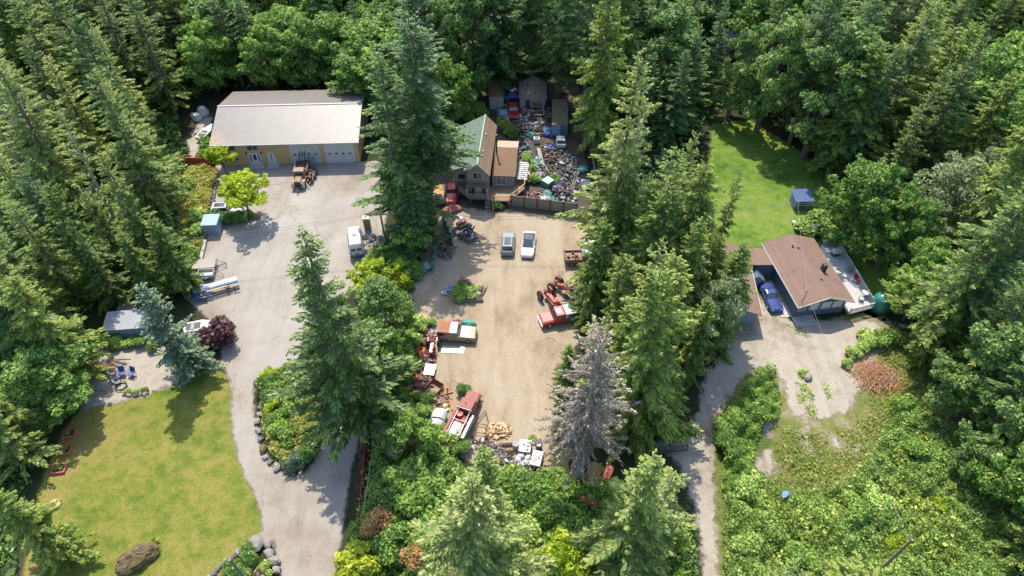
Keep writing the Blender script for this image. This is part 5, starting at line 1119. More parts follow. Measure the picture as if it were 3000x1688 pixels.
MB().torus((0, 0, .3), .62, .06, 'z', 20, 6).torus((0, 0, .1), .5, .05, 'z', 20, 6).build('ring', M_DARK, t); sb = MB(); [sb.tube((.5*cos(k), .5*sin(k), .1), (.62*cos(k), .62*sin(k), .3), .03, .03, 4) for k in range(6)]; sb.build('stand', M_DARK, t)
tag(MB().path([(.7*cos(a*.5)*(1+.04*a), .7*sin(a*.5)*(1-.02*a), .05+.02*a) for a in range(30)], .02, 4).build('wire_coil', M_DARK, None, P(287, 1160)), 'loose rusty wire coil at the lower left of the patio', 'wire')
for i in range(10): rock(362+i*8, 1162-abs(i-5)*.5-i*.6, .45+.15*(i % 3), 'small brown stone edging the plant strip below the camp chairs', group='stones edging the patio plant strip', name='edging_stone', me=mossy if i % 2 else None)
for i, (px, py) in enumerate([(375, 1152), (400, 1150), (425, 1148)]): shrub('shrub', px, py, ['leftmost low plant', 'middle low plant', 'rightmost low plant'][i]+' behind the small edging stones on the patio', .35, 'plant', name='plant')
shrub('purple', 655, 1000, 'dark purple leaved bush between the blue spruce and the paved yard', 1.25); shrub('dshrub', 640, 1010, 'green bush at the foot of the purple bush', .6)
for i, (px, py) in enumerate([(207, 1272), (193, 1322), (177, 1376)]):
    x, y = P(px, py); lab = ['farthest of three red planter boxes on the lawn edge', 'middle of three red planter boxes on the lawn edge', 'nearest of three red planter boxes on the lawn edge'][i]
    t = thing('planter_box', lab, 'planter', (x, y, 0), R(8), 'red planter boxes on the lawn edge')
    mb = MB(); mb.box(-.65, .65, -.55, -.45, 0, .35).box(-.65, .65, .45, .55, 0, .35).box(-.65, -.55, -.449, .449, 0, .35).box(.55, .65, -.449, .449, 0, .35); mb.build('box', mat('red_timber', (0.42, 0.10, 0.055), 0.8, var=.2), t)
    MB().box(-.549, .549, -.449, .449, 0, .25).build('soil', mat('dark_soil', (0.05, 0.04, 0.03), 1), t)
    o = bpy.data.objects.new('plants', LS['dshrub'][i][1]); COL.objects.link(o); o.parent = t; o.scale = (.27, .22, .28); o.location = (0, 0, .2)
t = thing('stump', 'flat cut tree stump on the left side of the lawn', 'stump', (*P(163, 1480), 0)); MB().tube((0, 0, 0), (0, 0, .28), .62, .56, 16).build('stump_side', BARK, t); MB().tube((0, 0, .281), (0, 0, .30), .54, .54, 16).build('cut_face', M_WOOD, t)
mb = MB(); mb.ball((0, 0, .45), 1.8, 1.1, .8, n=26, k=14, jit=.2, rn=kr); mb.ball((-.9, -.5, .3), 1.0, .7, .6, n=14, k=8, jit=.15, rn=kr); mb.ball((1.1, .3, .4), .9, .7, .6, n=14, k=8, jit=.15, rn=kr)
tag(mb.build('mossy_boulder', M_MOSSR, None, P(406, 1640), R(28)), 'huge moss covered boulder at the bottom of the lawn', 'rock')
def spiky(px, py, label, s=1.0, m=None):
    r = np.random.RandomState(px); n = 70; a = r.rand(n)*6.28; e = r.uniform(.3, 1.2, n); d = np.stack([np.cos(a)*np.cos(e), np.sin(a)*np.cos(e), np.sin(e)], 1)
    P0 = np.zeros((n, 3)); P1 = d*s*r.uniform(.6, 1.1, n)[:, None]; Wv = np.stack([-np.sin(a), np.cos(a), 0*a], 1)*.05*s
    o = bpy.data.objects.new('yucca', leafmesh('yucca', P0, P1, Wv, m or L_WEED)); COL.objects.link(o); o.location = (*P(px, py), 0.05); return tag(o, label, 'plant')
spiky(452, 1592, 'yellow-green yucca behind the mossy boulder', .8); spiky(460, 1615, 'darker yucca at the right side of the mossy boulder', .8, L_MAP)
# boulders around the island and the bottom rock bed
ISL = [(763, 1196, .9), (760, 1216, .8), (754, 1238, 1.05), (758, 1264, .95), (765, 1290, .85), (779, 1342, .9), (792, 1358, .85), (813, 1371, 1.25), (838, 1385, .8), (860, 1391, .7), (881, 1386, .7)]
for i, (px, py, s) in enumerate(ISL): rock(px, py, s, 'boulder edging the driveway island, number %s from the top end' % ['one', 'two', 'three', 'four', 'five', 'seven', 'eight', 'nine', 'ten', 'eleven', 'twelve'][i], group='boulders edging the driveway island')
rock(771, 1318, 1.25, 'round boulder with a brown mossy top on the driveway island edge', me=mossy)
BED = [(755, 1597, 1.9), (784, 1597, 1.2), (740, 1585, .8), (790, 1626, 1.3), (803, 1648, 1.5), (724, 1606, 1.1), (812, 1672, 1.1), (700, 1620, .9), (684, 1632, .8), (668, 1643, .8), (654, 1655, .75), (640, 1668, .75), (628, 1682, .8), (615, 1696, .8)]
ords = ['largest pale boulder at the top', 'white-topped boulder right of the largest', 'small boulder behind the largest', 'boulder third down the right side', 'broad boulder low on the right side', 'pale boulder just left of the largest', 'lowest boulder on the right side', 'first stone', 'second stone', 'third stone', 'fourth stone', 'fifth stone', 'sixth stone', 'seventh stone']
for i, (px, py, s) in enumerate(BED): rock(px, py, s, ords[i]+(' of the rock bed by the bottom edge' if i < 7 else ' down the left rim of the bottom rock bed'), group='boulders of the bottom rock bed', me=stm[0] if i < 6 else None)
for i, (k, px, py, s) in enumerate([('dshrub', 735, 1645, 1.0), ('shrub', 780, 1672, .7), ('dshrub', 690, 1690, 1.0), ('purple', 760, 1700, .5), ('shrub', 725, 1680, .8)]): shrub(k, px, py, ['large green bush inside the bottom rock bed', 'light bush at the right side of the bottom rock bed', 'bush at the lower left of the bottom rock bed', 'small purple bush at the bottom of the rock bed', 'bush behind the leaning pole in the rock bed'][i], s)
for i, (k, px, py, s) in enumerate([('juniper', 859, 1362, 1.05), ('dshrub', 785, 1150, 1.25), ('lime', 800, 1110, .8), ('dshrub', 820, 1235, 1.0), ('lime', 800, 1200, .6), ('dshrub', 835, 1290, 1.1), ('shrub', 870, 1180, 1.3), ('lime', 830, 1260, .6), ('shrub', 850, 1110, 1.2), ('dshrub', 905, 1330, .8), ('dshrub', 815, 1165, 1.1)]):
    shrub(k, px, py, ['blue-green juniper at the lower tip of the driveway island', 'big leafy bush at the upper left of the driveway island', 'lime bush at the top of the driveway island', 'green bush behind the third island boulder', 'lime bush beside the upper island boulders', 'dark bush in the lower half of the driveway island', 'pale bush in the middle of the driveway island', 'small lime bush amid the darker island bushes', 'pale bush at the top right of the island', 'bush at the lower right corner of the island', 'green bush left of the island fir'][i], s)
for i in range(4): spiky(800+i*12, 1310+i*12, ['first', 'second', 'third', 'fourth'][i]+' grass tuft down the dry lower part of the island', .6)
# long red fence
F = [P(1088, 1180), P(1078, 1290), P(1068, 1400), P(1058, 1510), P(1050, 1610)]
t = thing('red_fence', 'long dark red fence running down beside the driveway', 'fence', (*F[0], 0)); M_RF = mat('deep_red_rails', (0.30, 0.03, 0.035), 0.7)
for a, b in zip(F[:-1], F[1:]):
    L_ = math.hypot(b[0]-a[0], b[1]-a[1]); mt = RZ(math.atan2(b[1]-a[1], b[0]-a[0]), (a[0]-F[0][0], a[1]-F[0][1], 0))
    n = 3
    for k in range(n): MB().box(L_*k/n, L_*(k+1)/n-.03, -.04, .04, .25, 1.35, mtx=mt).build('panel', M_RF, t); MB().box(L_*k/n-.06, L_*k/n+.06, .041, .14, 0, 1.5, mtx=mt).build('post', M_BRN, t)
# ------------------------------------------------------------------ utility poles and wires
def pole(label, x, y, h, arm=True, rz=0):
    t = thing('utility_pole', label, 'pole', (x, y, 0), rz)
    MB().tube((0, 0, 0), (0, 0, h), .16, .12, 10).build('shaft', M_WOODG, t)
    if arm:
        MB().box(-.8, .8, -.06, .06, h-.6, h-.48).build('crossarm', M_WOODG, t)
        for s in (-.7, 0, .7): MB().tube((s, 0, h-.48), (s, 0, h-.3), .05, .04, 6).build('insulator', M_PLAS, t)
    return (x, y, h)
p1 = pole('dark utility pole standing in the rock bed at the bottom edge', *P(673, 1640, 9), 9, False)
p2 = pole('utility pole standing in the brambles at the bottom right', *P(2673, 1581, 8), 8, False)
p3 = pole('utility pole with white insulators between the paved yard and the dirt yard', *P(1113, 620, 6.5), 6.5, True, .1)
p4 = pole('slender utility pole beside the yellow tree', *P(1129, 826, 4.5), 4.5, False)
M_WIRE = mat('cable', (0.10, 0.10, 0.10), 0.6)
def wire(label, a, b, sag=.5, r=.018, m=None, n=16):
    pts = [(a[0]+(b[0]-a[0])*i/n, a[1]+(b[1]-a[1])*i/n, a[2]+(b[2]-a[2])*i/n-sag*4*(i/n)*(1-i/n)) for i in range(n+1)]
    return tag(MB().path(pts, r, 5).build('wire', m or M_WIRE, None, (0, 0, 0)), label, 'wire')
wa = (*P(480, 705, 5.6), 5.6); wb = (*P(1600, 634, 6), 6); wc = (*P(2480, 588, 6), 6)
up = lambda p, dz, dy=0: (p[0], p[1]+dy, p[2]+dz)
wire('upper overhead cable crossing the paved yard to the white insulator pole', up(wa, 0), up(p3, -.2), .35); wire('lower overhead cable crossing the paved yard', up(wa, -.35), up(p3, -.5), .45)
wire('upper cable passing in front of the plank fence', up(p3, -.2), up(wb, 0), .3); wire('lower cable passing in front of the plank fence', up(p3, -.5), up(wb, -.4), .4)
wire('upper cable crossing the back lawn', up(wb, 0), wc, .3); wire('lower cable crossing the back lawn', up(wb, -.4), up(wc, -.3), .35)
wire('pale service cable from the pole in the brambles to the blue house', up(p2, -.4), (MAST[0], MAST[1], 5.0), .8, .012, M_TARPG)
wire('pale service cable from the house mast over the back lawn', (MAST[0], MAST[1], 5.0), (*P(2338, 585, 6), 6), .4, .012, M_TARPG)
wire('thin pale cable beside the long red fence', (*P(1095, 1290, 2), 2), (*P(1064, 1500, 2), 2), .1, .02, M_TRIM)
# ------------------------------------------------------------------ dirt yard vehicles
M_SUVG = paint('grey_green_paint', (0.17, 0.20, 0.20)); M_CARW = paint('pearl_white_paint', (0.54, 0.54, 0.53))
car('suv', 'grey suv parked tail towards the camera, left of the white car', 'car', (1490, 692), (1486, 750), M_SUVG, L=4.55, W=1.85, H=1.62, belt=1.0, hood=1.0, cab=(-.46, .17, -.38, .04), tail=1.02, sunroof=True)
car('hatchback', 'white car with a dark glass roof, right of the grey suv', 'car', (1544, 756), (1551, 696), M_CARW, L=4.7, W=1.85, H=1.48, belt=.95, hood=.88, cab=(-.42, .22, -.30, .0), roofm=GL, tail=.98)
car('off_roader', 'tan off-roader with a brown rear top and white hood', 'car', (1386, 990), (1294, 984), M_TAN, L=4.7, W=1.95, H=1.78, belt=1.12, hood=1.1, cab=(-.49, .10, -.47, .02), tail=1.1, nose=1.0, boxy=True, rw=.85, roofm=M_PLAS, roof2=(-.16, mat('rust_brown_top', (0.28, 0.11, 0.06), 0.85, dirt=(0.2, 0.09, 0.05), dirt_amt=.3)), hoodm=mat('chalky_white', (0.38, 0.38, 0.385), 0.6), wr=.38)
# red vintage pickup with white canopy
(cx, cy), rz, _ = line((1586, 950), (1692, 926))
t = thing('pickup', 'red vintage pickup with a white canopy over its bed', 'truck', (cx, cy, 0), rz)
MB().rbox(1.0, 2.5, -.92, .92, .5, 1.12, .10).build('body', M_RED, t); MB().rbox(-2.6, 1.02, -.95, .95, .5, 1.15, .08).build('bed_side', M_RED, t)
MB().rbox(1.05, 2.42, -.75, .75, 1.10, 1.20, .05).build('hood', mat('bleached_red', (0.36, 0.10, 0.09), 0.5), t)
MB().loft([[(-.45, -.88, 1.14), (1.0, -.88, 1.14), (1.0, .88, 1.14), (-.45, .88, 1.14)], [(-.4, -.76, 1.72), (.62, -.76, 1.72), (.62, .76, 1.72), (-.4, .76, 1.72)]]).build('cabin', M_RED, t)
ro = MB().rbox(-.45, .68, -.8, .8, 1.71, 1.83, .05).build('roof', M_RED, t); MB().box(-.1, .5, -.4, .4, 1.831, 1.85).build('roof_panel', M_PLAS, ro)
for q, nm in (([(1.0, -.88, 1.14), (1.0, .88, 1.14), (.62, .76, 1.72), (.62, -.76, 1.72)], 'windscreen'), ([(-.45, -.88, 1.14), (1.0, -.88, 1.14), (.62, -.76, 1.72), (-.4, -.76, 1.72)], 'side_window'), ([(1.0, .88, 1.14), (-.45, .88, 1.14), (-.4, .76, 1.72), (.62, .76, 1.72)], 'side_window')):
    mb = MB(); quad_on(mb, q, .12, .012); mb.build(nm, GL, t)
MB().loft([[(-2.6, -.9, 1.15), (-.5, -.9, 1.15), (-.5, .9, 1.15), (-2.6, .9, 1.15)], [(-2.55, -.82, 1.75), (-.52, -.82, 1.75), (-.52, .82, 1.75), (-2.55, .82, 1.75)], [(-2.5, -.55, 1.83), (-.54, -.55, 1.83), (-.54, .55, 1.83), (-2.5, .55, 1.83)]]).build('canopy', M_PLAS, t)
for s in (-1, 1):
    MB().box(-2.3, -.8, s*.865-.03, s*.865+.03, 1.3, 1.6).build('canopy_window', GL, t); MB().ball((2.5, s*.66, .95), .06, .14, .14, n=10).build('headlight', M_PLAS, t)
    for x in (-1.7, 1.6): wheel(t, x, s*.86, .38, .38, .22, M_PLAS)
MB().rbox(2.5, 2.62, -.95, .95, .42, .58, .03).build('bumper', M_CHR, t); MB().box(2.49, 2.515, -.5, .5, .7, 1.0).build('grille', M_PLAS, t)
# brown pickup half under the cedar
(cx, cy), rz, _ = line((1762, 765), (1652, 768))
t = thing('pickup', 'brown flatbed pickup with a white cab roof half hidden under the cedar', 'truck', (cx, cy, 0), rz)
MB().rbox(-2.5, 2.5, -.92, .92, .55, .95, .06).build('body', M_BRN, t); MB().box(-2.5, -.2, -.9, .9, .96, 1.02).build('bed_floor', M_BRN, t)
for s in (-1, 1): MB().box(-2.5, -.2, s*.92-.04, s*.92+.04, .951, 1.3).build('bed_side', M_BRN, t)
MB().box(-2.58, -2.501, -.95, .95, .9, 1.75).build('tailgate', M_PINKR, t)
MB().loft([[(-.2, -.9, .95), (1.1, -.9, .95), (1.1, .9, .95), (-.2, .9, .95)], [(-.15, -.78, 1.75), (.8, -.78, 1.75), (.8, .78, 1.75), (-.15, .78, 1.75)]]).build('cabin', M_BRN, t); MB().rbox(-.25, .9, -.85, .85, 1.74, 1.86, .05).build('roof', M_PLAS, t)
for s in (-1, 1):
    for x in (-1.6, 1.6): wheel(t, x, s*.85, .36, .36, .22)
mb = MB(); rr = random.Random(9)
for i in range(10): x, y = rr.uniform(-2.2, -.5), rr.uniform(-.6, .6); mb.rbox(x-.15, x+.15, y-.1, y+.1, 1.02, 1.15+rr.random()*.25, .03)
tag(mb.build('scrap_load', M_RUST, None, (cx, cy), rz), 'small rusty parts lying in the bed of the brown pickup', 'scrap', kind='stuff')
tag(MB().rbox(-1.0, 1.2, -.5, .6, 0, .5, .12).build('tarp', M_PLAS, None, (*P(1720, 722), .5), .3), 'white tarp heap behind the brown pickup', 'tarp')
# big faded red fire truck
(cx, cy), rz, Lf = line((1392, 1168), (1332, 1290))
t = thing('truck', 'faded red service truck with open load bed and white rear bodies', 'truck', (cx, cy, 0), rz)
MB().loft([[(1.5, -.95, .7), (1.5, .95, .7), (1.5, .95, 1.5), (1.5, .8, 1.62), (1.5, -.8, 1.62), (1.5, -.95, 1.5)], [(3.1, -.9, .7), (3.1, .9, .7), (3.1, .9, 1.3), (3.1, .7, 1.5), (3.1, -.7, 1.5), (3.1, -.9, 1.3)], [(3.5, -.8, .75), (3.5, .8, .75), (3.5, .8, 1.1), (3.5, .6, 1.2), (3.5, -.6, 1.2), (3.5, -.8, 1.1)]]).build('hood', M_PINKR, t)
MB().loft([[(.1, -1.0, .7), (1.75, -1.0, .7), (1.75, 1.0, .7), (.1, 1.0, .7)], [(.1, -1.0, 1.6), (1.8, -1.0, 1.6), (1.8, 1.0, 1.6), (.1, 1.0, 1.6)], [(.15, -.85, 2.15), (1.45, -.85, 2.15), (1.45, .85, 2.15), (.15, .85, 2.15)]]).build('cabin', M_PINKR, t)
ro = MB().rbox(.05, 1.55, -.92, .92, 2.14, 2.28, .06).build('roof', M_PINKR, t); MB().tube((.8, .1, 2.28), (.8, .1, 2.42), .1, .08, 8).build('beacon', M_DARK, ro)
mb = MB(); quad_on(mb, [(1.8, -1.0, 1.6), (1.8, 1.0, 1.6), (1.45, .85, 2.15), (1.45, -.85, 2.15)], .1, .012); mb.build('windscreen', GL, t)
MB().box(-3.6, .08, -1.0, 1.0, .75, .9).build('bed_floor', M_REDF, t)
mb = MB()
for s in (-1, 1): mb.box(-3.6, .08, s*1.02-.07, s*1.02+.07, .9, 1.5)
mb.box(-1.6, -1.5, -.949, .949, .9, 1.5); mb.build('bed_wall', M_REDF, t)
for s in (-1, 1): MB().rbox(-3.6, -.1, s*1.22-.18, s*1.22+.18, .7, 1.62, .05).build('side_locker', M_PINKR if s > 0 else M_PLAS, t); MB().tube((-3.5, s*.78, 1.72), (.1, s*.78, 1.95), .05, .05, 6).build('ladder_rail', M_PLAS, t)
MB().rbox(-3.55, -1.65, -.72, .72, .92, 1.62, .1).build('white_tank', M_PLAS, t)
mb = MB(); [mb.box(-3.3+.3*k, -3.15+.3*k, -.6, -.3, 1.63, 1.66) for k in range(6)]; mb.build('tank_step', M_DARK, t)
mb = MB().path([(-.05, -.95, 1.6), (-.05, -.95, 2.3), (-.05, .95, 2.3), (-.05, .95, 1.6)], .06).path([(-1.55, -.95, 1.5), (-1.55, -.95, 1.9), (-1.55, .95, 1.9), (-1.55, .95, 1.5)], .05); mb.build('rack', M_STEEL, t)
for s in (-1, 1):
    for x in (-2.4, 2.5): wheel(t, x, s*.95, .45, .45, .25, M_PLAS)
MB().rbox(3.5, 3.65, -1, 1, .55, .75, .04).build('bumper', M_PINKR, t)
t.scale = (.86, .86, .92)
def on(t_, x, y, z): c, s = cos(rz), sin(rz); x *= .86; y *= .86; return (cx+x*c-y*s, cy+x*s+y*c, z*.92)
o = MB().tube((0, 0, 0), (0, 0, .7), .38, .38, 14).build('drum', mat('bright_red', (0.55, 0.06, 0.03), .5), None, on(t, -.45, .45, .91)); tag(o, 'red drum standing in the open bed of the faded red truck', 'drum')
o = MB().rbox(-.4, .4, -.35, .35, 0, .4, .04).build('crate', M_PINKR, None, on(t, -.75, -.35, .91), rz); tag(o, 'pinkish crate beside the red drum in the truck bed', 'crate')

# ------------------------------------------------------------------ tractors and parts
def tractor(label, px, py, rz, m, s=1.0, name='tractor', rimm=None):
    t = thing(name, label, 'tractor', (*P(px, py), 0), rz)
    MB().rbox(.1*s, 1.5*s, -.25*s, .25*s, .75*s, 1.15*s, .08*s).build('hood', m, t); MB().rbox(-.7*s, .12*s, -.2*s, .2*s, .5*s, .95*s, .05*s).build('gearbox', m, t)
    MB().rbox(-.75*s, -.35*s, -.25*s, .25*s, 1.05*s, 1.12*s, .02*s).build('seat', M_RUST, t)
    MB().torus((-.1*s, 0, 1.35*s), .2*s, .025*s, 'x', 14, 5).tube((.1*s, 0, 1.1*s), (-.1*s, 0, 1.35*s), .02*s).build('steering_wheel', M_DARK, t)
    MB().tube((.9*s, .1*s, 1.1*s), (.9*s, .1*s, 1.65*s), .04*s, .04*s, 6).build('exhaust', M_RUST, t)
    for sg in (-1, 1):
        wheel(t, -.55*s, sg*.72*s, .62*s, .62*s, .3*s, rimm or m); wheel(t, 1.3*s, sg*.5*s, .33*s, .33*s, .18*s, rimm or m)
        MB().rbox(-.9*s, -.2*s, sg*.55*s-.07, sg*.55*s+.07, 1.2*s, 1.27*s, .02).build('fender', m, t)
    MB().tube((1.3*s, -.5*s, .38*s), (1.3*s, .5*s, .38*s), .05*s).build('front_axle', m, t)
    return t
tractor('bright red small tractor next to the red vintage pickup', 1606, 880, R(-60), M_RED, 1.15)
tractor('rusty red tractor behind the bright red one', 1638, 850, R(-40), M_REDF, 1.15)
tractor('small red garden tractor beside the rusty wheels at the left edge', 1268, 1022, R(-92), M_RED, .95)
t = thing('cultivator', 'red two-wheeled implement between the tractors and the red pickup', 'implement', (*P(1634, 893), 0), .8)
for s in (-1, 1): wheel(t, 0, s*.45, .28, .28, .14, M_RED)
MB().tube((0, -.45, .28), (0, .45, .28), .05).path([(0, 0, .28), (-1.1, 0, .5), (-1.5, .3, .9)], .04).rbox(-.2, .3, -.2, .2, .3, .65, .05).build('frame', M_REDF, t)
def tire(label, px, py, r=.4, z=0, m=None, flat=True, group=None, rz=0, name='tyre', rim=False):
    mb = MB(); mb.torus((0, 0, r*.3 if flat else r), r*.7, r*.3, 'z' if flat else 'x', 20, 8)
    if rim: (mb.tube((0, 0, .02), (0, 0, r*.5), r*.45, r*.45, 12, 1) if flat else mb.tube((-.06, 0, r), (.06, 0, r), r*.45, r*.45, 12, 1))
    o = mb.build(name, [m or M_RUB, M_CHR] if rim else (m or M_RUB), None, (*P(px, py), z), rz, smooth=True); return tag(o, label, 'tyre' if m is None else 'wheel', group)
for c in range(3):
    for k in range(4): tire('black tyre in the stack behind the white canopy, %s column, %s' % (['left', 'middle', 'right'][c], ['bottom', 'second', 'third', 'top'][k]), 1678+c*15, 893-c*3, .38, .23*k, group='stacked black tyres')
for i, (px, py, r, m) in enumerate([(1232, 1030, .62, M_ORNG), (1234, 1052, .66, M_ORNG), (1229, 1080, .6, M_RUST), (1228, 1098, .55, M_RUST), (1240, 1010, .4, M_RUST)]):
    tire(['orange iron wheel, upper of the pair', 'orange iron wheel, lower of the pair', 'rusty iron wheel below the orange pair', 'lowest rusty iron wheel left of the white panel', 'small rusty wheel above the orange pair'][i], px, py, r, .05, m, name='iron_wheel', flat=(i != 1))
tag(MB().box(-.62, -.02, -.75, .8, .55, .60).box(.02, .62, -.75, .8, .55, .60).box(-.5, .5, -.5, .5, 0, .549).build('double_panel', M_PLAS, None, P(1260, 1092), R(-6)), 'white double panelled lid left of the dirt yard', 'panel')
tag(MB().tube((-1.2, 0, .3), (1.2, 0, .3), .3, .3, 14).build('steel_roller', M_RUST, None, P(1214, 1118), R(5)), 'rusty steel roller in the weeds', 'roller')
t = thing('loader_bucket', 'open rusty loader bucket tipped on the ground above the red truck', 'bucket', (*P(1274, 1140), 0), R(-35))
MB().add([(-.8, -.6, 0), (.8, -.6, 0), (.8, .5, 0), (-.8, .5, 0), (-.8, .7, .8), (.8, .7, .8)], [(0, 1, 2, 3), (3, 2, 5, 4)]).box(-.82, -.78, -.6, .6, 0.01, .6).box(.78, .82, -.6, .6, .01, .6).build('shell', M_PINKR, t); MB().tube((-.5, .65, .5), (.5, .65, .5), .08).build('hinge', M_RUST, t)
t = thing('jack_stand', 'orange-red hoist post beside the bush above the red truck', 'hoist', (*P(1318, 1176), 0), .3)
MB().box(-.08, .08, -1.3, 1.3, .05, .2).box(-.6, .6, 1.0, 1.15, .05, .2).build('base', M_ORNG, t); MB().tube((0, .9, .1), (0, 1.0, 1.3), .07).box(-.35, .35, .9, 1.05, 1.25, 1.35).build('arm', M_ORNG, t)
t = thing('machine_frame', 'faded red steel machine frame lying in the weeds', 'frame', (*P(1200, 1168), 0), R(6))
MB().box(-1.5, 1.5, -.3, -.15, .2, .45).box(-1.5, 1.5, .3, .45, .2, .45).build('rail', M_REDF, t)
for x in (-1.2, -.2, .9): MB().rbox(x-.15, x+.15, -.149, .299, .15, .6, .04).build('cross_piece', M_REDF, t)
t = thing('scrap_implement', 'orange machine part standing in the scrub', 'scrap', (*P(1146, 1142), 0)); MB().rbox(-.3, .3, -.3, .3, 0, .9, .1).build('housing', M_ORNG, t); MB().tube((.1, 0, .9), (.3, 0, 1.4), .08).build('spout', M_ORNG, t)
t = thing('tank', 'white rounded tank left of the faded red truck', 'tank', (*P(1285, 1240), 0), R(80)); MB().loft([[(x, .85*s*cos(2*pi*i/16), .75+.72*s*sin(2*pi*i/16)) for i in range(16)] for x, s in ((-1.25, .4), (-1.1, .85), (-.8, 1), (.8, 1), (1.1, .85), (1.25, .4))]).build('tank_shell', M_PLAS, t, smooth=True); MB().torus((-.2, 0, .75), .80, .05, 'x', 20, 5).build('strap', M_STEEL, t)
tag(MB().rbox(-.5, .5, -.3, .3, 0, .35, .1).ball((.3, .3, .4), .3, .3, .3).build('bundle', mat('yellowish_cloth', (0.62, 0.58, 0.30), .8), None, P(1302, 1205), .6), 'pale yellow bundle above the white tank', 'bundle')
def heap(name, label, cat, px, py, rx, ry, h, mats, n, seed, smin=.15, smax=.5, kind=None, z=0):
    r = random.Random(seed); mb = MB()
    for i in range(n):
        a = r.uniform(0, 6.28); q = r.random()**.6; x, y = rx*q*cos(a), ry*q*sin(a); zz = max(0, h*(1-q**1.5)*r.uniform(.2, 1)); s = r.uniform(smin, smax); k = r.random()
        mt = Matrix.Translation((x, y, zz)) @ Matrix.Rotation(r.uniform(0, 3.14), 4, 'Z') @ Matrix.Rotation(r.uniform(-.6, .6), 4, 'X'); mi = r.randrange(len(mats))
        if k < .45: mb.rbox(-s*.6, s*.6, -s*.35, s*.35, -s*.1, s*r.uniform(.12, .6), s*.08, mi, mt)
        elif k < .7: mb.tube(mt @ Vector((-s*1.6, 0, .05)), mt @ Vector((s*1.6, 0, .05)), .04, .04, 5, mi)
        elif k < .85: c = mt @ Vector((0, 0, .1)); mb.torus(tuple(c), s*.5, s*.16, 'z', 12, 5, mi)
        else: c = mt @ Vector((0, 0, .1)); mb.ball(tuple(c), s*.5, s*.45, s*.4, mi, 8, 5)
    return tag(mb.build(name, mats, None, (*P(px, py), z)), label, cat, kind=kind)
# firewood
fw = random.Random(5); lm = []
for i in range(6):
    o = MB().add([(x, y, z) for x in (-.24, .24) for y, z in ((0, 0), (.16, .02), (.07, .15))], [(0, 1, 2), (5, 4, 3), (0, 3, 4, 1), (1, 4, 5, 2), (2, 5, 3, 0)]).build('firewood_log', mat('split_wood_%s' % 'abc'[i % 3], [(0.55, 0.36, 0.19), (0.44, 0.25, 0.12), (0.62, 0.46, 0.28)][i % 3], .85, var=.2)); lm.append(o.data); bpy.data.objects.remove(o)
x0, y0 = P(1456, 1264)
for i in range(170):
    a = fw.uniform(0, 6.28); q = fw.random()**.55; x, y = 1.45*q*cos(a), 1.0*q*sin(a)
    o = bpy.data.objects.new('firewood_log', lm[i % 6]); COL.objects.link(o); o.location = (x0+x, y0+y, .05+.75*(1-q**1.3)*fw.uniform(.3, 1)); o.rotation_euler = (fw.uniform(0, 6), fw.uniform(-.5, .5), fw.uniform(0, 6)); o.scale = (1.15,)*3
    tag(o, 'split log in the firewood heap at the lower end of the dirt yard', 'firewood', 'split logs of the firewood heap')
t = thing('trailer_frame', 'bare rusty trailer frame left of the firewood heap', 'trailer', (*P(1410, 1262), 0), R(80))
MB().path([(-1.6, -.6, .35), (1.0, -.6, .35), (2.4, 0, .35), (1.0, .6, .35), (-1.6, .6, .35), (-1.6, -.6, .35)], .05).path([(-.5, -.6, .35), (-.5, .6, .35)], .05).path([(.6, -.6, .35), (.6, .6, .35)], .05).build('frame', M_RUST, t)
for s in (-1, 1): wheel(t, -.9, s*.75, .28, .28, .14)
for i, (px, py, z) in enumerate([(1411, 1293, 0), (1424, 1291, 0), (1392, 1297, 0)]): tire(['small wheel with pale rim below the trailer frame, left', 'small wheel with pale rim below the trailer frame, right', 'small wheel nearest the red truck tail'][i], px, py, .33, z, rim=True)
heap('scrap_heap', 'grey heap of scrap metal below the firewood', 'scrap', 1440, 1330, 2.0, 1.2, .6, [M_STEEL, M_WOODG, M_TARPG, M_DARK], 70, 1, .15, .5, 'stuff')
heap('scrap_heap', 'grey-brown scrap heap between the pallet crate and the undergrowth', 'scrap', 1475, 1352, 1.6, 1.2, .6, [M_WOODG, M_STEEL, M_RUST, M_DARK], 60, 2, .15, .5, 'stuff')
sticks('plank_bundle', 'long grey planks lying beside the scrap heap', 'planks', 1462, 1345, 8, 3.2, M_WOODG, .5, 8, .4, .07, (1.2, 1.6))
def crate(label, px, py, m, w_=1.2, d=.9, h=.7, rz=0, cat='crate', name='wooden_crate', z=0, slats=4):
    t = MB()
    for k in range(slats): z0 = h*k/slats; t.box(-w_/2, w_/2, -d/2, -d/2+.03, z0, z0+h/slats*.7).box(-w_/2, w_/2, d/2-.03, d/2, z0, z0+h/slats*.7).box(-w_/2, -w_/2+.03, -d/2+.031, d/2-.031, z0, z0+h/slats*.7).box(w_/2-.03, w_/2, -d/2+.031, d/2-.031, z0, z0+h/slats*.7)
    t.box(-w_/2+.031, w_/2-.031, -d/2+.031, d/2-.031, 0.01, .05)
    return tag(t.build(name, m, None, (*P(px, py), z), rz), label, cat)
crate('open wooden crate beside the white drum', 1486, 1316, M_BRN, 1.3, .9, .6, .1)
def pallet(label, px, py, m, rz=0, z=0, w_=1.3, d=1.0):
    mb = MB()
    for k in range(6): mb.box(-w_/2+w_*k/6, -w_/2+w_*k/6+w_/6*.7, -d/2, d/2, .10, .13)
    for y in (-d/2, -.05, d/2-.1): mb.box(-w_/2, w_/2, y, y+.1, 0, .099)
    return tag(mb.build('pallet', m, None, (*P(px, py), z), rz), label, 'pallet')
pallet('pale pallet lying on the weeds at the left corner of the dirt yard', 1247, 938, M_WOOD, .05, .25)
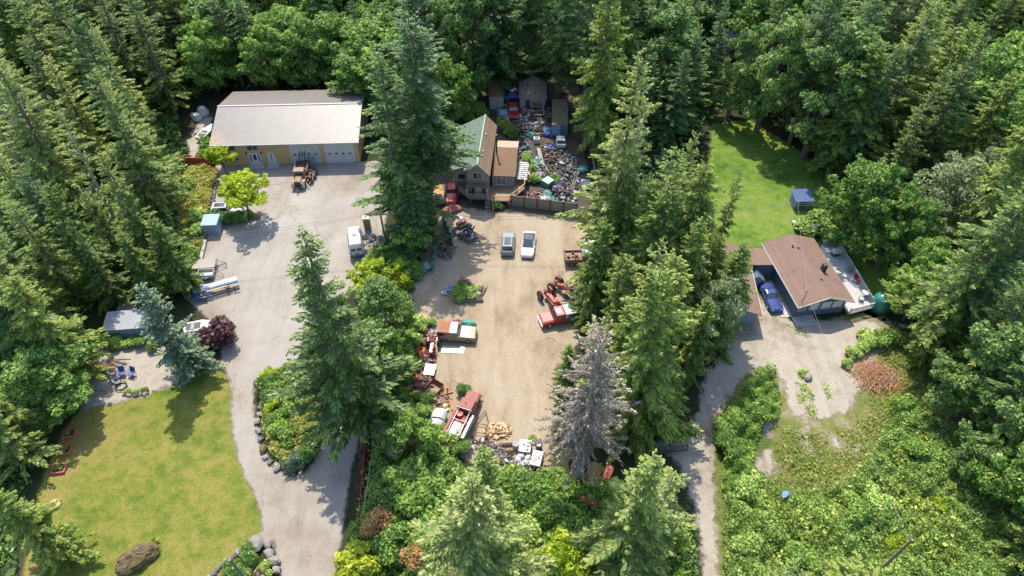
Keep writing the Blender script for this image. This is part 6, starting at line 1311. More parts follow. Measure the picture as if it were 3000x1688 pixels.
heap('scrap_heap', 'rusty scrap between the pallet and the small red garden tractor', 'scrap', 1250, 985, 1.3, 1.6, .5, [M_RUST, M_REDF, M_DARK, M_PINKR], 70, 3, .15, .45, 'stuff')
tag(MB().add([(-1, -.6, .25), (.7, -.9, .05), (1.1, .3, .1), (-.5, .9, .3), (-1, -.6, .2), (.7, -.9, .0), (1.1, .3, .05), (-.5, .9, .25)], [(0, 1, 2, 3), (7, 6, 5, 4), (0, 4, 5, 1), (1, 5, 6, 2), (2, 6, 7, 3), (3, 7, 4, 0)]).build('sheet_metal', M_TARPG, None, P(1279, 972)), 'pale sheet metal scrap left of the tan off-roader', 'scrap')
tag(MB().box(-1.35, 1.35, -.5, .5, .03, .09).build('board', M_PLAS, None, P(1327, 1026), R(-3)), 'white board lying on the dirt below the tan off-roader', 'board')
tag(MB().ball((0, 0, .25), 1.0, .5, .45, n=14, k=8, jit=.2, rn=kr).build('teal_tarp', M_TEAL, None, P(1372, 952), -.3), 'teal tarp heaped behind the tan off-roader', 'tarp')
heap('scrap_heap', 'reddish scrap heap left of the teal tarp', 'scrap', 1345, 947, .9, .5, .4, [M_REDF, M_RUST, M_PINKR], 25, 6, .15, .4, 'stuff')
for i, (px, py, s, k) in enumerate([(1357, 1150, .65, 'dshrub'), (1238, 1175, .9, 'dshrub'), (1250, 1205, .8, 'shrub'), (1262, 950, .7, 'shrub'), (1560, 1290, .4, 'shrub'), (1283, 1265, .8, 'shrub'), (1320, 1300, 1.0, 'shrub'), (1355, 1320, .8, 'dshrub'), (1180, 1205, 1.1, 'shrub')]):
    shrub(k, px, py, ['dark bush touching the hood of the faded red truck', 'bush beside the faded machine frame', 'pale bush above the white tank', 'low bush by the pale pallet', 'tiny bush amid the white appliances', 'bush below the white tank', 'pale bush at the tail of the faded red truck', 'bush right behind the faded red truck', 'pale bush below the faded machine frame'][i], s)
# white things at the lower end
t = thing('drum', 'white drum beside the wooden crate', 'drum', (*P(1511, 1312), 0)); MB().tube((0, 0, 0), (0, 0, .8), .36, .36, 16).build('drum_body', M_PLAS, t); MB().tube((0, 0, .8), (0, 0, .86), .38, .36, 16).build('lid', M_TARPG, t)
t = thing('freezer', 'white chest freezer with open lid right of the white drum', 'freezer', (*P(1538, 1318), 0), R(-8)); MB().rbox(-.6, .6, -.7, .7, 0, .8, .05).build('cabinet', M_PLAS, t); MB().rbox(-.62, .62, -.72, .72, .81, .87, .02).build('lid', M_PLAS, t)
for x, y in ((.3, -.45), (-.1, .1), (.42, .4)): MB().rbox(x-.12, x+.12, y-.1, y+.1, .871, .95, .02).build('hinge', M_DARK, t)
t = thing('engine_stand', 'greasy engine on a stand at the right of the appliances', 'engine', (*P(1578, 1312), 0)); MB().rbox(-.3, .3, -.4, .4, .35, .9, .08).build('engine_block', M_STEEL, t); [MB().tube((x, .2, .9), (x, .2, 1.25), .05).build('cylinder', M_RUST, t) for x in (-.2, 0, .2)]; MB().box(-.4, .4, -.4, -.3, 0, .35).box(-.4, .4, .3, .4, 0, .35).build('stand', M_DARK, t)
t = thing('cart', 'white flatbed cart at the lower right of the appliances', 'cart', (*P(1572, 1352), 0), R(75)); MB().rbox(-.9, .9, -.55, .55, .4, .75, .05).build('tub', M_PLAS, t); [wheel(t, .6*a, .55*b, .18, .18, .1) for a in (-1, 1) for b in (-1, 1)]; MB().path([(-.9, 0, .6), (-1.5, 0, .8)], .04).build('handle', M_DARK, t)
for i, (px, py) in enumerate([(1527, 1342), (1547, 1345), (1518, 1352), (1540, 1360), (1555, 1362)]):
    tag(MB().ball((0, 0, .3), .42, .36, .34, n=10, k=6, jit=.18, rn=kr).build('bag', M_PLAS, None, P(px, py), i), ['white bag nearest the freezer', 'white bag between freezer and cart', 'leftmost white bag below the freezer', 'white bag in the middle of the lowest row', 'white bag touching the cart'][i], 'bag')
for i, (px, py) in enumerate([(1520, 1372), (1527, 1378)]): tag(MB().tube((0, 0, 0), (0, 0, .4), .16, .2, 10).build('bucket', M_ORNG, None, P(px, py)), ['orange bucket under the white bags, upper', 'orange bucket under the white bags, lower'][i], 'bucket')
tag(MB().path([(x*.3, .25*sin(x*1.3), .03) for x in range(7)], .02, 4).build('hose', M_DARK, None, P(1318, 1120), 0), 'short dark hose on the dirt right of the loader bucket', 'hose')
tag(MB().path([(x*.3, .3*sin(x*.8), .03) for x in range(7)], .03, 4).build('hose', M_WOODG, None, P(1602, 992), -.4), 'short pale hose on the dirt below the red vintage pickup', 'hose')
# flower bed
x0, y0 = P(1362, 868)
for i, (px, py, s) in enumerate([(1343, 864, .9), (1370, 868, .95), (1392, 860, .8), (1360, 850, .9), (1350, 878, .7)]): shrub('shrub', px, py, ['leftmost leafy plant', 'middle leafy plant', 'rightmost leafy plant', 'farthest leafy plant', 'nearest leafy plant'][i]+' of the island flower bed', s, 'plant', name='plant')
def flowers(label, px, py, c, n, rad, h, seed):
    r = random.Random(seed); mb = MB()
    for i in range(n): a = r.uniform(0, 6.28); q = rad*r.random()**.5; mb.ball((q*cos(a), q*sin(a), h+r.uniform(-.2, .2)), .10, .10, .07, 0 if r.random() < .7 else 1, 6, 4)
    mb.tube((0, 0, 0), (0, 0, h), .12, .04, 5, 2)
    return tag(mb.build('flower_clump', [mat('petals_'+label.split()[0], c, .7), M_PLAS, BARK], None, P(px, py)), label, 'flowers')
flowers('violet-blue flower clump at the left end of the flower bed', 1312, 852, (0.20, 0.18, 0.60), 40, .55, .5, 1); flowers('white flower clump beside the violet-blue one', 1302, 862, (0.62, 0.62, 0.66), 26, .35, .3, 2)
flowers('crimson flower clump at the back of the flower bed', 1352, 830, (0.45, 0.04, 0.07), 30, .5, .9, 3); flowers('pink flower clump in the flower bed', 1371, 838, (0.60, 0.12, 0.22), 26, .4, 1.0, 4)
flowers('lilac flower ball at the right front of the bed', 1400, 870, (0.48, 0.36, 0.52), 34, .35, .6, 5); flowers('blue flower pot clump left of the lilac one', 1387, 872, (0.05, 0.06, 0.42), 22, .28, .5, 6)
sticks('timber_bundle', 'bundle of reddish poles at the right end of the flower bed', 'timber', 1412, 858, 14, 2.2, M_BRN, .4, 12, .8, .06, (1.15, 1.45))
t = thing('planter_trough', 'long low timber trough along the front of the flower bed', 'planter', (*P(1372, 882), 0), .03)
MB().rbox(-1.9, 1.9, -.25, .25, 0, .45, .03).build('trough', M_WOODG, t); MB().box(-1.8, 1.8, -.18, .18, .451, .46).build('soil', MATS['dark_soil'], t)
# trailer with motorcycles / quad by the shade
t = thing('flat_trailer', 'black flat trailer in the shade left of the flower bed', 'trailer', (*P(1365, 690), 0), R(-42))
MB().path([(-1.7, -1.0, .45), (1.7, -1.0, .45), (1.7, 1.0, .45), (-1.7, 1.0, .45), (-1.7, -1.0, .45)], .06).box(-1.6, 1.6, -.9, .9, .36, .42).build('deck', M_DARK, t)
for s in (-1, 1): wheel(t, 0, s*1.15, .32, .32, .16)
MB().path([(1.7, -.6, .45), (2.8, 0, .45), (1.7, .6, .45)], .05).build('tongue', M_DARK, t)
def quad(label, px, py, rz, m, z=.43):
    t = thing('quad_bike', label, 'quad bike', (*P(px, py, z), z), rz)
    MB().rbox(-.75, .65, -.22, .22, .4, .78, .08).build('body', m, t); MB().rbox(-.55, .1, -.17, .17, .79, .9, .05).build('seat', M_DARK, t); MB().tube((.35, -.38, .98), (.35, .38, .98), .025).tube((.5, 0, .7), (.35, 0, .98), .03).build('handlebar', M_DARK, t)
    for a in (-.55, .6):
        for b in (-1, 1): wheel(t, a, b*.45, .27, .27, .2)
    return t
quad('red quad bike on the black trailer', 1355, 662, .5, M_RED); quad('dark quad bike at the right end of the black trailer', 1374, 676, 1.1, M_DARK)
heap('machine_parts', 'clutter of small engine parts at the front of the black trailer', 'parts', 1366, 690, 1.0, .7, .4, [M_DARK, M_CHR, M_STEEL, M_BLUE, M_PLAS], 45, 14, .1, .3, 'stuff', .43)
chair(1350, 648, 0, 'white plastic lounge chair behind the black trailer', M_PLAS, 2.4, s=1.3, name='lounge_chair')
for i, ((a, b), (c, d)) in enumerate([((1298, 656), (1326, 722)), ((1283, 716), (1268, 800))]):
    p, q = P(a, b), P(c, d); L_ = math.hypot(q[0]-p[0], q[1]-p[1])
    t = thing('netting_fence', ['green netting fence panel, upper, left of the black trailer', 'green netting fence panel, lower, above the folding chairs'][i], 'fence', (*p, 0), math.atan2(q[1]-p[1], q[0]-p[0]))
    n = 14; vs = []; 
    for k in range(n+1):
        w_ = .12*sin(k*1.7); vs += [(L_*k/n, w_, .05), (L_*k/n, w_*1.5+.05, 1.7+.12*sin(k*1.1)), (L_*k/n, w_+.03, .05), (L_*k/n, w_*1.5+.08, 1.7+.12*sin(k*1.1))]
    fs = []
    for k in range(n): j = 4*k; fs += [(j, j+4, j+5, j+1), (j+3, j+7, j+6, j+2), (j+1, j+5, j+7, j+3)]
    MB().add(vs, fs).build('net', M_NET, t)
    for k in range(3): MB().tube((L_*k/2, 0, 0), (L_*k/2, 0, 1.85), .05).build('post', M_WOODG, t)
chair(1256, 790, 0, 'white folding chair at the foot of the lower netting panel', M_PLAS, 1, name='folding_chair'); chair(1245, 800, 0, 'blue and white folding chair nearest the yellow tree', M_LBLUE, .4, name='folding_chair')
heap('scrap_heap', 'dark clutter between the two netting panels', 'scrap', 1306, 735, 1.3, 1.9, .8, [M_DARK, M_RUST, M_STEEL, M_BRN, M_WOODG], 90, 15, .15, .5, 'stuff')
heap('scrap_heap', 'clutter beside the camper van at the edge of the paved yard', 'scrap', 1095, 705, 1.6, 1.4, .5, [M_WOODG, M_BRN, M_TARPG, M_SHEDB], 60, 16, .15, .5, 'stuff')
heap('scrap_heap', 'white and blue clutter beside the tyre stack', 'scrap', 1712, 850, 1.2, 2.2, .8, [M_PLAS, M_BLUE, M_REDF, M_TARPG, M_LBLUE], 70, 17, .2, .6, 'stuff')
tag(MB().box(-.6, .6, -.04, .04, 0, 1.3).build('panel', M_BRN, None, P(1692, 862), 1.2), 'dark upright panel between the tractors and the white clutter', 'panel')
# red cars beside the house
car('sports_car', 'red sports car parked left of the green roofed house, nose to the camera', 'car', (1322, 600), (1328, 550), M_RED, L=4.5, W=1.8, H=1.25, belt=.85, hood=.82, cab=(-.32, .10, -.2, -.02), tail=.86)
tag(MB().ball((0, 0, .3), 1.4, .8, .5, n=16, k=8, jit=.22, rn=kr).build('tarp', M_PINKR, None, P(1326, 618), .3), 'dusty pink tarp heap in front of the red sports car', 'tarp')
t = thing('camper', 'small brown camper left of the red sports car', 'camper', (*P(1290, 585), 0), 1.5); MB().rbox(-1.6, 1.4, -.8, .8, .5, 1.9, .12).build('body', M_PLAS, t); MB().rbox(-1.5, 1.3, -.7, .7, 1.9, 2.0, .05).build('roof', M_YELT, t); [wheel(t, 0, s*.75, .3, .3, .15) for s in (-1, 1)]
shrub('dshrub', 1455, 612, 'dark green bush at the foot of the deck stairs', .7)
chair(1487, 597, 0, 'white chair left of the plank fence', M_PLAS, 2, s=.9, name='garden_chair')
# ------------------------------------------------------------------ scrap yard
car('sports_car', 'red sports car deep in the scrap yard beside the moss-roofed container', 'car', (1504, 352), (1503, 312), M_RED, L=4.5, W=1.85, H=1.2, belt=.85, hood=.82, cab=(-.34, .12, -.22, -.02), tail=.86)
car('hatchback', 'blue car behind the scrap yard red sports car', 'car', (1524, 288), (1490, 290), M_BLUE, L=4.2, H=1.4)
car('hatchback', 'dark grey stripped car left of the scrap yard red sports car', 'car', (1477, 368), (1472, 335), M_SHEDB, L=4.0, H=1.35)
a = P(1455, 322)
t = thing('container', 'long container with a brown mossy roof at the back of the scrap yard', 'container', (*a, 0), R(3))
MB().box(-1.25, 1.25, 0, 9.0, .1, 2.5).build('container_wall', M_WOODG, t); MB().box(-1.3, 1.3, -.05, 9.05, 2.5, 2.6).build('roof', mat('mossy_brown_roof', (0.20, 0.145, 0.06), 1, var=.3, dirt=(0.10, 0.09, 0.03), dirt_amt=.5), t)
MB().box(-1.1, -.05, -.04, -.003, .2, 2.4).box(.05, 1.1, -.04, -.003, .2, 2.4).build('door', M_TARPG, t)
a = P(1638, 402)
t = thing('container', 'dark green-brown roofed container on the right of the scrap yard', 'container', (*a, 0), R(-3))
MB().box(-1.25, 1.25, 0, 7.5, .1, 2.3).build('container_wall', M_SHEDB, t); MB().box(-1.3, 1.3, -.05, 7.55, 2.3, 2.4).build('roof', mat('dirty_olive_roof', (0.12, 0.10, 0.065), 1, var=.3), t); MB().box(.1, 1.1, -.04, -.003, .2, 2.2).build('door', M_BLUEW, t)
a = P(1560, 318)
t = thing('tent', 'grey fabric tent shelter at the back of the scrap yard', 'tent', (*a, 0), R(-2))
MB().add([(x, y, z) for y in (0, 5) for x, z in ((-2.2, 0), (-2.2, 2.0), (0, 3.2), (2.2, 2.0), (2.2, 0))], [(0, 1, 2, 3, 4), (9, 8, 7, 6, 5), (0, 5, 6, 1), (3, 8, 9, 4)]).build('tent_wall', M_TARPG, t)
roof_slab([(-2.4, -.3, 1.95), (0, -.3, 3.3), (0, 5.2, 3.3), (-2.4, 5.2, 1.95)], .06).build('roof', mat('stained_canvas', (0.22, 0.16, 0.12), .9, dirt=(.40, .38, .35), dirt_amt=.4), t); roof_slab([(2.4, -.3, 1.95), (2.4, 5.2, 1.95), (0, 5.2, 3.3), (0, -.3, 3.3)], .06).build('roof', MATS['stained_canvas'], t)
MB().box(-1.2, -.5, -.05, -.004, 0, 1.7).build('entrance', M_DARK, t); MB().path([(0, -.08, 0), (0, -.08, 3.1)], .05).build('pole', M_TRIM, t)
(cx, cy), rz, _ = line((1577, 352), (1570, 305))
t = thing('truck_wreck', 'wrecked truck with a yellow cab top and bare bed frame in the scrap yard', 'truck', (cx, cy, 0), rz)
MB().rbox(-2.6, -.6, -.9, .9, .6, 1.5, .1).build('cab_base', M_BRN, t); MB().loft([[(-2.4, -.85, 1.5), (-.9, -.85, 1.5), (-.9, .85, 1.5), (-2.4, .85, 1.5)], [(-2.2, -.75, 2.1), (-1.1, -.75, 2.1), (-1.1, .75, 2.1), (-2.2, .75, 2.1)]]).build('cabin', M_YELT, t)
MB().rbox(-2.35, -1.0, -.85, .85, 2.1, 2.2, .04).build('roof', M_YELT, t); mb = MB()
for s in (-1, 1): mb.box(-.6, 2.6, s*.85-.05, s*.85+.05, .9, 1.05); mb.path([(-.6, s*.85, 1.6), (2.4, s*.95, 1.6)], .05)
for x in (0, 1.2, 2.4): mb.box(x-.05, x+.05, -.799, .799, .92, 1.0); [mb.tube((x, s*.9, .9), (x, s*.92, 1.6), .04) for s in (-1, 1)]
mb.build('bed_frame', M_TARPG, t); [wheel(t, x, s*.85, .4, .4, .22) for x in (-1.6, 1.6) for s in (-1, 1)]
for i, (px, py, m, lab) in enumerate([(1609, 398, M_BLUE, 'blue tarp bundle in the middle of the scrap yard'), (1611, 440, M_BLUE, 'round blue bundle below the blue tarp'), (1596, 386, M_TARPG, 'grey tarp bundle left of the blue tarp'), (1556, 402, M_TEAL, 'teal bundle beside the white appliance'), (1606, 388, M_LBLUE, 'light blue tarp bundle behind the dark blue one'), (1604, 575, M_NET, 'green tarp heap behind the plank fence'), (1618, 592, M_NET, 'second green tarp by the top of the plank fence'), (1596, 590, M_PLAS, 'white bag behind the plank fence'), (1635, 558, M_BLUE, 'dark blue barrel-like bundle right of the green tank'), (1582, 520, M_TARPG, 'grey crumpled sheet above the green tank'), (1578, 478, M_NET, 'green tarp beside the long bent sheet')]):
    tag(MB().ball((0, 0, .35), .8, .6, .5, n=18, k=8, jit=.3, rn=kr).ball((.5, -.3, .25), .5, .4, .35, n=12, k=6, jit=.3, rn=kr).ball((-.5, .35, .2), .5, .35, .3, n=12, k=6, jit=.3, rn=kr).build('tarp_bundle', m, None, P(px, py), i), lab, 'tarp')
t = thing('appliance', 'white appliance with a dark opening in the scrap yard', 'appliance', (*P(1572, 418), 0)); MB().rbox(-.5, .5, -.4, .4, 0, .9, .05).build('cabinet', M_PLAS, t); MB().box(-.3, .3, -.25, .25, .9, .91).build('opening', M_DARK, t)
t = thing('mini_truck', 'small white and blue truck cab at the right edge of the scrap yard', 'truck', (*P(1642, 430), 0), -pi/2); MB().rbox(-.9, .9, -.75, .75, .3, 1.0, .08).build('body', M_PLAS, t); MB().rbox(-.8, .5, -.7, .7, 1.0, 1.5, .1).build('cabin', M_SHEDB, t); MB().rbox(-.75, .45, -.6, .6, 1.5, 1.56, .02).build('roof', M_PLAS, t); [wheel(t, x, s*.7, .28, .28, .14) for x in (-.6, .6) for s in (-1, 1)]
MB().box(.5, .53, -.55, .55, 1.05, 1.4).build('windscreen', GL, t)
t = thing('water_tank', 'square pale green tank in the lower scrap yard', 'tank', (*P(1604, 548), 0), .8); MB().rbox(-.75, .75, -.75, .75, 0, 1.3, .1).build('tank_body', mat('murky_green', (0.06, 0.14, 0.11), .5), t); MB().rbox(-.7, .7, -.7, .7, 1.3, 1.36, .03).build('lid', mat('pale_green_lid', (0.22, 0.42, 0.34), .5), t)
o = MB()
for i in range(10): o.box(-1.1+.02*i, 1.1, -1.5+.3*i, -1.25+.3*i, .02*i+.5, .08+.02*i+.5)
o.box(-1.0, 1.0, -1.4, 1.3, 0, .5); tag(o.build('lumber_stack', MATS['peeling_white_boards'], None, P(1530, 505), .1), 'stack of peeling white boards against the annex', 'lumber')
t = thing('ladder', 'pale ladder leaning at the lower right of the scrap yard', 'ladder', (*P(1668, 575), 0), 1.25); mb = MB(); [mb.tube((0, y, .1), (3.6, y, .9), .04) for y in (-.2, .2)]; [mb.tube((.3*k, -.2, .1+.067*k), (.3*k, .2, .1+.067*k), .025) for k in range(12)]; mb.build('rails_and_rungs', M_TARPG, t)
tag(MB().add([(-.3, -2, .6), (.3, -2, .5), (.4, 2, .9), (-.2, 2, 1.0), (-.3, -2, .55), (.3, -2, .45), (.4, 2, .85), (-.2, 2, .95)], [(0, 1, 2, 3), (7, 6, 5, 4), (0, 4, 5, 1), (1, 5, 6, 2), (2, 6, 7, 3), (3, 7, 4, 0)]).build('metal_sheet', M_TARPG, None, P(1582, 470), .15), 'long bent grey metal sheet in the middle of the scrap yard', 'sheet')
for i, (k, px, py, s) in enumerate([('dshrub', 1482, 385, 1.1), ('shrub', 1545, 475, .9), ('shrub', 1560, 535, .9), ('dshrub', 1497, 400, .9), ('dshrub', 1470, 365, .8), ('shrub', 1556, 500, .7), ('dshrub', 1622, 530, .6), ('dshrub', 1400, 335, 1.3), ('dshrub', 1370, 345, 1.2), ('shrub', 1350, 400, 1.0)]):
    shrub(k, px, py, ['dark bush right behind the brown roof ridge', 'bright bush between the white boards and the bent sheet', 'pale round bush at the corner of the deck', 'bush right of the brown shingle slope', 'bush at the back corner of the green roofed house', 'small bush below the bright one in the scrap yard', 'small dark bush right of the green tank', 'bush left of the moss-roofed container', 'bush behind the green roof end', 'bush at the left wall of the green roofed house'][i], s)
heap('scrap_heap', 'orange and red garden machinery heap behind the deck railing', 'scrap', 1565, 585, 1.9, 1.5, .9, [M_ORNG, M_REDF, M_RUST, M_PLAS, M_DARK], 110, 21, .2, .6, 'stuff')
heap('scrap_heap', 'dark heap of machine parts in the lower right of the scrap yard', 'scrap', 1640, 565, 3.0, 2.8, .9, [M_DARK, M_STEEL, M_RUST, M_TARPG, M_DARK, M_RUB], 260, 22, .2, .6, 'stuff')
heap('scrap_heap', 'dark scrap along the right side of the scrap yard', 'scrap', 1668, 500, 1.7, 4.6, .9, [M_DARK, M_STEEL, M_BRN, M_RUB, M_SHEDB], 240, 23, .2, .6, 'stuff')
heap('scrap_heap', 'pale and pink scrap around the wrecked yellow-topped truck', 'scrap', 1545, 345, 2.0, 3.2, .9, [M_PINKR, M_PLAS, M_DARK, M_STEEL, M_WOODG, M_RUST], 170, 24, .2, .6, 'stuff')
heap('scrap_heap', 'mixed junk spread across the middle of the scrap yard', 'scrap', 1560, 380, 4.5, 2.2, .7, [M_DARK, M_STEEL, M_PLAS, M_RUST, M_BRN, M_SHEDB, M_DARK, M_DARK, M_BRN], 420, 25, .15, .6, 'stuff')
heap('scrap_heap', 'tangle of pipes and boards right of the annex', 'scrap', 1525, 445, 1.7, 3.8, .8, [M_STEEL, M_WOODG, M_DARK, M_TARPG, M_SHEDB], 130, 26, .2, .6, 'stuff')
heap('scrap_heap', 'scrap under the green tarps in the middle of the scrap yard', 'scrap', 1578, 500, 1.5, 3.0, .8, [M_STEEL, M_DARK, M_WOODG, M_NET, M_TARPG], 110, 27, .2, .6, 'stuff')
heap('scrap_heap', 'brown junk beside the left wall of the green roofed house', 'scrap', 1310, 440, 1.6, 4.0, .8, [M_BRN, M_PINKR, M_WOOD, M_DARK, M_WOODG], 130, 28, .2, .6, 'stuff')
heap('scrap_heap', 'junk between the container and the stripped car', 'scrap', 1478, 330, 1.3, 2.4, .8, [M_SHEDB, M_TARPG, M_DARK, M_STEEL], 70, 29, .2, .6, 'stuff')
t = thing('lean_to', 'rusty tin shed roof poking out left of the green metal roof', 'shed', (*P(1332, 430), 0), .2); MB().box(-1.2, 1.2, -1.2, 1.2, 0, 1.9).build('wall', M_BRN, t); roof_slab([(-1.4, -1.4, 1.85), (1.4, -1.4, 1.85), (1.4, 1.4, 2.3), (-1.4, 1.4, 2.3)], .08).build('roof', M_PINKR, t)
tag(MB().box(-.7, .7, -.9, .9, .5, .56).box(-.6, .6, -.8, .8, 0, .5).build('board_table', M_TARPG, None, P(1716, 545), .0), 'pale blue-grey speckled table top right of the scrap yard', 'table')
tag(MB().ball((0, 0, .3), 1.0, .8, .4, n=16, k=8, jit=.3, rn=kr).build('tarp', M_TEAL, None, P(1706, 500), 0), 'teal pool cover at the right edge of the scrap yard', 'tarp')
# ------------------------------------------------------------------ right field and lower woods
sticks('brush_pile', 'large orange-brown brush pile beside the right-hand firs', 'brush pile', 2570, 1105, 330, 2.6, mat('orange_brush', (0.42, 0.215, 0.115), .9, var=.5), 2.7, 31, 1.0, .025)
t = thing('ladder', 'pale ladder lying under the orange brush pile', 'ladder', (*P(2580, 1140), 0.1), .75); mb = MB(); [mb.tube((0, y, .1), (3.0, y, .3), .05) for y in (-.2, .2)]; [mb.tube((.25*k, -.2, .1+.017*k), (.25*k, .2, .1+.017*k), .03) for k in range(12)]; mb.build('rails_and_rungs', M_TARPG, t)
rock(2366, 1108, 1.3, 'white boulder lying on the gravel drive', me=stm[0]); shrub('shrub', 2352, 1096, 'grass tuft around the white boulder on the drive', .45, 'plant', name='plant')
for i, pp in enumerate([[(2335, 1122), (2362, 1128), (2372, 1145), (2350, 1150)], [(2368, 1150), (2385, 1158), (2380, 1178), (2365, 1165)], [(2412, 1125), (2430, 1130), (2435, 1165), (2418, 1160)], [(2335, 1155), (2365, 1160), (2360, 1180), (2340, 1178)], [(2358, 1185), (2385, 1190), (2392, 1225), (2365, 1220)], [(2335, 1090), (2352, 1088), (2350, 1110), (2340, 1108)], [(2300, 950), (2345, 958), (2370, 985), (2330, 975)], [(2490, 940), (2600, 950), (2615, 1000), (2570, 1010), (2520, 975)]]):
    cx_ = sum(p[0] for p in pp)/4; cy_ = sum(p[1] for p in pp)/4; pp = [(cx_+(p[0]-cx_)*1.5, cy_+(p[1]-cy_)*1.5) for p in pp]
    cover('weed_patch', pp, 1300 if i < 7 else 5000, L_BRAM, .11, mounds(1.5, .25, .02, i), ['weed patch just below the white boulder on the drive', 'small weed patch lower right of the white boulder', 'upright weed patch at the right of the gravel drive', 'weed patch left of centre on the lower gravel drive', 'largest weed patch at the bottom of the gravel drive', 'grass tuft left of the white boulder', 'weeds between garage and house on the drive edge', 'bright weeds at the right front corner of the house'][i], 'weeds', 60+i, fade=1.6)
for k, px, py, s, d in [('shrub', 2500, 1040, .8, 'left of the orange brush pile'), ('shrub', 2525, 1020, .9, 'above the orange brush pile'), ('shrub', 2480, 1070, .6, 'lowest left of the orange brush pile')]: shrub(k, px, py, 'pale green bush '+d, s)
tag(MB().ball((0, 0, 1.2), .5, .35, .3, n=12, k=7, jit=.25, rn=kr).build('blue_tarp', M_LBLUE, None, P(2290, 1465), .5), 'light blue tarp thrown over the brambles', 'tarp')
t = thing('gate', 'open iron gate in the shade beside the gravel lane', 'gate', (*P(1968, 1325), 0), .1); MB().path([(-1.6, 0, .1), (-1.6, 0, 1.2), (1.6, 0, 1.2), (1.6, 0, .1), (-1.6, 0, .1)], .05).build('frame', M_RUST, t)
mb = MB(); [mb.tube((-1.5+.3*k, 0, .1), (-1.5+.3*k, 0, 1.2), .03) for k in range(11)]; mb.build('bars', M_RUST, t)
for i, (px, py, rz_) in enumerate([(1780, 1398, 1.2), (1724, 1478, -.4)]):
    t = thing('fuel_tank', ['chalky red fuel tank in the shade above the bottom right fir', 'red fuel tank left of the bottom right fir'][i], 'tank', (*P(px, py), .15), rz_); MB().loft([[(x, .45*s*cos(2*pi*k/14), .5+.45*s*sin(2*pi*k/14)) for k in range(14)] for x, s in ((-.9, .5), (-.8, .95), (.8, .95), (.9, .5))]).build('tank_shell', M_REDF, t, smooth=True); MB().box(-.6, -.5, -.4, .4, 0, .15).box(.5, .6, -.4, .4, 0, .15).build('cradle', M_DARK, t)
tractor('old dark red tractor hidden in the woods below the dirt yard', 1655, 1590, .2, M_REDF, 1.1); tractor('rusty tractor behind the dead tree trunk', 1690, 1340, 1.5, M_RUST, 1.0)
tag(MB().ball((0, 0, 1.5), .5, .4, .4, n=10, k=6, jit=.2, rn=kr).build('blue_tarp', M_BLUE, None, P(1608, 1640), 0), 'small blue tarp caught in the undergrowth at the bottom', 'tarp')
tag(MB().ball((0, 0, .7), 1.1, .8, .7, n=12, k=7, jit=.2, rn=kr).build('tarp', M_TARPG, None, P(1160, 1330), .4), 'grey tarp heap left of the bright round tree', 'tarp')
heap('scrap_heap', 'rusty junk in the shade right of the long red fence', 'scrap', 1120, 1370, 2.0, 4.0, .7, [M_RUST, M_DARK, M_BRN, M_REDF], 110, 33, .2, .7, 'stuff')
heap('scrap_heap', 'rusty farm scrap in the scrub left of the orange wheels', 'scrap', 1205, 1120, 1.4, 3.0, .5, [M_RUST, M_REDF, M_BRN], 70, 34, .2, .5, 'stuff')
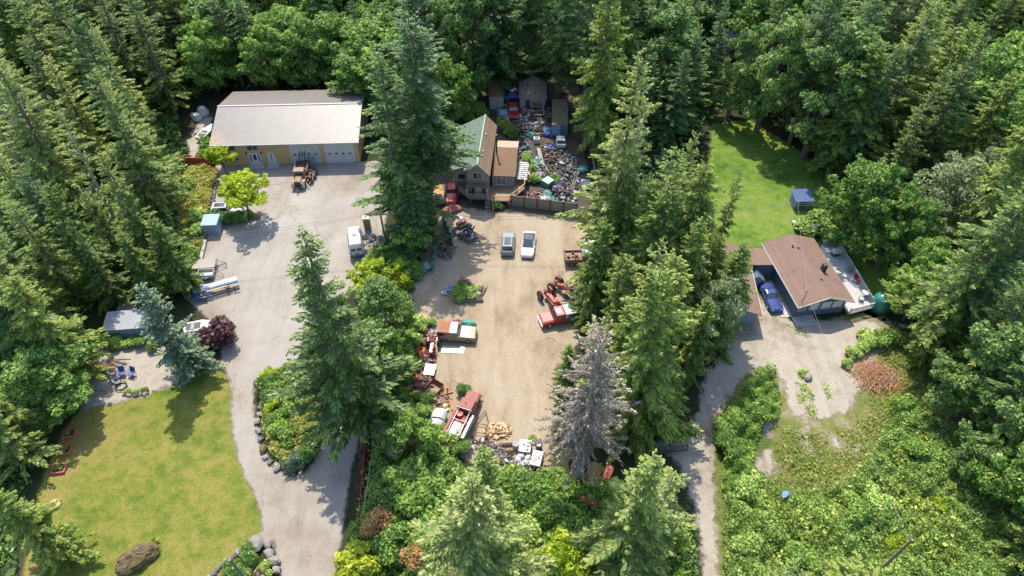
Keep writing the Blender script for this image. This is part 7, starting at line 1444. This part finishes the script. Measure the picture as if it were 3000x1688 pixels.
# shrubs along the edges
sh = random.Random(21)
EDGE = [('dshrub', 1100, 770, 1.2, 'beside the slender pole'), ('lime', 1115, 890, 1.3, 'yellow-green, right below the yellow tree'), ('dshrub', 1170, 700, 1.2, 'left of the green netting'), ('dshrub', 1205, 690, 1.3, 'beside the round green tree'), ('dshrub', 1220, 800, 1.1, 'above the shaded yard corner'), ('shrub', 1215, 960, 1.2, 'left of the pale pallet'), ('shrub', 1200, 1010, 1.3, 'left of the orange wheels'), ('dshrub', 1185, 1060, 1.4, 'left of the rusty wheels'), ('yellow', 1052, 1670, 1.3, 'yellow, at the bottom edge beside the driveway'), ('yellow', 1030, 1690, 1.0, 'yellow, in the corner between driveway and bottom edge'), ('brown', 1110, 1550, 1.2, 'brown, right of the long red fence end'), ('brown', 1228, 1650, 1.0, 'rust coloured, at the bottom edge'), ('dshrub', 1080, 1560, 1.2, 'at the lower end of the long red fence'), ('dshrub', 1130, 1480, 1.5, 'right of the lower red fence'), ('shrub', 1180, 1420, 1.5, 'below the bright round tree'), ('dshrub', 1250, 1420, 1.4, 'pale green, under the truck tail'), ('shrub', 1290, 1380, 1.2, 'between the truck tail and the olive fir'), ('dshrub', 1230, 1500, 1.7, 'in the middle of the bottom scrub'), ('shrub', 1260, 1580, 1.6, 'left of the pale drooping fir'), ('shrub', 1480, 1420, 1.5, 'below the scrap heap'), ('dshrub', 1540, 1440, 1.7, 'below the white cart'), ('shrub', 1560, 1500, 1.7, 'bright, right of the olive fir'), ('dshrub', 1610, 1430, 1.4, 'left of the dead tree trunk'), ('shrub', 1520, 1580, 1.7, 'right of the pale drooping fir'), ('lime', 1640, 1670, 1.5, 'lime green, at the bottom edge centre'), ('lime', 1590, 1680, 1.3, 'lime green, left of the bottom centre'), ('dshrub', 1620, 1520, 1.5, 'above the hidden tractor'), ('dshrub', 1720, 1560, 1.4, 'right of the hidden tractor'), ('shrub', 1450, 1520, 1.5, 'behind the pale drooping fir'), ('dshrub', 1160, 1600, 1.5, 'near the brown bush'), ('shrub', 2200, 1440, 1.5, 'at the left end of the bramble field'), ('dshrub', 2140, 1250, 1.2, 'at the bend of the gravel lane'), ('dshrub', 2125, 1320, 1.2, 'along the gravel lane'), ('dshrub', 2600, 1010, 1.2, 'behind the orange brush pile'), ('shrub', 2540, 1000, 1.1, 'between the blue house and the brush pile'), ('dshrub', 620, 470, 1.3, 'at the left barn wall'), ('dshrub', 612, 440, 1.3, 'behind the dark red corner fence'), ('shrub', 600, 455, 1.0, 'beside the left barn wall'), ('shrub', 560, 560, 1.0, 'on the weed bank'), ('shrub', 580, 640, 1.1, 'on the weed bank by the blue bin'), ('shrub', 570, 690, 1.2, 'low on the weed bank'), ('dshrub', 565, 760, 1.3, 'above the grey board trailer')]
for k, px, py, s, d in EDGE:
    col = {'dshrub': 'green bush', 'shrub': 'light green bush', 'lime': 'bush', 'yellow': 'bush', 'brown': 'bush'}[k]
    shrub(k, px, py, '%s %s' % (col, d.replace(',', '')) if k in ('dshrub', 'shrub') else '%s bush %s' % (d.split(',')[0], d.split(',', 1)[1].strip()), s)

for lab, px, py, rx, ry, n, sd, ms in (('dark tangled scrap filling the middle strip of the scrap yard', 1610, 460, 2.2, 4.2, 230, 41, [M_DARK, M_RUB, M_STEEL, M_BRN, M_RUST]), ('dark tangled scrap between the grey tent and the middle of the scrap yard', 1600, 345, 2.6, 3.6, 230, 42, [M_DARK, M_RUB, M_STEEL, M_BRN, M_RUST, M_WOODG]), ('dark scrap behind the brown annex roof', 1525, 395, 2.2, 3.0, 180, 43, [M_DARK, M_RUB, M_STEEL, M_BRN]), ('dark scrap between the green tank and the bent sheet', 1590, 520, 2.2, 2.4, 180, 44, [M_DARK, M_RUB, M_STEEL, M_BRN, M_RUST]),
        ('rusty small parts along the edge between the iron wheels and the loader bucket', 1248, 1115, .9, 2.2, 110, 45, [M_RUST, M_REDF, M_BRN, M_DARK]), ('rusty oddments along the weedy edge above the white tank', 1275, 1180, 1.5, 1.4, 80, 46, [M_RUST, M_REDF, M_BRN, M_WOODG]), ('rubble and scrap left of the firewood and below the trailer frame', 1420, 1310, 1.3, .9, 90, 47, [M_STEEL, M_WOODG, M_RUST, M_DARK]), ('rubble and scrap spread beneath the white bags', 1530, 1362, 2.6, .8, 120, 48, [M_STEEL, M_WOODG, M_PLAS, M_DARK, M_RUST]), ('rusty parts beside the small red garden tractor', 1256, 1055, .8, 2.4, 110, 49, [M_RUST, M_REDF, M_BRN, M_DARK, M_STEEL])):
    heap('scrap_heap', lab, 'scrap', px, py, rx, ry, .8 if sd < 45 else .45, ms, n, sd, .15, .5, 'stuff')

for i, (k, px, py, q) in enumerate([('shrub', 2260, 1560, 1.2), ('dshrub', 2480, 1520, 1.3), ('lime', 2620, 1600, .8), ('dshrub', 2330, 1640, 1.2), ('shrub', 2560, 1470, 1.3), ('lime', 2740, 1480, .7), ('dshrub', 2690, 1340, 1.3), ('shrub', 2180, 1620, 1.2), ('dshrub', 2640, 1200, 1.2)]):
    shrub(k, px, py, ['pale bush rising from the brambles near the gravel lane', 'darker bush in the middle of the bramble field', 'yellow-green bush just left of the bramble utility pole', 'dark bush low in the bramble field', 'pale bush above the middle of the bramble field', 'yellow-green bush above the bramble utility pole', 'dark bush at the shaded right rim of the brambles', 'pale bush at the lower left of the bramble field', 'dark bush below the orange brush pile'][i], q, h=.3)
